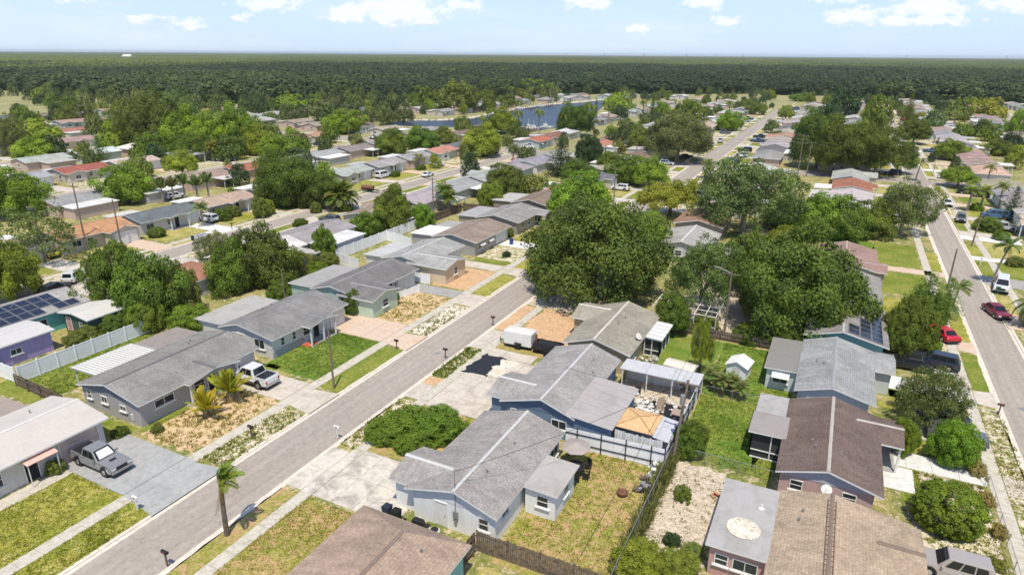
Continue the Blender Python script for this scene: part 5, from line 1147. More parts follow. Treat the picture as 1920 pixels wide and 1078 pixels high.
fence_vinyl('short return of white vinyl fence at the left edge', (-84, 31.4), (-73.9, 31.4), 1.8)
fence_wood('old brown wooden fence running from the vinyl fence to the grey house', (-73.2, 31.1), (-64.0, 30.6), 1.4, .18)
fence_vinyl('long white vinyl fence beside the thicket of green trees', (-73.4, 80.6), (-73.4, 106.5), 1.9, 2.3)
fence_vinyl('white vinyl fence crossing behind the mint house lawn', (-73.2, 79.6), (-66.5, 78.0), 1.9, 2.3)
fence_vinyl('white vinyl fence at the far end of the fenced lawn', (-73.2, 94.5), (-66.5, 92.6), 1.9, 2.3)
fence_vinyl('white picket gate in front of the cream house side yard', (-55.6, 77.6), (-52.6, 77.6), 1.6, 1.5)
fence_vinyl('low white fence along the front of the mint house', (-53.6, 69.2), (-52.2, 74.2), 1.0, 1.3)
fence_wood('grey wooden fence round the yard of the bright tree houses', (-73.4, 108), (-73.4, 122), 1.8, .2); fence_wood('grey wooden fence behind the taupe house', (-73.2, 122.4), (-63, 122.4), 1.8, .2)
fence_wood('dark wooden fence enclosing the brown lawn at the bottom', (-18.6, 32.0), (-9.4, 32.2), 1.7, .16, side=-1); fence_wood('short leaning dark fence beside the brown hip roof', (-18.7, 29.0), (-18.6, 31.9), 1.8, .16)
fence_wood('low old board fence under the trees behind the green lawns', (-17, 77.3), (-3.9, 76.9), 1.2, .2)
fence_chain('chain link fence between the sand yard and the green lawn', (-8.8, 49.7), (-.9, 49.6)); fence_chain('chain link fence overgrown along the sand yard', (-9.0, 31.2), (-9.0, 49.5), 1.5)
fence_chain('chain link fence beside the pavement of the right-hand street', (14.9, 44.0), (14.9, 57.2), 1.1); fence_chain('chain link fence crossing the front garden by the round bush', (14.8, 57.4), (14.6, 60.2), 1.1)
fence_chain('rusty chain link fence across the lawn behind the grey extension', (-8.6, 62.2), (-.9, 62.2), 1.1)
# white boarded wall with dark battens round the junk yard
def boarded(label, a, b, h, n, black=True):
    a, b = Vector(a), Vector(b); L_ = (b - a).length; ang = math.atan2((b - a).y, (b - a).x); root = empty('boarded_fence', (a.x, a.y, 0), ang, label, 'fence')
    for k in range(n):
        ubox('panel', L_ * k / n + .01, L_ * (k + 1) / n - .01, 0, .03, .02, h, 'vinyl', root)
    for k in range(n + 1):
        if k % 2: ubox('post', L_ * k / n - .04, L_ * k / n + .04, -.1, -.02, 0, h + .15, 'black', root)
    for z in (.5, h - .45): ubox('rail', 0, L_, -.07, -.012, z, z + .07, 'black' if black else 'grey', root)
    return root
boarded('white board fence with black rails behind the patio table', (-18.0, 47.0), (-9.3, 47.6), 1.9, 8); boarded('white board fence on the right side of the junk yard', (-9.2, 47.8), (-9.2, 62.2), 1.9, 12, True)
# patio roof along the junk yard
t = empty('patio_roof', (-13, 60.5, 0), 0, 'long pale grey flat roof along the far side of the junk yard', 'patio roof')
for k in range(3): ubox('roof_panel', -4.1 + k * 2.72, -4.1 + (k + 1) * 2.72 - .03, -.9, 1.7, 2.22, 2.3, 'objc', t, (.50, .50, .51))
for x in (-3.8, -1.2, 1.4, 3.9): ubox('post', x - .05, x + .05, -.85, -.75, 0, 2.22, 'white', t); ubox('post', x - .05, x + .05, 1.5, 1.6, 0, 2.22, 'white', t)
ubox('back_wall', -4, 4, 1.5, 1.56, 0, 2.2, 'objc' if 0 else 'white', t)
sheet('patio_floor', rect(-17.0, -9.4, 56.6, 62.0), .05, 'sand'); sheet('patio_floor', wobble(-13.6, -9.5, 52.6, 58.6, .15, .6), .062, 'tar'); sheet('patio_floor', rect(-17.0, -9.4, 47.4, 52.6), .05, 'concrete_grey')
t = empty('gazebo', (-12.35, 50.4, 0), 0, 'tan fabric pergola canopy with crossing seams beside the blue house', 'gazebo')
m = MB(); z0, z1 = 2.35, 2.75; c = [(-1.7, -1.85), (1.7, -1.85), (1.7, 1.85), (-1.7, 1.85)]
for k in range(4):
    a, b = c[k], c[(k + 1) % 4]; m = MB(); m.hull([(a[0], a[1], z0 - .05), (b[0], b[1], z0 - .05), (0, 0, z1 - .05)], [(a[0], a[1], z0), (b[0], b[1], z0), (0, 0, z1)]); m.build('canopy_panel', 'objc', t, (.62, .40, .20))
    m = MB(); m.tube((a[0], a[1], z0 + .02), (0, 0, z1 + .02), .035, .035, 5); m.build('seam', 'objc', t, (.33, .2, .1)); ubox('post', a[0] * .96 - .05, a[0] * .96 + .05, a[1] * .96 - .05, a[1] * .96 + .05, 0, z0, 'rust', t)
t = empty('lean_to', (-10.0, 50.4, 0), 0, 'corrugated grey lean-to roof right of the tan canopy', 'shed')
for k in range(14): m = MB(); y = -1.9 + k * .27; m.hull([(-.65, y, 2.2), (.75, y, 2.0), (.75, y + .25, 2.0), (-.65, y + .25, 2.2)], [(-.65, y + .02, 2.25), (.75, y + .02, 2.05), (.75, y + .2, 2.09), (-.65, y + .2, 2.29)]); m.build('roof_sheet', 'objc', t, (.46, .47, .49))
for y in (-1.8, 1.7): ubox('post', .6, .68, y, y + .08, 0, 2.0, 'wood', t); ubox('post', -.6, -.52, y, y + .08, 0, 2.15, 'wood', t)
t = empty('slatted_screen', (-13.9, 48.25, 0), 0, 'whitewashed vertical board screen below the tan canopy', 'fence')
for k in range(18): ubox('plank', k * .235 + .01, (k + 1) * .235 - .015, 0, .03, 0, 2.15 + rnd.uniform(-.08, .05), 'white' if k % 3 else 'offwhite', t)
# junk: rubble of pale slabs, boards, tarps
def rubble(label, x0, x1, y0, y1, n, smin, smax, mats, seed, name='rubble_pile', cat='rubble', zmax=.5):
    r = random.Random(seed); root = empty(name, ((x0 + x1) / 2, (y0 + y1) / 2, 0), 0, label, cat); cx, cyy = root.location[:2]
    for k in range(n):
        x, y, s = r.uniform(x0, x1) - cx, r.uniform(y0, y1) - cyy, r.uniform(smin, smax); z = .06 + r.random() ** 2 * zmax; a = [r.uniform(0, 6.28) + i * 1.25 for i in range(5)]
        pts = [(x + math.cos(i * 1.256 + a[0]) * s * r.uniform(.5, 1), y + math.sin(i * 1.256 + a[0]) * s * r.uniform(.5, 1)) for i in range(5)]; tl = r.uniform(-.3, .3)
        m = MB(); m.hull([(p, q, z + (p - x) * tl) for p, q in pts], [(p, q, z + .06 + s * .18 + (p - x) * tl) for p, q in pts]); m.build('slab', r.choice(mats), root)
    return root
rubble('heap of broken white slabs in the junk yard beside the blue house', -14.2, -12.0, 52.9, 57.2, 90, .15, .45, ['white', 'offwhite', 'concrete_white'], 3); rubble('scattered white scraps along the far edge of the junk yard', -17.0, -9.6, 57.2, 59.0, 60, .1, .35, ['white', 'offwhite', 'sand'], 4, zmax=.2); rubble('white scraps lying on the black tarp', -12, -10, 53.4, 57.5, 12, .08, .2, ['white'], 5, zmax=.02)
rubble('clutter of pale debris outside the louvred patio', -18.0, -15.2, 66.4, 67.9, 40, .1, .3, ['offwhite', 'sand', 'wood', 'concrete_pink'], 6, zmax=.3); rubble('white debris piled at the fence corner behind the pole', -10.2, -9.5, 45.6, 47.6, 34, .1, .35, ['white', 'offwhite', 'grey'], 7, zmax=.6); rubble('dark junk behind the white board fence corner', -10.6, -9.4, 43.5, 45.3, 26, .1, .35, ['black', 'wood', 'grey'], 8, zmax=.5)
t = empty('leaning_board', (-11.9, 56.6, 0), .3, 'brown board leaning up in the middle of the junk yard', 'board'); m = MB(); m.hull([(-.5, -.1, 0), (.4, -.1, 0), (.4, .3, 0), (-.5, .3, 0)], [(-.2, .5, 1.3), (.4, .5, 1.5), (.4, .6, 1.5), (-.2, .6, 1.3)]); m.build('plank', 'objc', t, (.3, .22, .16))
t = empty('small_gazebo', (-9.95, 55.6, 0), 0, 'small brown box stand on the black tarp beside the utility pole', 'stand')
m = MB(); m.box(-.6, .6, -.6, .6, 1.0, 1.08); m.build('top', 'objc', t, (.36, .27, .22)); 
for a in (-.5, .5):
    for b in (-.5, .5): ubox('leg', a - .04, a + .04, b - .04, b + .04, 0, 1.0, 'black', t)
def chair(x, y, rz, label, col_='black', group=None, name='garden_chair'):
    t = empty(name, (x, y, 0), rz, label, 'chair', group); ubox('seat', -.25, .25, -.25, .25, .4, .45, col_, t); ubox('backrest', -.27, -.22, -.25, .25, .45, 1.0, col_, t)
    for a in (-.22, .22):
        for b in (-.22, .22): ubox('leg', a - .02, a + .02, b - .02, b + .02, 0, .4, col_, t)
        ubox('armrest', -.25, .22, a * 1.15 - .025, a * 1.15 + .025, .62, .66, col_, t)
    return t
t = empty('patio_table', (-15.7, 43.6, 0), 0, 'dark oval patio table behind the white L-roofed house', 'table'); m = MB(); m.lathe([(.8, .70), (.85, .72), (.85, .75), (0.01, .76)], 18); m.build('tabletop', 'black', t)
for k in range(4): m = MB(); m.tube((math.cos(k * 1.57 + .8) * .3, math.sin(k * 1.57 + .8) * .3, .7), (math.cos(k * 1.57 + .8) * .6, math.sin(k * 1.57 + .8) * .6, 0), .03); m.build('leg', 'black', t)
t = empty('parasol', (-16.1, 44.6, 0), 0, 'grey taupe parasol tilted over the patio chairs', 'parasol')
m = MB(); m.tube((0, 0, 0), (0, 0, 2.3), .03); m.build('pole', 'grey', t)
for k in range(8):
    a, b = k * .785, (k + 1) * .785; m = MB(); m.hull([(math.cos(a) * 1.3, math.sin(a) * 1.3, 1.9), (math.cos(b) * 1.3, math.sin(b) * 1.3, 1.9), (0, 0, 2.3)], [(math.cos(a) * 1.3, math.sin(a) * 1.3, 1.92), (math.cos(b) * 1.3, math.sin(b) * 1.3, 1.92), (0, 0, 2.33)]); m.build('canopy_panel', 'objc', t, (.36, .31, .28))
chair(-14.6, 43.2, 3.14, 'black garden chair on the right side of the patio table'); chair(-15.0, 44.6, 4.2, 'black garden chair beyond the patio table'); chair(-16.8, 43.9, .2, 'black garden chair on the left side of the patio table'); chair(-15.2, 42.5, 2.0, 'black garden chair on the near side of the patio table'); chair(-15.2, 67.2, 1.2, 'white plastic chair on the lawn by the louvred patio', 'white'); chair(-55.8, 21.9, 0, 'olive armchair on the shaded porch of the pale house', 'wood'); chair(-14.9, 59.2, 2, 'black office chair under the edge of the patio roof')
t = empty('fire_pit', (-11.3, 42.6, 0), 0, 'round rusty fire pit on the brown lawn', 'fire pit'); m = MB(); m.lathe([(.25, .1), (.42, .22), (.45, .4), (.38, .4), (.3, .25), (.01, .22)], 14); m.build('bowl', 'rust', t)
for k in range(3): m = MB(); m.tube((math.cos(k * 2.1) * .3, math.sin(k * 2.1) * .3, .15), (math.cos(k * 2.1) * .42, math.sin(k * 2.1) * .42, 0), .025); m.build('leg', 'black', t)
def ac(x, y, label, rz=0):
    t = empty('air_conditioner', (x, y, 0), rz, label, 'air conditioner'); m = MB(); m.lathe([(.42, .05), (.42, .72), (.36, .78), (.12, .8), (.01, .8)], 12); m.build('casing', 'offwhite', t)
    m = MB(); m.lathe([(.3, .80), (.3, .83), (.01, .84)], 12); m.build('fan_guard', 'black', t); ubox('plinth', -.5, .5, -.5, .5, 0, .05, 'concrete_grey', t)
ac(-21.9, 31.7, 'round air conditioner against the white walled house'); ac(-20.0, 61.9, 'air conditioner by the olive roofed house'); ac(3.9, 46.6, 'air conditioner by the pink gable wall')
t = empty('grill', (-23.4, 31.9, 0), 0, 'covered black barbecue beside the white wall', 'grill'); m = MB(); m.hull([(-.6, -.25, 0), (.6, -.25, 0), (.6, .25, 0), (-.6, .25, 0)], [(-.5, -.2, .95), (.5, -.2, .95), (.4, .2, 1.0), (-.4, .2, 1.0)]); m.build('cover', 'black', t, bevel=.05); ubox('shelf', .6, .95, -.2, .2, .7, .74, 'black', t)
rubble('white bags and boxes beside the covered barbecue', -24.9, -24.0, 31.4, 32.2, 14, .1, .25, ['white', 'grey', 'black'], 15, 'bag_pile', 'bags', .3)
t = empty('electric_meter', (-20.9, 33.05, 0), 0, 'grey electricity meter box with mast on the white gable wall', 'meter'); ubox('box', -.2, .2, -.12, 0, 1.2, 1.8, 'grey', t); ubox('box', -.12, .1, -.1, 0, .7, 1.1, 'grey', t); m = MB(); m.tube((0, -.06, 1.8), (0, -.06, 5.2), .035); m.build('mast', 'grey', t)
def dish(x, y, z, label, rz=0):
    t = empty('satellite_dish', (x, y, z), rz, label, 'satellite dish'); m = MB(); m.tube((0, 0, -.9), (0, 0, 0), .03); m.build('mast', 'grey', t)
    m = MB(); m.lathe([(.02, 0), (.2, .03), (.36, .1), (.38, .12)], 14); o = m.build('reflector', 'offwhite', t); o.rotation_euler = (R(50), 0, 0); m = MB(); m.tube((0, 0, 0), (0, -.45, .35), .015); m.build('feed_arm', 'grey', t)
dish(2.9, 45.9, 3.2, 'grey satellite dish in front of the pink gable'); dish(-17.2, 66.5, 3.1, 'small satellite dish on the olive roof edge', 1); dish(-76.4, 150, 4.6, 'white satellite dish on a grey roof', 1)
# sheds and covers on the back lawns
t = empty('garden_shed', (-6.3, 68.4, 0), R(-8), 'small white gabled shed on the bright green lawn', 'shed'); m = MB(); m.extr_y([(-1.05, 0), (1.05, 0), (1.05, 1.5), (0, 2.0), (-1.05, 1.5)], -1.1, 1.1); m.build('wall', 'vinyl', t)
for sg in (-1, 1): m = MB(); m.hull([(0, -1.3, 2.02), (sg * 1.25, -1.3, 1.42), (sg * 1.25, 1.3, 1.42), (0, 1.3, 2.02)], [(0, -1.3, 2.1), (sg * 1.25, -1.3, 1.5), (sg * 1.25, 1.3, 1.5), (0, 1.3, 2.1)]); m.build('roof', 'white', t)
ubox('door', -.4, .4, -1.13, -1.1, 0, 1.4, 'offwhite', t)
t = empty('storage_shed', (-11.9, 65.2, 0), R(-6), 'low pale shed roof behind the grey patio roof', 'shed'); m = MB(); m.box(-1.5, 1.5, -.8, .8, 0, 1.3); m.build('wall', 'offwhite', t); m = MB(); m.extr_x([(-1.0, 1.3), (0, 1.5), (1.0, 1.3), (1.0, 1.38), (0, 1.6), (-1.0, 1.38)], -1.7, 1.7); m.build('roof', 'objc', t, (.66, .60, .52))
t = empty('pool_cage', (-14.6, 80.6, 0), 0, 'white framed screen enclosure under the trees', 'enclosure')
for i in range(7): ubox('beam', -4 + i * 1.33 - .04, -4 + i * 1.33 + .04, -2.6, 2.6, 2.5, 2.58, 'white', t)
for j in range(4): ubox('beam', -4.04, 4.02, -2.6 + j * 1.73 - .04, -2.6 + j * 1.73 + .04, 2.42, 2.5, 'white', t)
for i in range(7):
    for yy in (-2.6, 2.6): ubox('post', -4 + i * 1.33 - .04, -4 + i * 1.33 + .04, yy - .04, yy + .04, 0, 2.42, 'white', t)
ubox('rail', -4, 4, -2.63, -2.57, 1.0, 1.07, 'white', t); ubox('pool', -3, 3, -1.8, 1.8, -.03, .03, 'glass', t)
t = empty('garden_bench', (-54.9, 39.4, 0), 0, 'dark green bench on the porch of the grey house', 'bench'); ubox('seat', -.3, .3, -1.1, 1.1, .4, .5, 'objc', t, (.08, .13, .09)); ubox('backrest', -.35, -.28, -1.1, 1.1, .5, 1.15, 'objc', t, (.08, .13, .09)); [ubox('leg', -.25, .25, y, y + .08, 0, .4, 'objc', t, (.08, .13, .09)) for y in (-1, .9)]
t = empty('flower_bed_mulch', (-53.0, 53.0, 0), 0, 'red flower bed at the corner of the porch by the green lawn', 'flower bed'); m = MB(); m.prism([(-1, -.8), (.2, -.7), (.3, .5), (-.5, .7), (-1.1, .2)], 0, .12); m.build('mulch', 'objc', t, (.55, .12, .07)); rubble('pile of red bricks by the porch of the green lawn house', -53.8, -53.2, 52.5, 53.3, 12, .08, .16, ['rust', 'concrete_pink'], 21, 'brick_pile', 'bricks', .2)
t = empty('lamp_column', (-54.6, 36.4, 0), 0, 'white balustrade column on a round base by the grey house porch', 'column'); m = MB(); m.lathe([(.42, 0), (.42, .3), (.3, .42), (.16, .5), (.13, 1.0), (.13, 2.4), (.2, 2.5)], 12); m.build('shaft', 'white', t)
t = empty('roof_ladder', (3.3, 38.5, 0), 0, 'pair of dark strips with rungs along the tan roof ridge', 'roof ladder'); 
for sx in (-.26, .26): m = MB(); m.box(sx - .025, sx + .025, -7.5, 6.0, 3.37, 3.44); m.build('side_rail', 'objc', t, (.14, .1, .08))
for k in range(28): ubox('rung', -.26, .26, -7.4 + k * .49, -7.37 + k * .49, 3.38, 3.42, 'rust', t)
t = empty('roof_patch', (-1.95, 39.6, 2.60), 0, 'pale oval patch with curled rim on the flat grey roof', 'roof patch'); m = MB(); m.lathe([(1.08, 0), (1.12, .05), (1.02, .09), (.95, .05), (.5, .045), (.01, .05)], 22); o = m.build('patch', 'shell', t); o.scale = (1, 1.0, 1)
t = empty('roof_pipe', (-1.1, 42.4, 2.6), 0, 'white vent pipe collar on the flat grey roof', 'vent pipe'); m = MB(); m.lathe([(.22, 0), (.1, .08), (.06, .1), (.06, .3)], 10); m.build('pipe', 'white', t)
# ------------------------------------------------------------------ mailboxes, poles, wires
def mailbox(x, y, label, color='black', h=1.05, rz=0):
    t = empty('mailbox', (x, y, 0), rz, label, 'mailbox'); ubox('post', -.05, .05, -.05, .05, 0, h, 'wood' if color == 'black' else 'white', t)
    m = MB(); n = 7; prof = [(-.11, h)] + [(.11 * math.cos(a) * -1, h + .12 + .11 * math.sin(a)) for a in np.linspace(0, math.pi, n)] + [(.11, h)]
    m.extr_x(prof, -.28, .28); m.build('box', color, t); ubox('flag', -.1, .12, -.135, -.12, h + .1, h + .2, 'redlamp', t)
for x, y, l, c in [(-43.9, 35.2, 'dark mailbox on the weedy verge opposite the yellow palms', 'black'), (-36.9, 38.7, 'white mailbox on the verge in front of the low green shrub', 'white'), (-36.7, 21.2, 'black mailbox at the road edge near the bottom of the view', 'black'), (-43.4, 56.6, 'black mailbox with flag by the bright green verge', 'black'), (-37.0, 57.2, 'black mailbox near the tar patch', 'black'), (-36.7, 68.2, 'tall dark mailbox beside the orange gravel verge', 'black'), (-43.8, 24.0, 'white mailbox on the verge by the blue-grey driveway', 'white'), (23.9, 129, 'white mailbox on the lawn verge across the right-hand street', 'white'), (17.8, 71.4, 'black mailbox on the verge of the right-hand street', 'black'), (-105.3, 87, 'dark mailbox beside the left street near the feathery palm', 'black'), (-97.8, 74.5, 'brown mailbox on the near kerb of the left street', 'black'), (-97.6, 83.2, 'tall mailbox with a round top on the near kerb of the left street', 'black'), (17.6, 50.8, 'black mailbox at the lower right road edge', 'black'), (25.0, 176, 'white mailbox by the parked white car', 'white')]:
    mailbox(x, y, l, c)
def pole(x, y, h, label, arms=1, lamp=False, r0=.15, tf=False, lean=(0, 0)):
    t = empty('utility_pole', (x, y, 0), 0, label, 'utility pole'); m = MB(); m.tube((0, 0, -.1), (lean[0], lean[1], h), r0, r0 * .68, 9); m.build('pole', 'pole', t)
    for k in range(arms): m = MB(); m.box(lean[0] - 1.1, lean[0] + 1.1, lean[1] - .05, lean[1] + .05, h - .45 - k * .8, h - .35 - k * .8); a = m.build('crossarm', 'pole', t); [MB().tube((lean[0] + q, lean[1], h - .35 - k * .8), (lean[0] + q, lean[1], h - .18 - k * .8), .035, .03, 6).build('insulator', 'grey', a) for q in (-1, 0, 1)]
    if tf: m = MB(); m.tube((.32, 0, h * .74), (.32, 0, h * .74 + .9), .2, .2, 10); m.build('transformer', 'grey', t)
    if lamp: m = MB(); m.tube((0, 0, h - .3), (-1.6, 0, h + .25), .04, .04, 6); m.box(-2.1, -1.5, -.12, .12, h + .2, h + .32); m.build('street_lamp_arm', 'grey', t)
    return (x + lean[0], y + lean[1], h)
P1 = pole(-43.45, 45.7, 7.0, 'thin bare pole on the verge of the bright green lawn', 0, r0=.12)
P2 = pole(-8.85, 48.9, 7.7, 'leaning wooden utility pole with tangled vines by the junk yard', 1, tf=True, lean=(.5, .7))
P3 = pole(-9.6, 79.2, 8.3, 'tall utility pole wrapped in creepers behind the green lawns', 1, lamp=True)
P4 = pole(-76.6, 50.6, 7.2, 'utility pole with grey transformer among the trees behind the white fence', 1, tf=True)
P5 = pole(-64.6, 60.3, 5.6, 'short pale post behind the grey house roofs', 0, r0=.1)
P6 = pole(-115.7, 64.8, 11.8, 'tall utility pole in front of the orange roofed house', 1)
P7 = pole(-112.5, 69.0, 8.6, 'second utility pole beside the tall one by the orange roof', 0)
P8 = pole(-76.4, 115.2, 8.3, 'dark utility pole behind the taupe house', 1); P9 = pole(-105.9, 106.9, 7.6, 'pale street lamp pole under the dark oak on the left street', 0, True, .1)
P10 = pole(-178.0, 209.0, 14, 'tall pole in the middle distance left of the river', 1); P11 = pole(-141.8, 179.4, 12.5, 'utility pole between the grey houses before the river', 1)
P12 = pole(-7.9, 157.8, 17, 'tallest utility pole beside the dark oaks at the junction', 3); P13 = pole(24.3, 142, 6.6, 'leaning utility pole on the verge across the right-hand street', 0, lean=(.35, 0))
P14 = pole(17.6, 112.5, 6.2, 'dark utility pole rising behind the wind-blown tree', 0); P15_ = pole(25.0, 226, 6, 'street sign pole at the corner', 0, r0=.08); P16 = pole(-312, 188, 15, 'pale pole among the far left houses', 1); P17 = pole(-350, 168, 16, 'pale pole at the far left edge', 1)
P18 = pole(-60.5, 213, 11, 'pole beside the spreading junction oak', 1); P19 = pole(-45.0, 142.5, 9, 'pole at the bend of the middle street', 1); P20 = pole(44, 205, 10, 'utility pole by the cross street at the right', 1); P21 = pole(74, 219, 10, 'utility pole further along the cross street', 1); P22 = pole(-8, 207.5, 10, 'utility pole on the cross street beside the dark oaks', 1); P23 = pole(16.9, 330, 10, 'distant pole on the far right-hand street', 1)
def wire(label, a, b, sag=.6, r0=.016, group='overhead wires'):
    a, b = Vector(a), Vector(b); m = MB(); p = a; n = 14
    for k in range(1, n + 1):
        t_ = k / n; q = a.lerp(b, t_) - Vector((0, 0, sag * 4 * t_ * (1 - t_))); m.tube(p, q, r0, r0, 4, cap=False); p = q
    return tag(m.build('overhead_wire', 'black'), label, 'wire', group)
wire('black wire from the leaning pole over the white L-shaped roof', P2, (-20.9, 33.0, 5.2), .4); wire('black wire from the leaning pole to the blue house roof', (P2[0], P2[1], 7), (-20.9, 54, 4.0), .5)
for dx in (-1, 0, 1): wire(f"{['left', 'middle', 'right'][dx + 1]} one of three wires along the back lots from the leaning pole", (P2[0] + dx, P2[1], 7.4), (P3[0] + dx, P3[1], 8.0), 1.0)
for dx in (-1, 1): wire(f"{'left' if dx < 0 else 'right'} wire running on from the creeper-covered pole towards the tallest pole", (P3[0] + dx, P3[1], 8.0), (P12[0] + dx, P12[1], 14), 1.5); wire(f"{'left' if dx < 0 else 'right'} wire from the leaning pole towards the viewer over the sand yard", (P2[0] + dx, P2[1], 7.4), (-8.6 + dx, 6, 8), 1.0)
wire('wire over the roof of the dark brown roofed house', (P2[0], P2[1], 6.8), (-1.2, 60.4, 3.4), .7)
for dx in (-1, 0): wire(f"{'left' if dx < 0 else 'right'} wire behind the left gardens over the white vinyl fence", (P4[0] + dx, P4[1], 6.9), (P8[0] + dx, P8[1], 8), 1.6)
for k in range(3):
    z = 9.6 - k * .8; wire(['top', 'middle', 'lowest'][k] + ' wire of three along the cross street near the dark oaks', (P22[0], P22[1], z), (P20[0], P20[1], z), .9, .03); wire(['top', 'middle', 'lowest'][k] + ' wire of three above the yellow-green trees by the tan hip roof', (P20[0], P20[1], z), (P21[0], P21[1], z), .9, .03); wire(['top', 'middle', 'lowest'][k] + ' wire of three across the middle street junction', (P18[0], P18[1], z), (P22[0], P22[1], z), .8, .03); wire(['top', 'middle', 'lowest'][k] + ' wire of three leaving the view above the right white roofs', (P21[0], P21[1], z), (120, 221, z), .9, .03)
# river docks and boats
for i, (x, y, a) in enumerate([(-128, 278, .3), (-132, 281, .5), (-137, 279, .2), (-142, 281, .1), (-150, 282, .3), (-126, 287, .2), (-182, 352, 0), (-184, 378, .1), (-181, 404, 0), (-156, 284, .2)]):
    t = empty('moored_boat', (x, y, GZ), a * 3, f'small white boat, {ordinal(i)} along the river from the nearest dock', 'boat', 'boats on the river')
    m = MB(); m.hull([(-3, -.8, 0), (2, -.8, 0), (3, 0, 0), (2, .8, 0), (-3, .8, 0)], [(-3.1, -1.2, 1.0), (2.2, -1.1, 1.1), (4, 0, 1.3), (2.2, 1.1, 1.1), (-3.1, 1.2, 1.0)]); m.build('hull', 'white', t); m = MB(); m.box(-1.2, .8, -.8, .8, 1.0, 2.2); m.build('cabin', 'offwhite', t); m = MB(); m.tube((0, 0, 2), (0, 0, rnd.uniform(3, 8)), .07); m.build('mast', 'white', t)
for i, (x, y, w) in enumerate([(-129, 274, 6), (-138, 275, 7), (-148, 277, 7), (-183, 365, 4), (-183, 392, 4), (-181, 415, 4), (-158, 280, 6)]):
    t = empty('boat_dock', (x, y, 0), 0, f'grey wooden boat dock, {ordinal(i)} along the river bank', 'dock', 'docks on the river'); ubox('deck', -w / 2, w / 2, -3, 3, .1, .3, 'wood', t)
    for a in (-w / 2, w / 2):
        for b in (-3, 0, 3): ubox('pile', a - .15, a + .15, b - .15, b + .15, -.3, 1.6, 'pole', t)
# white tower house far beyond the forest
t = empty('white_hall', (-2290, 1560, 0), R(30), 'white gabled building rising above the distant forest at upper left', 'building'); m = MB(); m.box(-18, 18, -9, 9, 0, 15); m.build('wall', 'white', t); m = MB(); m.extr_x([(-11, 15), (0, 22), (11, 15)], -14, 14); m.build('roof', 'offwhite', t)
rubble('red and pink toys dumped at the corner of the junk yard', -17.4, -16.4, 57.0, 58.2, 12, .15, .35, ['redlamp', 'concrete_pink', 'redlamp'], 31, 'toy_pile', 'toys', .5)
rubble('yellow and pink toys beside the flat grey roof', -4.9, -4.4, 45.6, 46.2, 7, .12, .25, ['orange', 'redlamp'], 32, 'toy_pile', 'toys', .2)
for i, px in enumerate([(-1750, 4300), (-1480, 4300), (-1230, 4350), (-960, 4350), (-780, 4350), (-620, 4350), (240, 4400), (700, 4400)]):
    t = empty('transmission_tower', (px[0], px[1], 0), 0, f'distant lattice pylon, {ordinal(i)} from the left on the horizon', 'pylon', 'pylons on the horizon'); m = MB()
    for a in (-3, 3):
        for b in (-3, 3): m.tube((a, b, 0), (a * .1, b * .1, 42), .35, .25, 4)
    m.box(-9, 9, -.3, .3, 36, 36.6); m.box(-7, 7, -.3, .3, 31, 31.6)
    m.build('lattice', 'grey', t)
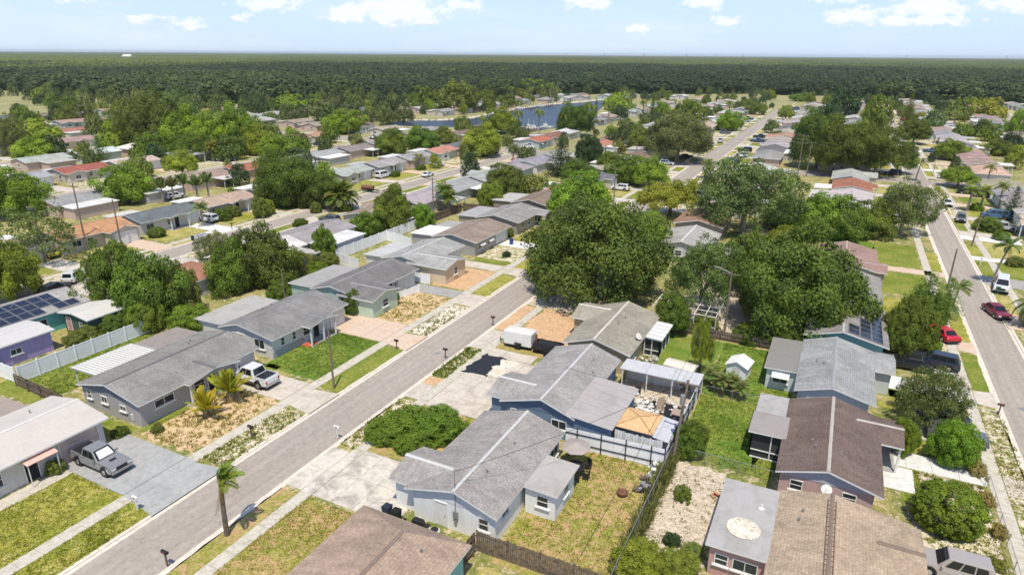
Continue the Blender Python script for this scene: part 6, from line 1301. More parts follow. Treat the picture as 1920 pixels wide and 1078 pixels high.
TREE_LIST = [
(-29.3,85.5,13.2,10.3,'oak','dark','huge round dark green oak arching over the middle street',0.1,'std'),
(-46.7,125.7,10.0,7.2,'lobed','bright','bright yellow-green broad tree directly behind the huge dark oak',0.15,'std'),
(-29.0,108.7,7.3,5.2,'lobed','bright','lime green tree at the right shoulder of the huge dark oak',0.15,'std'),
(-51.3,170.5,7.7,5.1,'lobed','mid','rounded green tree, left one of the joined pair shading a carport',0.15,'std'),
(-44.5,169.9,7.5,5.3,'lobed','bright','brighter green tree, right one of the joined pair shading a carport',0.15,'std'),
(-31.3,139.3,7.5,6.5,'flat','yellow','yellow-green spreading tree on bare ground at the bend of the middle street',0.35,'std'),
(-14.9,130.4,14.1,9.4,'airy','grey','grey-green mossy oak with pale limbs above the rust brown roof',0.22,'pale'),
(-2.2,85.7,11.9,8.2,'oak2','dark','great dark olive oak rising behind the light grey shingled house',0.05,'std'),
(-9.4,97.2,9.3,4.8,'loose','mid','mid green tree wedged between the mossy oak and the great olive oak',0.1,'std'),
(-5.2,86.6,7.3,3.9,'loose','olive','scraggly olive tree with pale branches in front of the great olive oak',0.12,'pale'),
(-13.8,85.3,10.2,4.7,'airy','grey','sparse grey-green tree with visible limbs behind the pool cage',0.25,'pale'),
(-15.5,76.3,4.9,2.1,'round','mid','small dark green round tree beside the louvred patio roof',0.2,'std'),
(-8.6,140.9,5.8,4.4,'lobed','mid','rounded green tree at the left end of the grove above the bright grass strip',0.1,'std'),
(-1.8,135.2,8.5,5.4,'lobed','bright','leafy green tree, second in the grove above the bright grass strip',0.05,'std'),
(2.8,136.8,7.7,4.6,'lobed','mid','leafy green tree in the middle of the grove above the bright grass strip',0.05,'std'),
(7.7,141.5,6.7,4.2,'lobed','mid','leafy green tree at the right end of the grove above the bright grass strip',0.05,'std'),
(-6.4,122.5,4.4,2.9,'lobed','yellow','small yellow-green tree peeping over the great olive oak',0.1,'std'),
(12.9,145.2,10.4,5.5,'airy','grey','grey-green oak overhanging the right-hand street verge',0.2,'pale'),
(-6.3,225.3,16.6,7.9,'oak2','dark','dark oak at the left of the clump by the street junction',0.15,'std'),
(2.1,213.8,15.4,8.6,'oak2','dark','tallest dark oak in the middle of the clump by the junction',0.2,'pale'),
(9.8,218.0,13.9,7.4,'airy','dark','gappy dark oak at the right of the clump by the junction',0.25,'pale'),
(15.7,226.3,8.9,4.8,'oak2','dark','smaller dark tree rightmost in the clump by the junction',0.25,'std'),
(-6.8,321.9,15.4,5.8,'far2','deep','deep green tree behind the junction clump, left',0.1,'std'),
(-2.1,409.6,16.5,9.1,'far','deep','deep green round tree above the houses far behind the junction clump',0.1,'std'),
(12.2,344.6,15.6,5.8,'far','mid','tall green tree lining the far right-hand street',0.1,'std'),
(11.2,394.0,8.5,5.5,'far','bright','small bright tree beneath the tall one lining the far street',0.1,'std'),
(25.2,309.2,9.1,5.6,'round','dark','neat dark round tree on the verge of the far right-hand street',0.22,'std'),
(-48.0,216.8,14.6,11.0,'oak','grey','wide spreading grey-green oak shading the middle street junction',0.22,'pale'),
(-64.0,233.3,8.8,5.6,'lobed','olive','olive tree just left of the spreading junction oak',0.1,'std'),
(-75.8,252.1,9.1,5.2,'lobed','mid','green tree second left of the spreading junction oak',0.1,'std'),
(-103.3,266.8,12.8,7.6,'oak2','dark','dark oak overlooking the boats on the river',0.15,'std'),
(-135.3,259.8,10.7,7.1,'lobed','bright','bright green tree on the near river bank',0.1,'std'),
(-109.3,196.2,10.7,7.7,'lobed','yellow','yellow-green broad tree where the left street bends',0.15,'std'),
(-70.8,138.8,7.8,4.7,'round','mid','dense dome-shaped green tree behind the brown shingled houses',0.05,'std'),
(-69.8,128.8,5.3,2.8,'round','bright','small light green round tree by the wooden fence corner',0.1,'std'),
(-71.3,173.6,10.2,4.5,'conifer','deep','tall deep green pointed tree near the red roofs',0.0,'single'),
(-62.1,164.6,6.4,5.8,'lobed','dark','dark green tree beside the tall pointed one',0.05,'std'),
(-69.8,193.8,9.1,4.2,'round','deep','bluish green tree behind the tall pointed one',0.1,'std'),
(-60.6,184.5,6.2,3.5,'round','mid','small green tree left of the joined carport trees',0.1,'std'),
(-138.4,184.3,8.5,6.1,'lobed','mid','green tree, left of the pair behind the grey left street houses',0.1,'std'),
(-134.8,196.8,8.4,6.7,'lobed','mid','green tree, right of the pair behind the grey left street houses',0.1,'std'),
(-140.1,219.4,6.1,5.2,'lobed','olive','olive tree between the grey houses and the river',0.1,'std'),
(-75.0,66.9,8.7,4.9,'lobed','dark','big dark green tree behind the green fence-side lawn',0.03,'std'),
(-76.5,62.1,7.7,3.5,'lobed','mid','mid green tree just left of the big dark one',0.05,'std'),
(-88.1,69.0,5.5,2.7,'airy','grey','grey-green airy tree against the left street',0.2,'std'),
(-84.0,48.8,9.6,3.6,'loose','mid','tall leafy tree above the teal house, left of its group',0.05,'std'),
(-77.0,49.2,9.2,4.2,'lobed','mid','broad leafy tree in the middle of the group behind the white fence',0.03,'std'),
(-74.9,52.4,7.0,2.8,'loose','olive','olive tree at the right of the group behind the white fence',0.05,'std'),
(-74.6,46.9,3.9,2.2,'round','bright','small round tree touching the white vinyl fence',0.08,'std'),
(-69.3,49.0,3.3,2.4,'round','bright','low rounded tree behind the corner of the grey house',0.05,'std'),
(-74.3,78.8,6.3,2.1,'loose','mid','slim green tree standing left of the long white fence',0.1,'std'),
(-74.1,73.2,3.6,2.6,'airy','olive','low olive tree beside the slim one left of the long fence',0.05,'std'),
(-72.2,68.4,1.8,1.5,'round','bright','tiny round bright tree by the fence-side hedge',0.05,'std'),
(-79.1,96.3,4.5,3.4,'lobed','mid','green tree at the left end of the thicket by the long white fence',0.05,'std'),
(-77.2,101.9,8.6,4.3,'lobed','mid','tallest green tree of the thicket by the long white fence',0.05,'std'),
(-73.5,106.3,4.4,2.5,'round','bright','small green tree at the right end of the thicket by the long fence',0.05,'std'),
(-110.9,108.5,11.5,7.3,'oak2','dark','broad dark oak shading the left street',0.05,'std'),
(-103.9,110.4,8.5,4.5,'oak2','dark','dark oak joined to the right of the broad one on the left street',0.05,'std'),
(-115.0,57.4,10.5,5.7,'pine','pine','tall open pine beside the orange roofed house',0.18,'single'),
(-101.1,45.5,8.9,3.8,'lobed','bright','bright green tree at the left edge over the parked vehicles',0.1,'std'),
(-153.2,74.1,9.7,5.9,'lobed','bright','bright tree at the left edge behind the open pine',0.1,'std'),
(-145.3,93.2,8.8,5.6,'lobed','bright','bright green spreading tree in front of the red roofed house',0.1,'std'),
(-159.0,118.1,7.8,4.7,'lobed','yellow','small yellow-green lollipop tree on a front lawn by the third street',0.35,'std'),
(-223.7,117.1,8.9,7.1,'lobed','yellow','yellow-green tree near the far left houses',0.1,'std'),
(-270.4,142.1,8.9,9.0,'far','yellow','yellow-green tree behind its twin near the far left',0.1,'std'),
(-249.7,122.2,11.6,6.3,'airy','grey','grey tree at the far left edge',0.1,'std'),
(-204.3,124.2,8.3,3.5,'conifer','dark','small dark pointed tree among the far left houses',0.0,'single'),
(-211.6,123.8,5.9,3.3,'far','olive','olive tree next to the small dark pointed one',0.1,'std'),
(-255.7,169.2,12.6,8.6,'airy','olive','olive oak at the left of the great tree group',0.05,'std'),
(-218.4,154.7,18.5,12.4,'airy','dark','large grey-green oak in the great tree group',0.02,'std'),
(-220.1,167.0,18.2,11.0,'airy','grey','tallest rounded oak at the back of the great tree group',0.02,'std'),
(-204.5,154.7,14.4,8.4,'lobed','bright','bright green tree in front of the great tree group',0.02,'std'),
(-191.3,154.8,13.3,7.7,'lobed','yellow','bright yellow-green tree in the middle of the great tree group',0.02,'std'),
(-188.5,163.7,15.1,7.9,'lobed','bright','large bright green tree at the right of the great tree group',0.02,'std'),
(-225.1,143.2,10.1,5.6,'far','bright','bright tree at the left foot of the great tree group',0.02,'std'),
(-198.6,137.2,8.6,4.3,'far','mid','low green tree at the foot of the great tree group',0.02,'std'),
(-187.5,143.4,8.6,6.9,'airy','dark','shaded oak low in the great tree group',0.02,'std'),
(-177.1,149.1,7.7,5.2,'far','dark','dark tree low at the right of the great tree group',0.02,'std'),
(-178.8,161.8,9.3,5.7,'lobed','yellow','yellow-green tree behind the parked white pickup',0.05,'std'),
(-163.4,156.8,8.2,6.9,'lobed','bright','large bright green tree above the broad dark oak',0.05,'std'),
(-297.7,300.8,9.2,10.5,'far','bright','bright green tree in front of the forest edge',0.05,'std'),
(-194.6,225.7,9.9,8.8,'lobed','bright','green spreading tree near the far terracotta roof',0.05,'std'),
(-241.8,264.8,10.1,6.9,'far','grey','grey-green tree near the forest left of centre',0.05,'std'),
(-251.1,299.2,9.3,4.5,'far','mid','small green tree near the forest left of centre',0.05,'std'),
(-208.8,345.7,15.3,12.8,'far','dark','large dark tree on the near side of the river forest',0.05,'std'),
(-257.2,424.7,14.2,9.0,'far2','yellow','yellow-green treetop behind the large dark river tree',0.05,'std'),
(-249.6,369.5,12.4,9.6,'far','dark','dark tree left of the large dark river tree',0.05,'std'),
(-279.7,445.9,19.6,1.9,'conifer','deep','thin tall cypress before the forest',0.0,'single'),
(-241.6,528.4,12.2,16.0,'far','bright','green grove tree on the far river shore',0.02,'std'),
(-246.6,507.4,11.9,10.2,'far2','bright','green tree left on the far river shore',0.02,'std'),
(-120.1,377.6,11.6,9.0,'far','yellow','vivid yellow-green tree at the near end of the river',0.1,'std'),
(-134.9,381.4,8.6,1.3,'conifer','deep','slim dark cypress on the river bank',0.0,'single'),
(-93.9,355.5,13.5,2.3,'conifer','dark','narrow dark conifer beside a bright tree',0.0,'single'),
(-89.3,358.1,9.7,4.9,'far','bright','bright tree next to the narrow conifer',0.05,'std'),
(-69.3,337.7,11.5,7.3,'far','mid','green tree beyond the spreading junction oak',0.05,'std'),
(-84.1,399.2,8.7,6.3,'far','bright','bright tree beyond the spreading junction oak',0.05,'std'),
(-48.7,322.0,8.8,6.0,'lobed','bright','bright tree on the left of the far middle street',0.08,'std'),
(-29.8,320.4,6.0,3.4,'far','grey','pale tree beside a driveway on the far middle street',0.1,'std'),
(-29.9,393.2,7.5,4.4,'far','bright','bright tree right of the far middle street',0.1,'std'),
(-49.4,420.0,7.0,6.3,'far','dark','dark tree at the end of the far middle street',0.05,'std'),
(-34.6,564.6,5.9,8.2,'far','mid','green tree near the end of the middle street',0.05,'std'),
(11.4,66.2,5.5,3.1,'airy',(0.13, 0.17, 0.06),'bushy olive tree shading the driveway of dark cars',0.22,'std'),
(8.8,59.4,3.4,1.0,'round','bright','small glossy tree at the corner of the dark brown roof',0.1,'std'),
(12.6,59.8,3.9,1.8,'round','bright','round glossy tree half hiding the dark blue car',0.05,'std'),
(11.0,85.6,6.0,3.1,'loose','mid','leafy tree by the teal house with the red car beneath',0.05,'std'),
(9.4,83.1,4.1,1.8,'loose','dark','darker low tree beside the teal house',0.05,'std'),
(34.8,170.8,7.0,2.3,'conifer','deep','dense dark conifer beside the grey roofs across the street',0.0,'single'),
(29.5,210.2,5.2,4.9,'flat','bright','umbrella-shaped bright tree at the street corner',0.3,'std'),
(28.8,157.4,2.6,2.5,'round','mid','clipped round hedge tree across the right-hand street',0.0,'std'),
(35.2,357.8,10.5,4.9,'far','grey','grey-green tree beside the far right-hand street',0.05,'std'),
(27.6,394.3,14.3,4.1,'conifer','dark','ragged dark conifer beside the far right-hand street',0.0,'single'),
(50.6,479.9,9.6,5.8,'far2','deep','bluish dark tree among the far right roofs',0.05,'std'),
(54.8,443.3,11.1,6.8,'far','mid','green tree among the far right roofs',0.05,'std'),
(69.6,452.0,11.1,8.9,'far','yellow','pale yellow-green tree among the far right roofs',0.05,'std'),
(44.1,335.8,6.8,4.5,'far','mid','small green tree between far right roofs',0.05,'std'),
(54.4,335.4,7.1,4.0,'far','mid','green tree behind a white roof at the far right',0.05,'std'),
(50.3,289.6,5.2,5.8,'lobed','mid','hedge-like tree in front of the far right white roofs',0.0,'std'),
(66.4,352.7,12.1,5.7,'airy','yellow','yellowish tree at the right edge',0.05,'std'),
(33.2,265.9,6.7,5.4,'lobed','bright','bright tree beside the tan hip roof',0.1,'std'),
(-55.1,63.2,3.2,1.2,'round','dark','small dark ornamental tree at the corner of the mint house',0.12,'std'),
(-107.7,96.8,4.2,1.7,'round','olive','small olive tree on the left street verge',0.1,'std'),
(-10.2,66.8,6.2,1.3,'airy','bright','thin lime-green young tree on the back lawn',0.3,'std')]

for x, y, h, r_, kind, g, lab, low, tr in TREE_LIST: tree(x, y, h * (1.05 if h > 11 else 1), r_ * 1.08, kind, g, lab, low, tr)
# random garden trees among the far houses, each named by the house it stands beside
r = random.Random(303); placed = [(t[0], t[1]) for t in TREES]; used_l = {}
def near_house(x, y):
    b = min(HOUSES, key=lambda h: (h[0] - x) ** 2 + (h[1] - y) ** 2); dx, dy = x - b[0], y - b[1]
    rel = ('right of' if dx > 0 else 'left of') if abs(dx) > abs(dy) else ('behind' if dy > 0 else 'in front of')
    return rel, b[2], math.hypot(dx, dy)
cnt = 0
KINDS_F = [('far', 'mid', 'green'), ('far2', 'bright', 'bright green'), ('far', 'dark', 'dark green'), ('far3', 'yellow', 'yellow-green'), ('far', 'olive', 'olive'), ('far3', 'deep', 'deep green'), ('far2', 'grey', 'grey-green')]
tries = 0
while cnt < 150 and tries < 6000:
    tries += 1
    a = R(r.uniform(-63, 12)); d = 150 + 430 * r.random() ** .75; x, y = math.sin(a) * d, math.cos(a) * d
    if y > 590 or y > 312 + (x + 490) * .574 + 40: continue
    if -118 > x > -192 and 255 < y < 500: continue
    if any(abs(x - s_) < 5.5 for s_ in STREETS.values()) or CX0 - 3 < y < CX1 + 3: continue
    rel, short, dd = near_house(x, y)
    if dd < 7.4 or min((x - p[0]) ** 2 + (y - p[1]) ** 2 for p in placed) < 42: continue
    if x > -60 and y < 222: continue
    k, g, adj = r.choice(KINDS_F); sz = r.uniform(2.0, 4.2) * (1.25 if x < -190 else 1)
    key = (adj, rel, short); used_l[key] = used_l.get(key, 0) + 1
    if used_l[key] > 1: continue
    if len(f'x {adj} tree {rel} the {short}'.split()) > 17: continue
    size = 'small' if sz < 2.8 else ('broad' if sz > 3.7 else 'round')
    tree(x, y, sz * r.uniform(1.5, 2.1), sz, k, g, (f'{size} {adj} tree {rel} the {short}' if len(f'{size} {adj} tree {rel} the {short}'.split()) <= 16 else f'{adj} tree {rel} the {short}'), .1); placed.append((x, y)); cnt += 1
print('trees', len(TREES), tries)
# bushes
BUSHES = [(-31.8, 42.2, 1.9, 2.9, (.15, .235, .03), 'left half of the low spreading green shrub beside the driveway'), (-29.2, 43.4, 2.1, 2.7, (.14, .235, .03), 'right half of the low spreading green shrub beside the driveway'), (-33.2, 40.6, 1.4, 1.7, (.16, .24, .03), 'near end of the low spreading green shrub beside the driveway'), (-30.2, 40.3, 1.2, 1.5, (.15, .23, .03), 'lowest clump of the spreading green shrub by the white house'),
    (11.3, 50.3, 3.3, 2.45, (.17, .24, .03), 'large clipped round green bush in the sandy front garden'), (-8.0, 35.4, 1.9, 1.9, (.24, .28, .04), 'yellow-green bush at the bottom edge, left of two'), (-5.4, 36.3, 1.5, 1.5, (.22, .27, .05), 'green bush at the bottom edge, right of two'), (-6.9, 44.4, 1.1, .8, (.16, .22, .04), 'small yellowish bush in the middle of the sand yard'), (-6.5, 39.0, .9, .7, 'deep', 'dark leafy clump low in the sand yard'), (-4.9, 38.9, .4, .9, (.2, .26, .08), 'pale cut foliage lying on the sand yard'),
    (-8.0, 50.9, 2.4, 1.6, (.12, .19, .03), 'bushy green shrub at the foot of the leaning pole'), (-7.9, 53.0, 2.0, 1.3, (.15, .2, .04), 'second shrub along the junk yard fence'),
    (-82.4, 38.9 - 2.6, 2.1, 1.9, (.12, .17, .04), 'green shrub in front of the lilac walled shed'), (-77.2, 40.6, 2.0, 2.0, 'olive', 'dense olive shrub by the white sand garden'), (-76.6, 44.0, 2.6, 1.6, (.13, .2, .04), 'leafy shrub beside the white garden cottage'), (-75.2, 46.2, 2.4, 1.5, 'mid', 'leafy shrub between the cottage and the white fence'),
    (-68, 62.5, 2.3, 1.8, 'mid', 'dark hedge bush behind the mint house'), (-70.6, 66, 2.4, 2.0, 'dark', 'dark round bush on the fenced-side lawn'), (-71.6, 76.5, 2.6, 1.9, 'olive', 'ragged bush by the corner of the long white fence'), (-70.4, 73, 2.2, 1.6, 'bright', 'bright bush by the corner of the long white fence'), (-52.2, 31.9, .9, .6, 'olive', 'small ornamental grass clump by the grey gable wall'), (-54.2, 24.0, 1.3, .8, (.2, .24, .06), 'spiky yellow-green plant beside the pink garage door'), (-54.9, 30.0, .8, .9, 'dark', 'dark low shrub at the corner of the blue-grey driveway'),
    (9.4, 62.0, 1.6, 1.3, 'bright', 'glossy shrub beside the white path of the dark brown house'), (13.1, 86.0, 1.3, 1.3, (.17, .27, .03), 'lime green shrub in front of the red car'), (9.4, 84.0, 1.4, 1.4, 'mid', 'low bush beside the black sedan'), (13.9, 46.8, .7, .8, (.22, .24, .05), 'yellow-green low bush by the silver station wagon'),
    (14.5, 54.6, 1.1, .6, (.42, .34, .16), 'dry straw-coloured grass clump along the chain link fence, middle one'), (14.5, 58.8, 1.2, .8, (.40, .34, .16), 'dry straw-coloured grass clump along the chain link fence, far one'), (14.7, 50.6, 1.1, .6, (.40, .33, .15), 'dry straw-coloured grass clump along the chain link fence, near one'),
    (-113.2, 76.5, 1.8, 1.6, 'mid', 'clipped bush before the orange roofed house'), (-111.5, 67.0, 1.2, 1.6, (.12, .16, .03), 'low hedge in front of the orange roofed house'), (-113, 91.5, 2.4, 2.0, 'dark', 'dark bush right of the feathery palm'), (-113.6, 95.0, 2.2, 1.5, 'olive', 'olive bush in front of the tan roofed house'), (-108.5, 99.6, 3.2, 1.5, 'yellow', 'tall yellow-green clipped bush by the left street'), (-101, 106, 2.2, 1.3, 'olive', 'small verge bush by the large round palm'),
    (-49, 96, 1.0, .9, 'deep', 'dark little bush before the cream awnings'), (-53.4, 70.0, 1.2, .8, 'dark', 'dark shrub by the entrance of the mint house'), (-12.0, 79.0, 2, 1.8, 'olive', 'bush beside the white pool cage'), (-6.4, 78.6, 2.2, 2.2, 'dark', 'dark undergrowth bush behind the low board fence'), (-2.6, 78.4, 2.4, 2.0, 'dark', 'dark undergrowth bush at the right end of the low board fence'), (-10.8, 62.9, 1.4, 1.2, 'mid', 'vine-covered bush at the junk yard corner')]
for b in BUSHES: bush(b[0], b[1], b[2], b[3], b[4], b[5], 'ball' if 'clipped' in b[5] else ('round' if b[3] > 1 else 'loose'))
for i, (x, y) in enumerate([(-118, 74), (-55, 108), (-30.5, 102), (-20, 105), (30, 150), (29, 131), (29.6, 178), (-95, 95), (-96, 110), (-95.5, 126), (-113, 119), (-112, 150), (-112, 163), (-131, 95), (-133, 112), (-132, 128), (-128, 60), (-152, 92)]):
    rel, short, dd = near_house(x, y); bush(x, y, 1.6, 1.5, ['mid', 'olive', 'bright', 'dark'][i % 4], f"{['round', 'rough', 'leafy', 'low'][i % 4]} garden bush {rel} the {short}", 'round')
# palms
palm(-35.5, 25.15, 4.5, 1.75, 14, (.17, .25, .03), 'wind-blown palm with bare trunk on the near road verge', 'arch', .16, (.1, .1), (.9, .55), 2, mat='bark', tilt=(-.1, 1.2))
palm(-50.6, 35.8, .7, 2.15, 24, (.36, .34, .03), 'nearer of the two yellow palms in the gravel garden', 'stiff', .22, (.1, 0), None, 4, tilt=(-.05, 1.25)); palm(-51.0, 38.9, .95, 2.35, 28, (.30, .32, .035), 'further of the two yellow palms in the gravel garden', 'stiff', .24, (.1, .1), None, 4, tilt=(-.05, 1.25))
palm(-97.6, 110.6, 2.9, 4.4, 52, (.13, .17, .04), 'large round date palm with orange heart on the left street', 'arch', .4, boss=(.5, .22, .04), tilt=(-.75, 1.2), dead=6)
palm(-112.2, 86.0, 3.6, 2.1, 22, (.2, .24, .12), 'pale feathery palm beside the white suv driveway', 'arch', .22, tilt=(-.3, 1.0)); palm(-112.0, 104.4, 6.4, 2.0, 18, (.22, .28, .04), 'slim tall palm with bright head before the dark oak', 'arch', .16, tilt=(-.5, 1.0))
palm(-178.8, 144.4, 4.6, 2.8, 22, (.2, .18, .05), 'brownish date palm on a lawn beyond the third street', 'arch', .3, dead=6, tilt=(-.6, 1.0))
palm(25.2, 99.6, 3.4, 2.7, 20, (.16, .19, .06), 'shaggy palm with brown hanging fronds at the right edge', 'hang', .25, dead=22, tilt=(-.9, .6)); palm(24.1, 118.6, 6.2, 2.4, 16, (.1, .16, .05), 'tall leaning palm beside the white van', 'arch', .15, (.9, -.4), (-.5, .2), 2); palm(27.6, 176, 4.6, 2.3, 20, (.17, .22, .04), 'palm over the parked grey suv, left one', 'arch', .22, (.2, .4)); palm(30.4, 178.5, 4.2, 2.3, 20, (.2, .23, .05), 'palm over the parked grey suv, right one', 'arch', .22); palm(34.5, 183, 4.8, 2.1, 18, (.18, .22, .05), 'palm in front of the weathered grey roof', 'arch', .2)
palm(17.0, 101.6, 3.4, 2.0, 14, (.14, .19, .05), 'small wind-bent palm on the verge beneath the blown tree', 'arch', .12, (.2, 0), (.6, .2)); palm(20, 215, 5, 2.3, 14, 'olive', 'bent palm at the street corner, left of the junction', 'arch', .15, (.5, 0)); palm(36.5, 214, 5, 2.0, 16, 'olive', 'short palm behind the umbrella-shaped tree', 'arch', .18)
palm(-92.6, 186, 5.4, 2.6, 22, (.1, .13, .05), 'dark palm pair by the bend, taller one', 'hang', .2, tilt=(-.7, .9)); palm(-91.0, 187, 4.6, 2.4, 18, (.1, .13, .05), 'dark palm pair by the bend, shorter one', 'hang', .2, tilt=(-.7, .9)); palm(-98.2, 171.5, 3.4, 2.4, 22, (.2, .22, .06), 'low yellowish palm on the near kerb of the left street', 'arch', .3, tilt=(-.3, 1.1)); palm(-113.0, 163.5, 3.4, 2.4, 18, 'olive', 'lawn palm before the third grey house', 'arch', .25)
palm(-74.2, 118.0, 3.6, 2.6, 26, 'dark', 'left clump palm behind the wooden fence', 'arch', .25); palm(-77.2, 120.8, 4.2, 2.8, 28, 'dark', 'right clump palm behind the wooden fence', 'arch', .25)
palm(-33.5, 190, 4.0, 2.6, 20, (.18, .2, .05), 'palm beside the middle street near the junction', 'arch', .2); palm(-31, 160, 3, 2.6, 20, (.16, .2, .04), 'palm with yellow fronds above the mossy oak', 'arch', .2); palm(-150.2, 182, 4.2, 2.2, 20, (.12, .11, .05), 'brown headed palm beside the white car', 'hang', .3)
for i, (x, y, h) in enumerate([(-200, 250, 9), (-215, 270, 10), (-128, 262, 9), (-118, 262, 10), (-110, 300, 11), (-112, 312, 9), (-108, 325, 10), (-104, 345, 11), (-200, 400, 12), (-196, 420, 11), (-192, 445, 13), (-106, 262, 9), (-243, 262, 10), (-100, 360, 9), (60, 300, 8), (62, 262, 7), (-58, 380, 9), (-12, 330, 8), (46, 380, 8)]):
    palm(x, y, h, 3.0, 16, 'olive', f"{'tall' if h > 9 else 'medium'} palm, {ordinal(i)} among the palms scattered round the river and far streets", 'hang', .28, tilt=(-.6, .8))
# banana-like clump by the left street and the yucca clump on the lawn
for i, (x, y, h) in enumerate([(-136.5, 98, 3.4), (-134.5, 99.5, 4.0), (-132.2, 101, 3.6), (-130.4, 102.6, 4.2), (-138.4, 96.6, 3.2)]):
    palm(x, y, h, 2.6, 15, (.17, .22, .09), f'banana plant, {ordinal(i)} from the right in the pale leafy clump', 'paddle', .2, tilt=(.1, 1.3), group='banana plants', name='banana_plant')
for i, (x, y, h) in enumerate([(-7.9, 63.6, 1.3), (-7.0, 62.9, 1.6), (-6.1, 63.4, 1.5), (-5.3, 62.8, 1.3), (-8.6, 64.6, 1.2), (-8.4, 66.0, 1.0), (-6.6, 64.2, 1.2)]):
    palm(x, y, h, 1.1, 26, (.19, .23, .09), f'yucca clump stem, {ordinal(i)} counted along the row by the small white shed', 'arch', .09, tilt=(-.6, 1.2), dead=6, group='yuccas on the back lawn', name='yucca')
# the wind-blown feathery tree by the right-hand street: tiers of drooping sprays
for i, (x, y, h, r_) in enumerate([(13.2, 96.4, 6.4, 3.0), (15.8, 98.4, 5.6, 1.9), (11.6, 92.8, 5.8, 2.5)]):
    tree(x, y, h, r_, 'conifer', (.13, .22, .035), ['tallest trunk of the wind-blown feathery tree', 'street-side top of the wind-blown feathery tree', 'house-side trunk of the wind-blown feathery tree'][i], .12, 'single')
tree(11.4, 89.6, 5.0, 2.3, 'loose', 'mid', 'leafy base of the wind-blown feathery tree over the red car', .02); tree(14.2, 94.6, 4.2, 1.9, 'loose', (.12, .2, .03), 'bright sprays at the street side of the wind-blown tree', .05)

for i, (x, y, hx, hy, hz_, lab) in enumerate([(-43.4, 45.7, -53.6, 50, 2.9, 'service wire from the bare pole to the porch by the bright green lawn'), (-43.4, 45.7, -53.6, 42, 2.9, 'service wire from the bare pole to the roof behind the white pickup'), (-8.4, 49.6, -.6, 66, 2.9, 'service wire from the leaning pole to the olive flat roof'), (24.6, 142, 31, 150, 3, 'service wire from the leaning verge pole'), (-115.7, 64.8, -112.5, 69, 8.4, 'short span between the two poles by the orange roof')]):
    wire(lab, (x, y, 6.8), (hx, hy, hz_), .4, .012)
m = MB(); m.lathe([(.36, GZ + .0), (.36, GZ + .022), (.01, GZ + .024)], 16, 0, 0, 0); mh = m.mesh('manhole_cover', 'grey')
for i, (x, y, l) in enumerate([(-38.6, 58, 'round manhole cover in the middle street, nearer one'), (-38.8, 98, 'round manhole cover in the middle street beside the huge oak'), (20.2, 74, 'round manhole cover in the right-hand street')]):
    o = link('manhole_cover', mh); o.location = (x, y, 0); tag(o, l, 'manhole cover')
# weeds and tufts: small blade clumps on the poor yards (nobody could count them)
def tufts(label, x0, x1, y0, y1, n, color, h=.16, seed=1, blades=7, spread=.12, clus=6):
    rg = np.random.default_rng(seed); cc = rg.uniform((x0, y0), (x1, y1), (clus, 2))
    c = cc[rg.integers(0, clus, n)] + rg.normal(0, 1.2, (n, 2)); u = rg.uniform((x0, y0), (x1, y1), (n, 2)); c = np.where(rg.random((n, 1)) < .5, c, u); c = np.clip(c, (x0, y0), (x1, y1))
    P0 = np.repeat(c, blades, 0) + rg.normal(0, spread, (n * blades, 2)); N_ = len(P0); a = rg.uniform(0, 6.28, N_); hh = h * rg.uniform(.5, 1.5, N_); w = .035 * rg.uniform(.6, 1.6, N_)
    z = np.full(N_, .01); dx, dy = np.cos(a), np.sin(a); ln = rg.uniform(.2, .9, N_) * hh
    A = np.stack([P0[:, 0] - dy * w, P0[:, 1] + dx * w, z], 1); B = np.stack([P0[:, 0] + dy * w, P0[:, 1] - dx * w, z], 1); C = np.stack([P0[:, 0] + dx * ln + dy * w * .4, P0[:, 1] + dy * ln - dx * w * .4, hh], 1); D_ = np.stack([P0[:, 0] + dx * ln - dy * w * .4, P0[:, 1] + dy * ln + dx * w * .4, hh], 1)
    V = np.stack([A, B, C, D_], 1).reshape(-1, 3); me = np_mesh('tufts', V, np.arange(N_ * 4).reshape(-1, 4), 'blade', np.clip(np.repeat(rg.normal(.5, .25, n), blades), 0, 1))
    return tag(link('weed_tufts', me, None, color), label, 'weeds', kind='stuff')
tufts('olive weed tufts dotting the tan gravel garden', -53.4, -46.6, 31.2, 40.8, 420, (.24, .2, .045), .15, 1); tufts('weeds on the verge opposite the yellow palms', -45.0, -42.6, 31, 40.2, 300, (.17, .2, .04), .15, 2)
tufts('weed tufts on the gravel garden of the mint house', -53.6, -46.6, 63.8, 73.8, 380, (.26, .23, .05), .15, 3); tufts('weeds along the shell verge', -45.0, -42.6, 61.6, 71.8, 160, (.16, .18, .04), .16, 4)
tufts('weeds on the verge by the black mailbox', -36.0, -34.5, 53.2, 60.6, 260, (.14, .19, .03), .2, 5); tufts('weeds on the verge by the low green shrub', -36.0, -34.5, 38, 47, 180, (.17, .2, .04), .14, 6)
tufts('tufts of grass on the brown back lawn', -17.2, -9.5, 33, 47, 1500, (.24, .26, .05), .08, 7, clus=14); tufts('tufts of grass on the olive front lawn', -52.8, -46.6, 14, 24.4, 1300, (.25, .27, .04), .07, 8, clus=12); tufts('tufts of grass on the near brown verge', -33.2, -26.8, 20, 31, 1400, (.27, .27, .06), .07, 9, clus=12)
tufts('tufts of long grass on the bright green lawn', -54, -46.6, 46.6, 57, 1600, (.13, .22, .03), .08, 10, clus=14); tufts('tufts of grass on the back lawn beside the grey extension', -8.8, -1, 50.4, 61.8, 1500, (.13, .22, .03), .08, 11, clus=14); tufts('tufts of grass on the shaded green back lawn', -8.8, -1, 63, 76, 1200, (.13, .22, .03), .09, 12, clus=14)
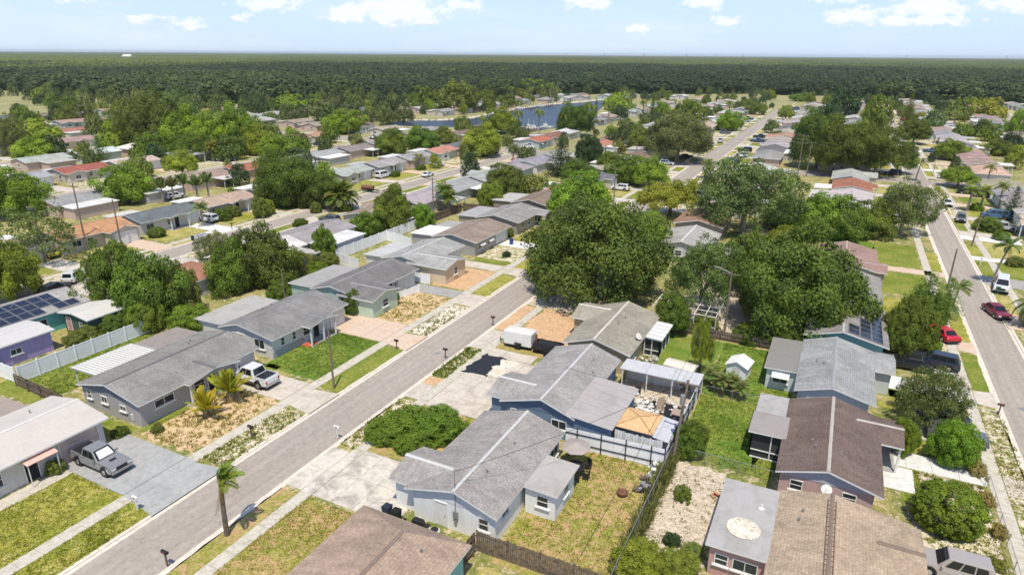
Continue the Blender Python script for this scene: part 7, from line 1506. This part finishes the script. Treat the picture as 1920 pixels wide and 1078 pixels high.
tufts('weeds in the sandy front garden by the round bush', 9.9, 14.4, 47.5, 56.8, 380, (.2, .22, .05), .14, 13); tufts('weeds along the right-hand pavement verge', 16.3, 17.9, 48, 72, 320, (.24, .24, .07), .13, 14); tufts('creeper growth along the chain link fence by the sand yard', -9.2, -8.7, 34, 49, 420, (.16, .17, .07), .7, 15, 9, .16); tufts('dry weeds along the leaf-strewn fence foot', -8.5, -4.3, 32, 49, 160, (.2, .2, .06), .12, 16)
tufts('grass tufts on the back garden of the grey gable house', -75, -67.5, 32, 46, 900, (.14, .22, .03), .12, 17, clus=12); tufts('grass tufts on the near verge below the silver pickup', -45.0, -42.7, 14, 24, 600, (.22, .25, .04), .08, 18)

# ------------------------------------------------------------------ the forest: one mass to the horizon
def edge_y(x):
    pts = [(-2000, 380), (-900, 340), (-552, 326), (-411, 316), (-349, 330), (-340, 385), (-306, 440), (-258, 470), (-215, 560), (-165, 590), (-87, 648), (2, 655), (58, 612), (110, 606), (400, 600)]
    if x <= pts[0][0]: return pts[0][1]
    for (a, b), (c, d) in zip(pts, pts[1:]):
        if x <= c: return b + (d - b) * (x - a) / (c - a)
    return 600
rg = np.random.default_rng(99); PT, SC_, ST, RT, VA = [], [], [], [], []
d = 285.0
while d < 6500:
    s = max(10.5, d * .0095); nA = int(R(88) * d / s)
    for k in range(nA):
        a = R(-71) + R(88) * (k + rg.random()) / nA; dd = d + rg.uniform(-.5, .5) * s; x, y = math.sin(a) * dd, math.cos(a) * dd
        if y < edge_y(x): continue
        nv = mnoise.noise(Vector((x * .0035, y * .0018, 3.1))); nf = mnoise.noise(Vector((x * .012, y * .012, 9.7)))
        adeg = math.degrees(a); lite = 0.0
        sunlit_far = min(1, max(0, (dd - 1250) / 350)); lf = min(1, max(0, (-adeg - 42) / 10))
        st = (.16 if dd < 620 or lf > .3 else .09) + .3 * nv + .24 * nf + rg.normal(0, .13) + sunlit_far * .72 + lf * (.14 + .5 * max(0, nv + .1)) * (1 if dd < 1500 else .5)  # random tree tone plus painted cloud shade: dark middle band, sunlit band beyond
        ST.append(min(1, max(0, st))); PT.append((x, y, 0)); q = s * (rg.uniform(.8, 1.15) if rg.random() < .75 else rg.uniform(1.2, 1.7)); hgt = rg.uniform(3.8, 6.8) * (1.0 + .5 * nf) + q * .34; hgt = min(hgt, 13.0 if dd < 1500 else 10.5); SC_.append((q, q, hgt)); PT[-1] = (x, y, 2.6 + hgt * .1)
        RT.append(rg.uniform(0, 6.28)); VA.append(int(rg.integers(0, 3)))
    d += s * .9
print('forest points', len(PT))
def scatter(name, label, PT, SC_, ST, RT, VA):
    me = bpy.data.meshes.new(name + '_points'); me.from_pydata(PT, [], [])
    a = me.attributes.new('scl', 'FLOAT_VECTOR', 'POINT'); a.data.foreach_set('vector', np.array(SC_, dtype=np.float32).ravel())
    a = me.attributes.new('stand', 'FLOAT', 'POINT'); a.data.foreach_set('value', np.array(ST, dtype=np.float32))  # tree tone; for the forest it includes the painted cloud shade
    a = me.attributes.new('rot', 'FLOAT_VECTOR', 'POINT'); a.data.foreach_set('vector', np.array([(0, 0, q) for q in RT], dtype=np.float32).ravel())
    a = me.attributes.new('var', 'INT', 'POINT'); a.data.foreach_set('value', np.array(VA, dtype=np.int32))
    fo = tag(link(name, me), label, 'forest', kind='stuff'); srcs = []
    for k in ('far', 'far2', 'far3'):
        for x_, y_, rt in TREES:
            c = [q for q in rt.children if q.name.startswith('crown')][0]
            if c.data == CROWN[k][0]: srcs.append(c); break
    ng = bpy.data.node_groups.new(name + '_scatter', 'GeometryNodeTree'); ng.interface.new_socket('Geometry', in_out='INPUT', socket_type='NodeSocketGeometry'); ng.interface.new_socket('Geometry', in_out='OUTPUT', socket_type='NodeSocketGeometry')
    gi, go = ng.nodes.new('NodeGroupInput'), ng.nodes.new('NodeGroupOutput'); jn = ng.nodes.new('GeometryNodeJoinGeometry')
    def attr(nm, ty):
        n = ng.nodes.new('GeometryNodeInputNamedAttribute'); n.data_type = ty; n.inputs['Name'].default_value = nm; return n.outputs['Attribute']
    for k, src in enumerate(srcs):
        oi = ng.nodes.new('GeometryNodeObjectInfo'); oi.transform_space = 'ORIGINAL'; oi.inputs['Object'].default_value = src; oi.inputs['As Instance'].default_value = False
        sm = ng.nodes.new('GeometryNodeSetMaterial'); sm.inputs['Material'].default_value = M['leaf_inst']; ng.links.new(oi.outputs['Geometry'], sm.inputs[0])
        ip = ng.nodes.new('GeometryNodeInstanceOnPoints'); cp = ng.nodes.new('FunctionNodeCompare'); cp.data_type = 'INT'; cp.operation = 'EQUAL'; ng.links.new(attr('var', 'INT'), [i for i in cp.inputs if i.enabled][0]); [i for i in cp.inputs if i.enabled][1].default_value = k
        ng.links.new(gi.outputs[0], ip.inputs['Points']); ng.links.new(cp.outputs[0], ip.inputs['Selection']); ng.links.new(sm.outputs[0], ip.inputs['Instance'])
        ng.links.new(attr('rot', 'FLOAT_VECTOR'), ip.inputs['Rotation']); ng.links.new(attr('scl', 'FLOAT_VECTOR'), ip.inputs['Scale']); ng.links.new(ip.outputs[0], jn.inputs[0])
    ng.links.new(jn.outputs[0], go.inputs[0]); md = fo.modifiers.new('scatter', 'NODES'); md.node_group = ng; return fo
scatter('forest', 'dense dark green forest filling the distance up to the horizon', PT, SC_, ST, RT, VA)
# the many further garden trees and palms of the town, past the ones built singly
rg2 = np.random.default_rng(7); A_, B_, C_, D_, E_ = [], [], [], [], []; tries = 0
hs_ = np.array([(h[0], h[1]) for h in HOUSES]); pl = list(placed)
while len(A_) < 320 and tries < 30000:
    tries += 1; a = R(rg2.uniform(-66, 13)); dd = 175 + 480 * rg2.random() ** .8; x, y = math.sin(a) * dd, math.cos(a) * dd
    left = x < -195
    if left and rg2.random() < (.75 if y < 230 else .5): continue
    if not left and y > 215 and x > -60 and y < 570 and rg2.random() < .72: continue
    if y > edge_y(x) + 5 or (x > -62 and y < 224) or (-120 > x > -190 and 255 < y < 505) or (not left and rg2.random() < .55): continue
    if any(abs(x - s_) < 5.0 for s_ in STREETS.values()) and y < 590 and not (x < -150 and y > 220): continue
    if CX0 - 2 < y < CX1 + 2 and x > -290: continue
    r_ = rg2.uniform(1.8, 4.2) * (1.35 if left else .9)
    if np.min(np.hypot(hs_[:, 0] - x, hs_[:, 1] - y)) < 5.6 + r_ * .55: continue
    if min((x - p[0]) ** 2 + (y - p[1]) ** 2 for p in pl) < (r_ * 1.1) ** 2: continue
    pl.append((x, y)); A_.append((x, y, 0)); B_.append((r_, r_, r_ * rg2.uniform(1.5, 2.4))); C_.append(float(np.clip(rg2.normal(.5, .27), 0, 1))); D_.append(rg2.uniform(0, 6.28)); E_.append(int(rg2.integers(0, 3)))
print('town trees', len(A_))
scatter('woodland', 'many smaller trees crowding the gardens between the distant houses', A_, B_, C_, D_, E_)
# dark floor of undergrowth below the crowns
mb = MB(); P_ = [(-2000, 380), (-900, 340), (-552, 328), (-411, 318), (-349, 332), (-340, 387), (-306, 442), (-258, 472), (-215, 562), (-165, 592), (-87, 650), (2, 657), (58, 614), (110, 608), (400, 602), (4000, 602), (9000, 7000), (-16000, 7000), (-9000, 380)]
mb.prism(P_, -.5, 5.2); o = struct('undergrowth', mb, 'canopy')
t = NT('far_canopy'); p = t.pos(); t.base(t.mix(t.rng(t.noise(t.pos((.0015, .0006, 1)), 1, 4), .35, .65), (.09, .12, .05), (.14, .17, .07))); t.set(.95, .1); M['far_canopy'] = t.m
mb = MB(); mb.prism([(-15800, 6300), (13800, 6300), (13900, 15900), (-15900, 15900)], -.4, 7.0); struct('distant_woodland', mb, 'far_canopy')
# thin summer haze: one closed box of even air round the whole scene
mb = MB(); mb.box(-17000, 15000, -600, 16500, -1.6, 45); hz = mb.build('haze', 'white'); hz.data.materials.clear()
hm = bpy.data.materials.new('haze_air'); hm.use_nodes = True; hm.node_tree.nodes.clear(); pv = hm.node_tree.nodes.new('ShaderNodeVolumePrincipled'); ho = hm.node_tree.nodes.new('ShaderNodeOutputMaterial')
pv.inputs['Color'].default_value = (.90, .95, 1, 1); pv.inputs['Density'].default_value = 0.00006; pv.inputs['Anisotropy'].default_value = .2; hm.node_tree.links.new(pv.outputs[0], ho.inputs['Volume']); hz.data.materials.append(hm)
tag(hz, 'pale haze over the distant woods', 'haze', kind='stuff')
print('objects', len(bpy.data.objects))
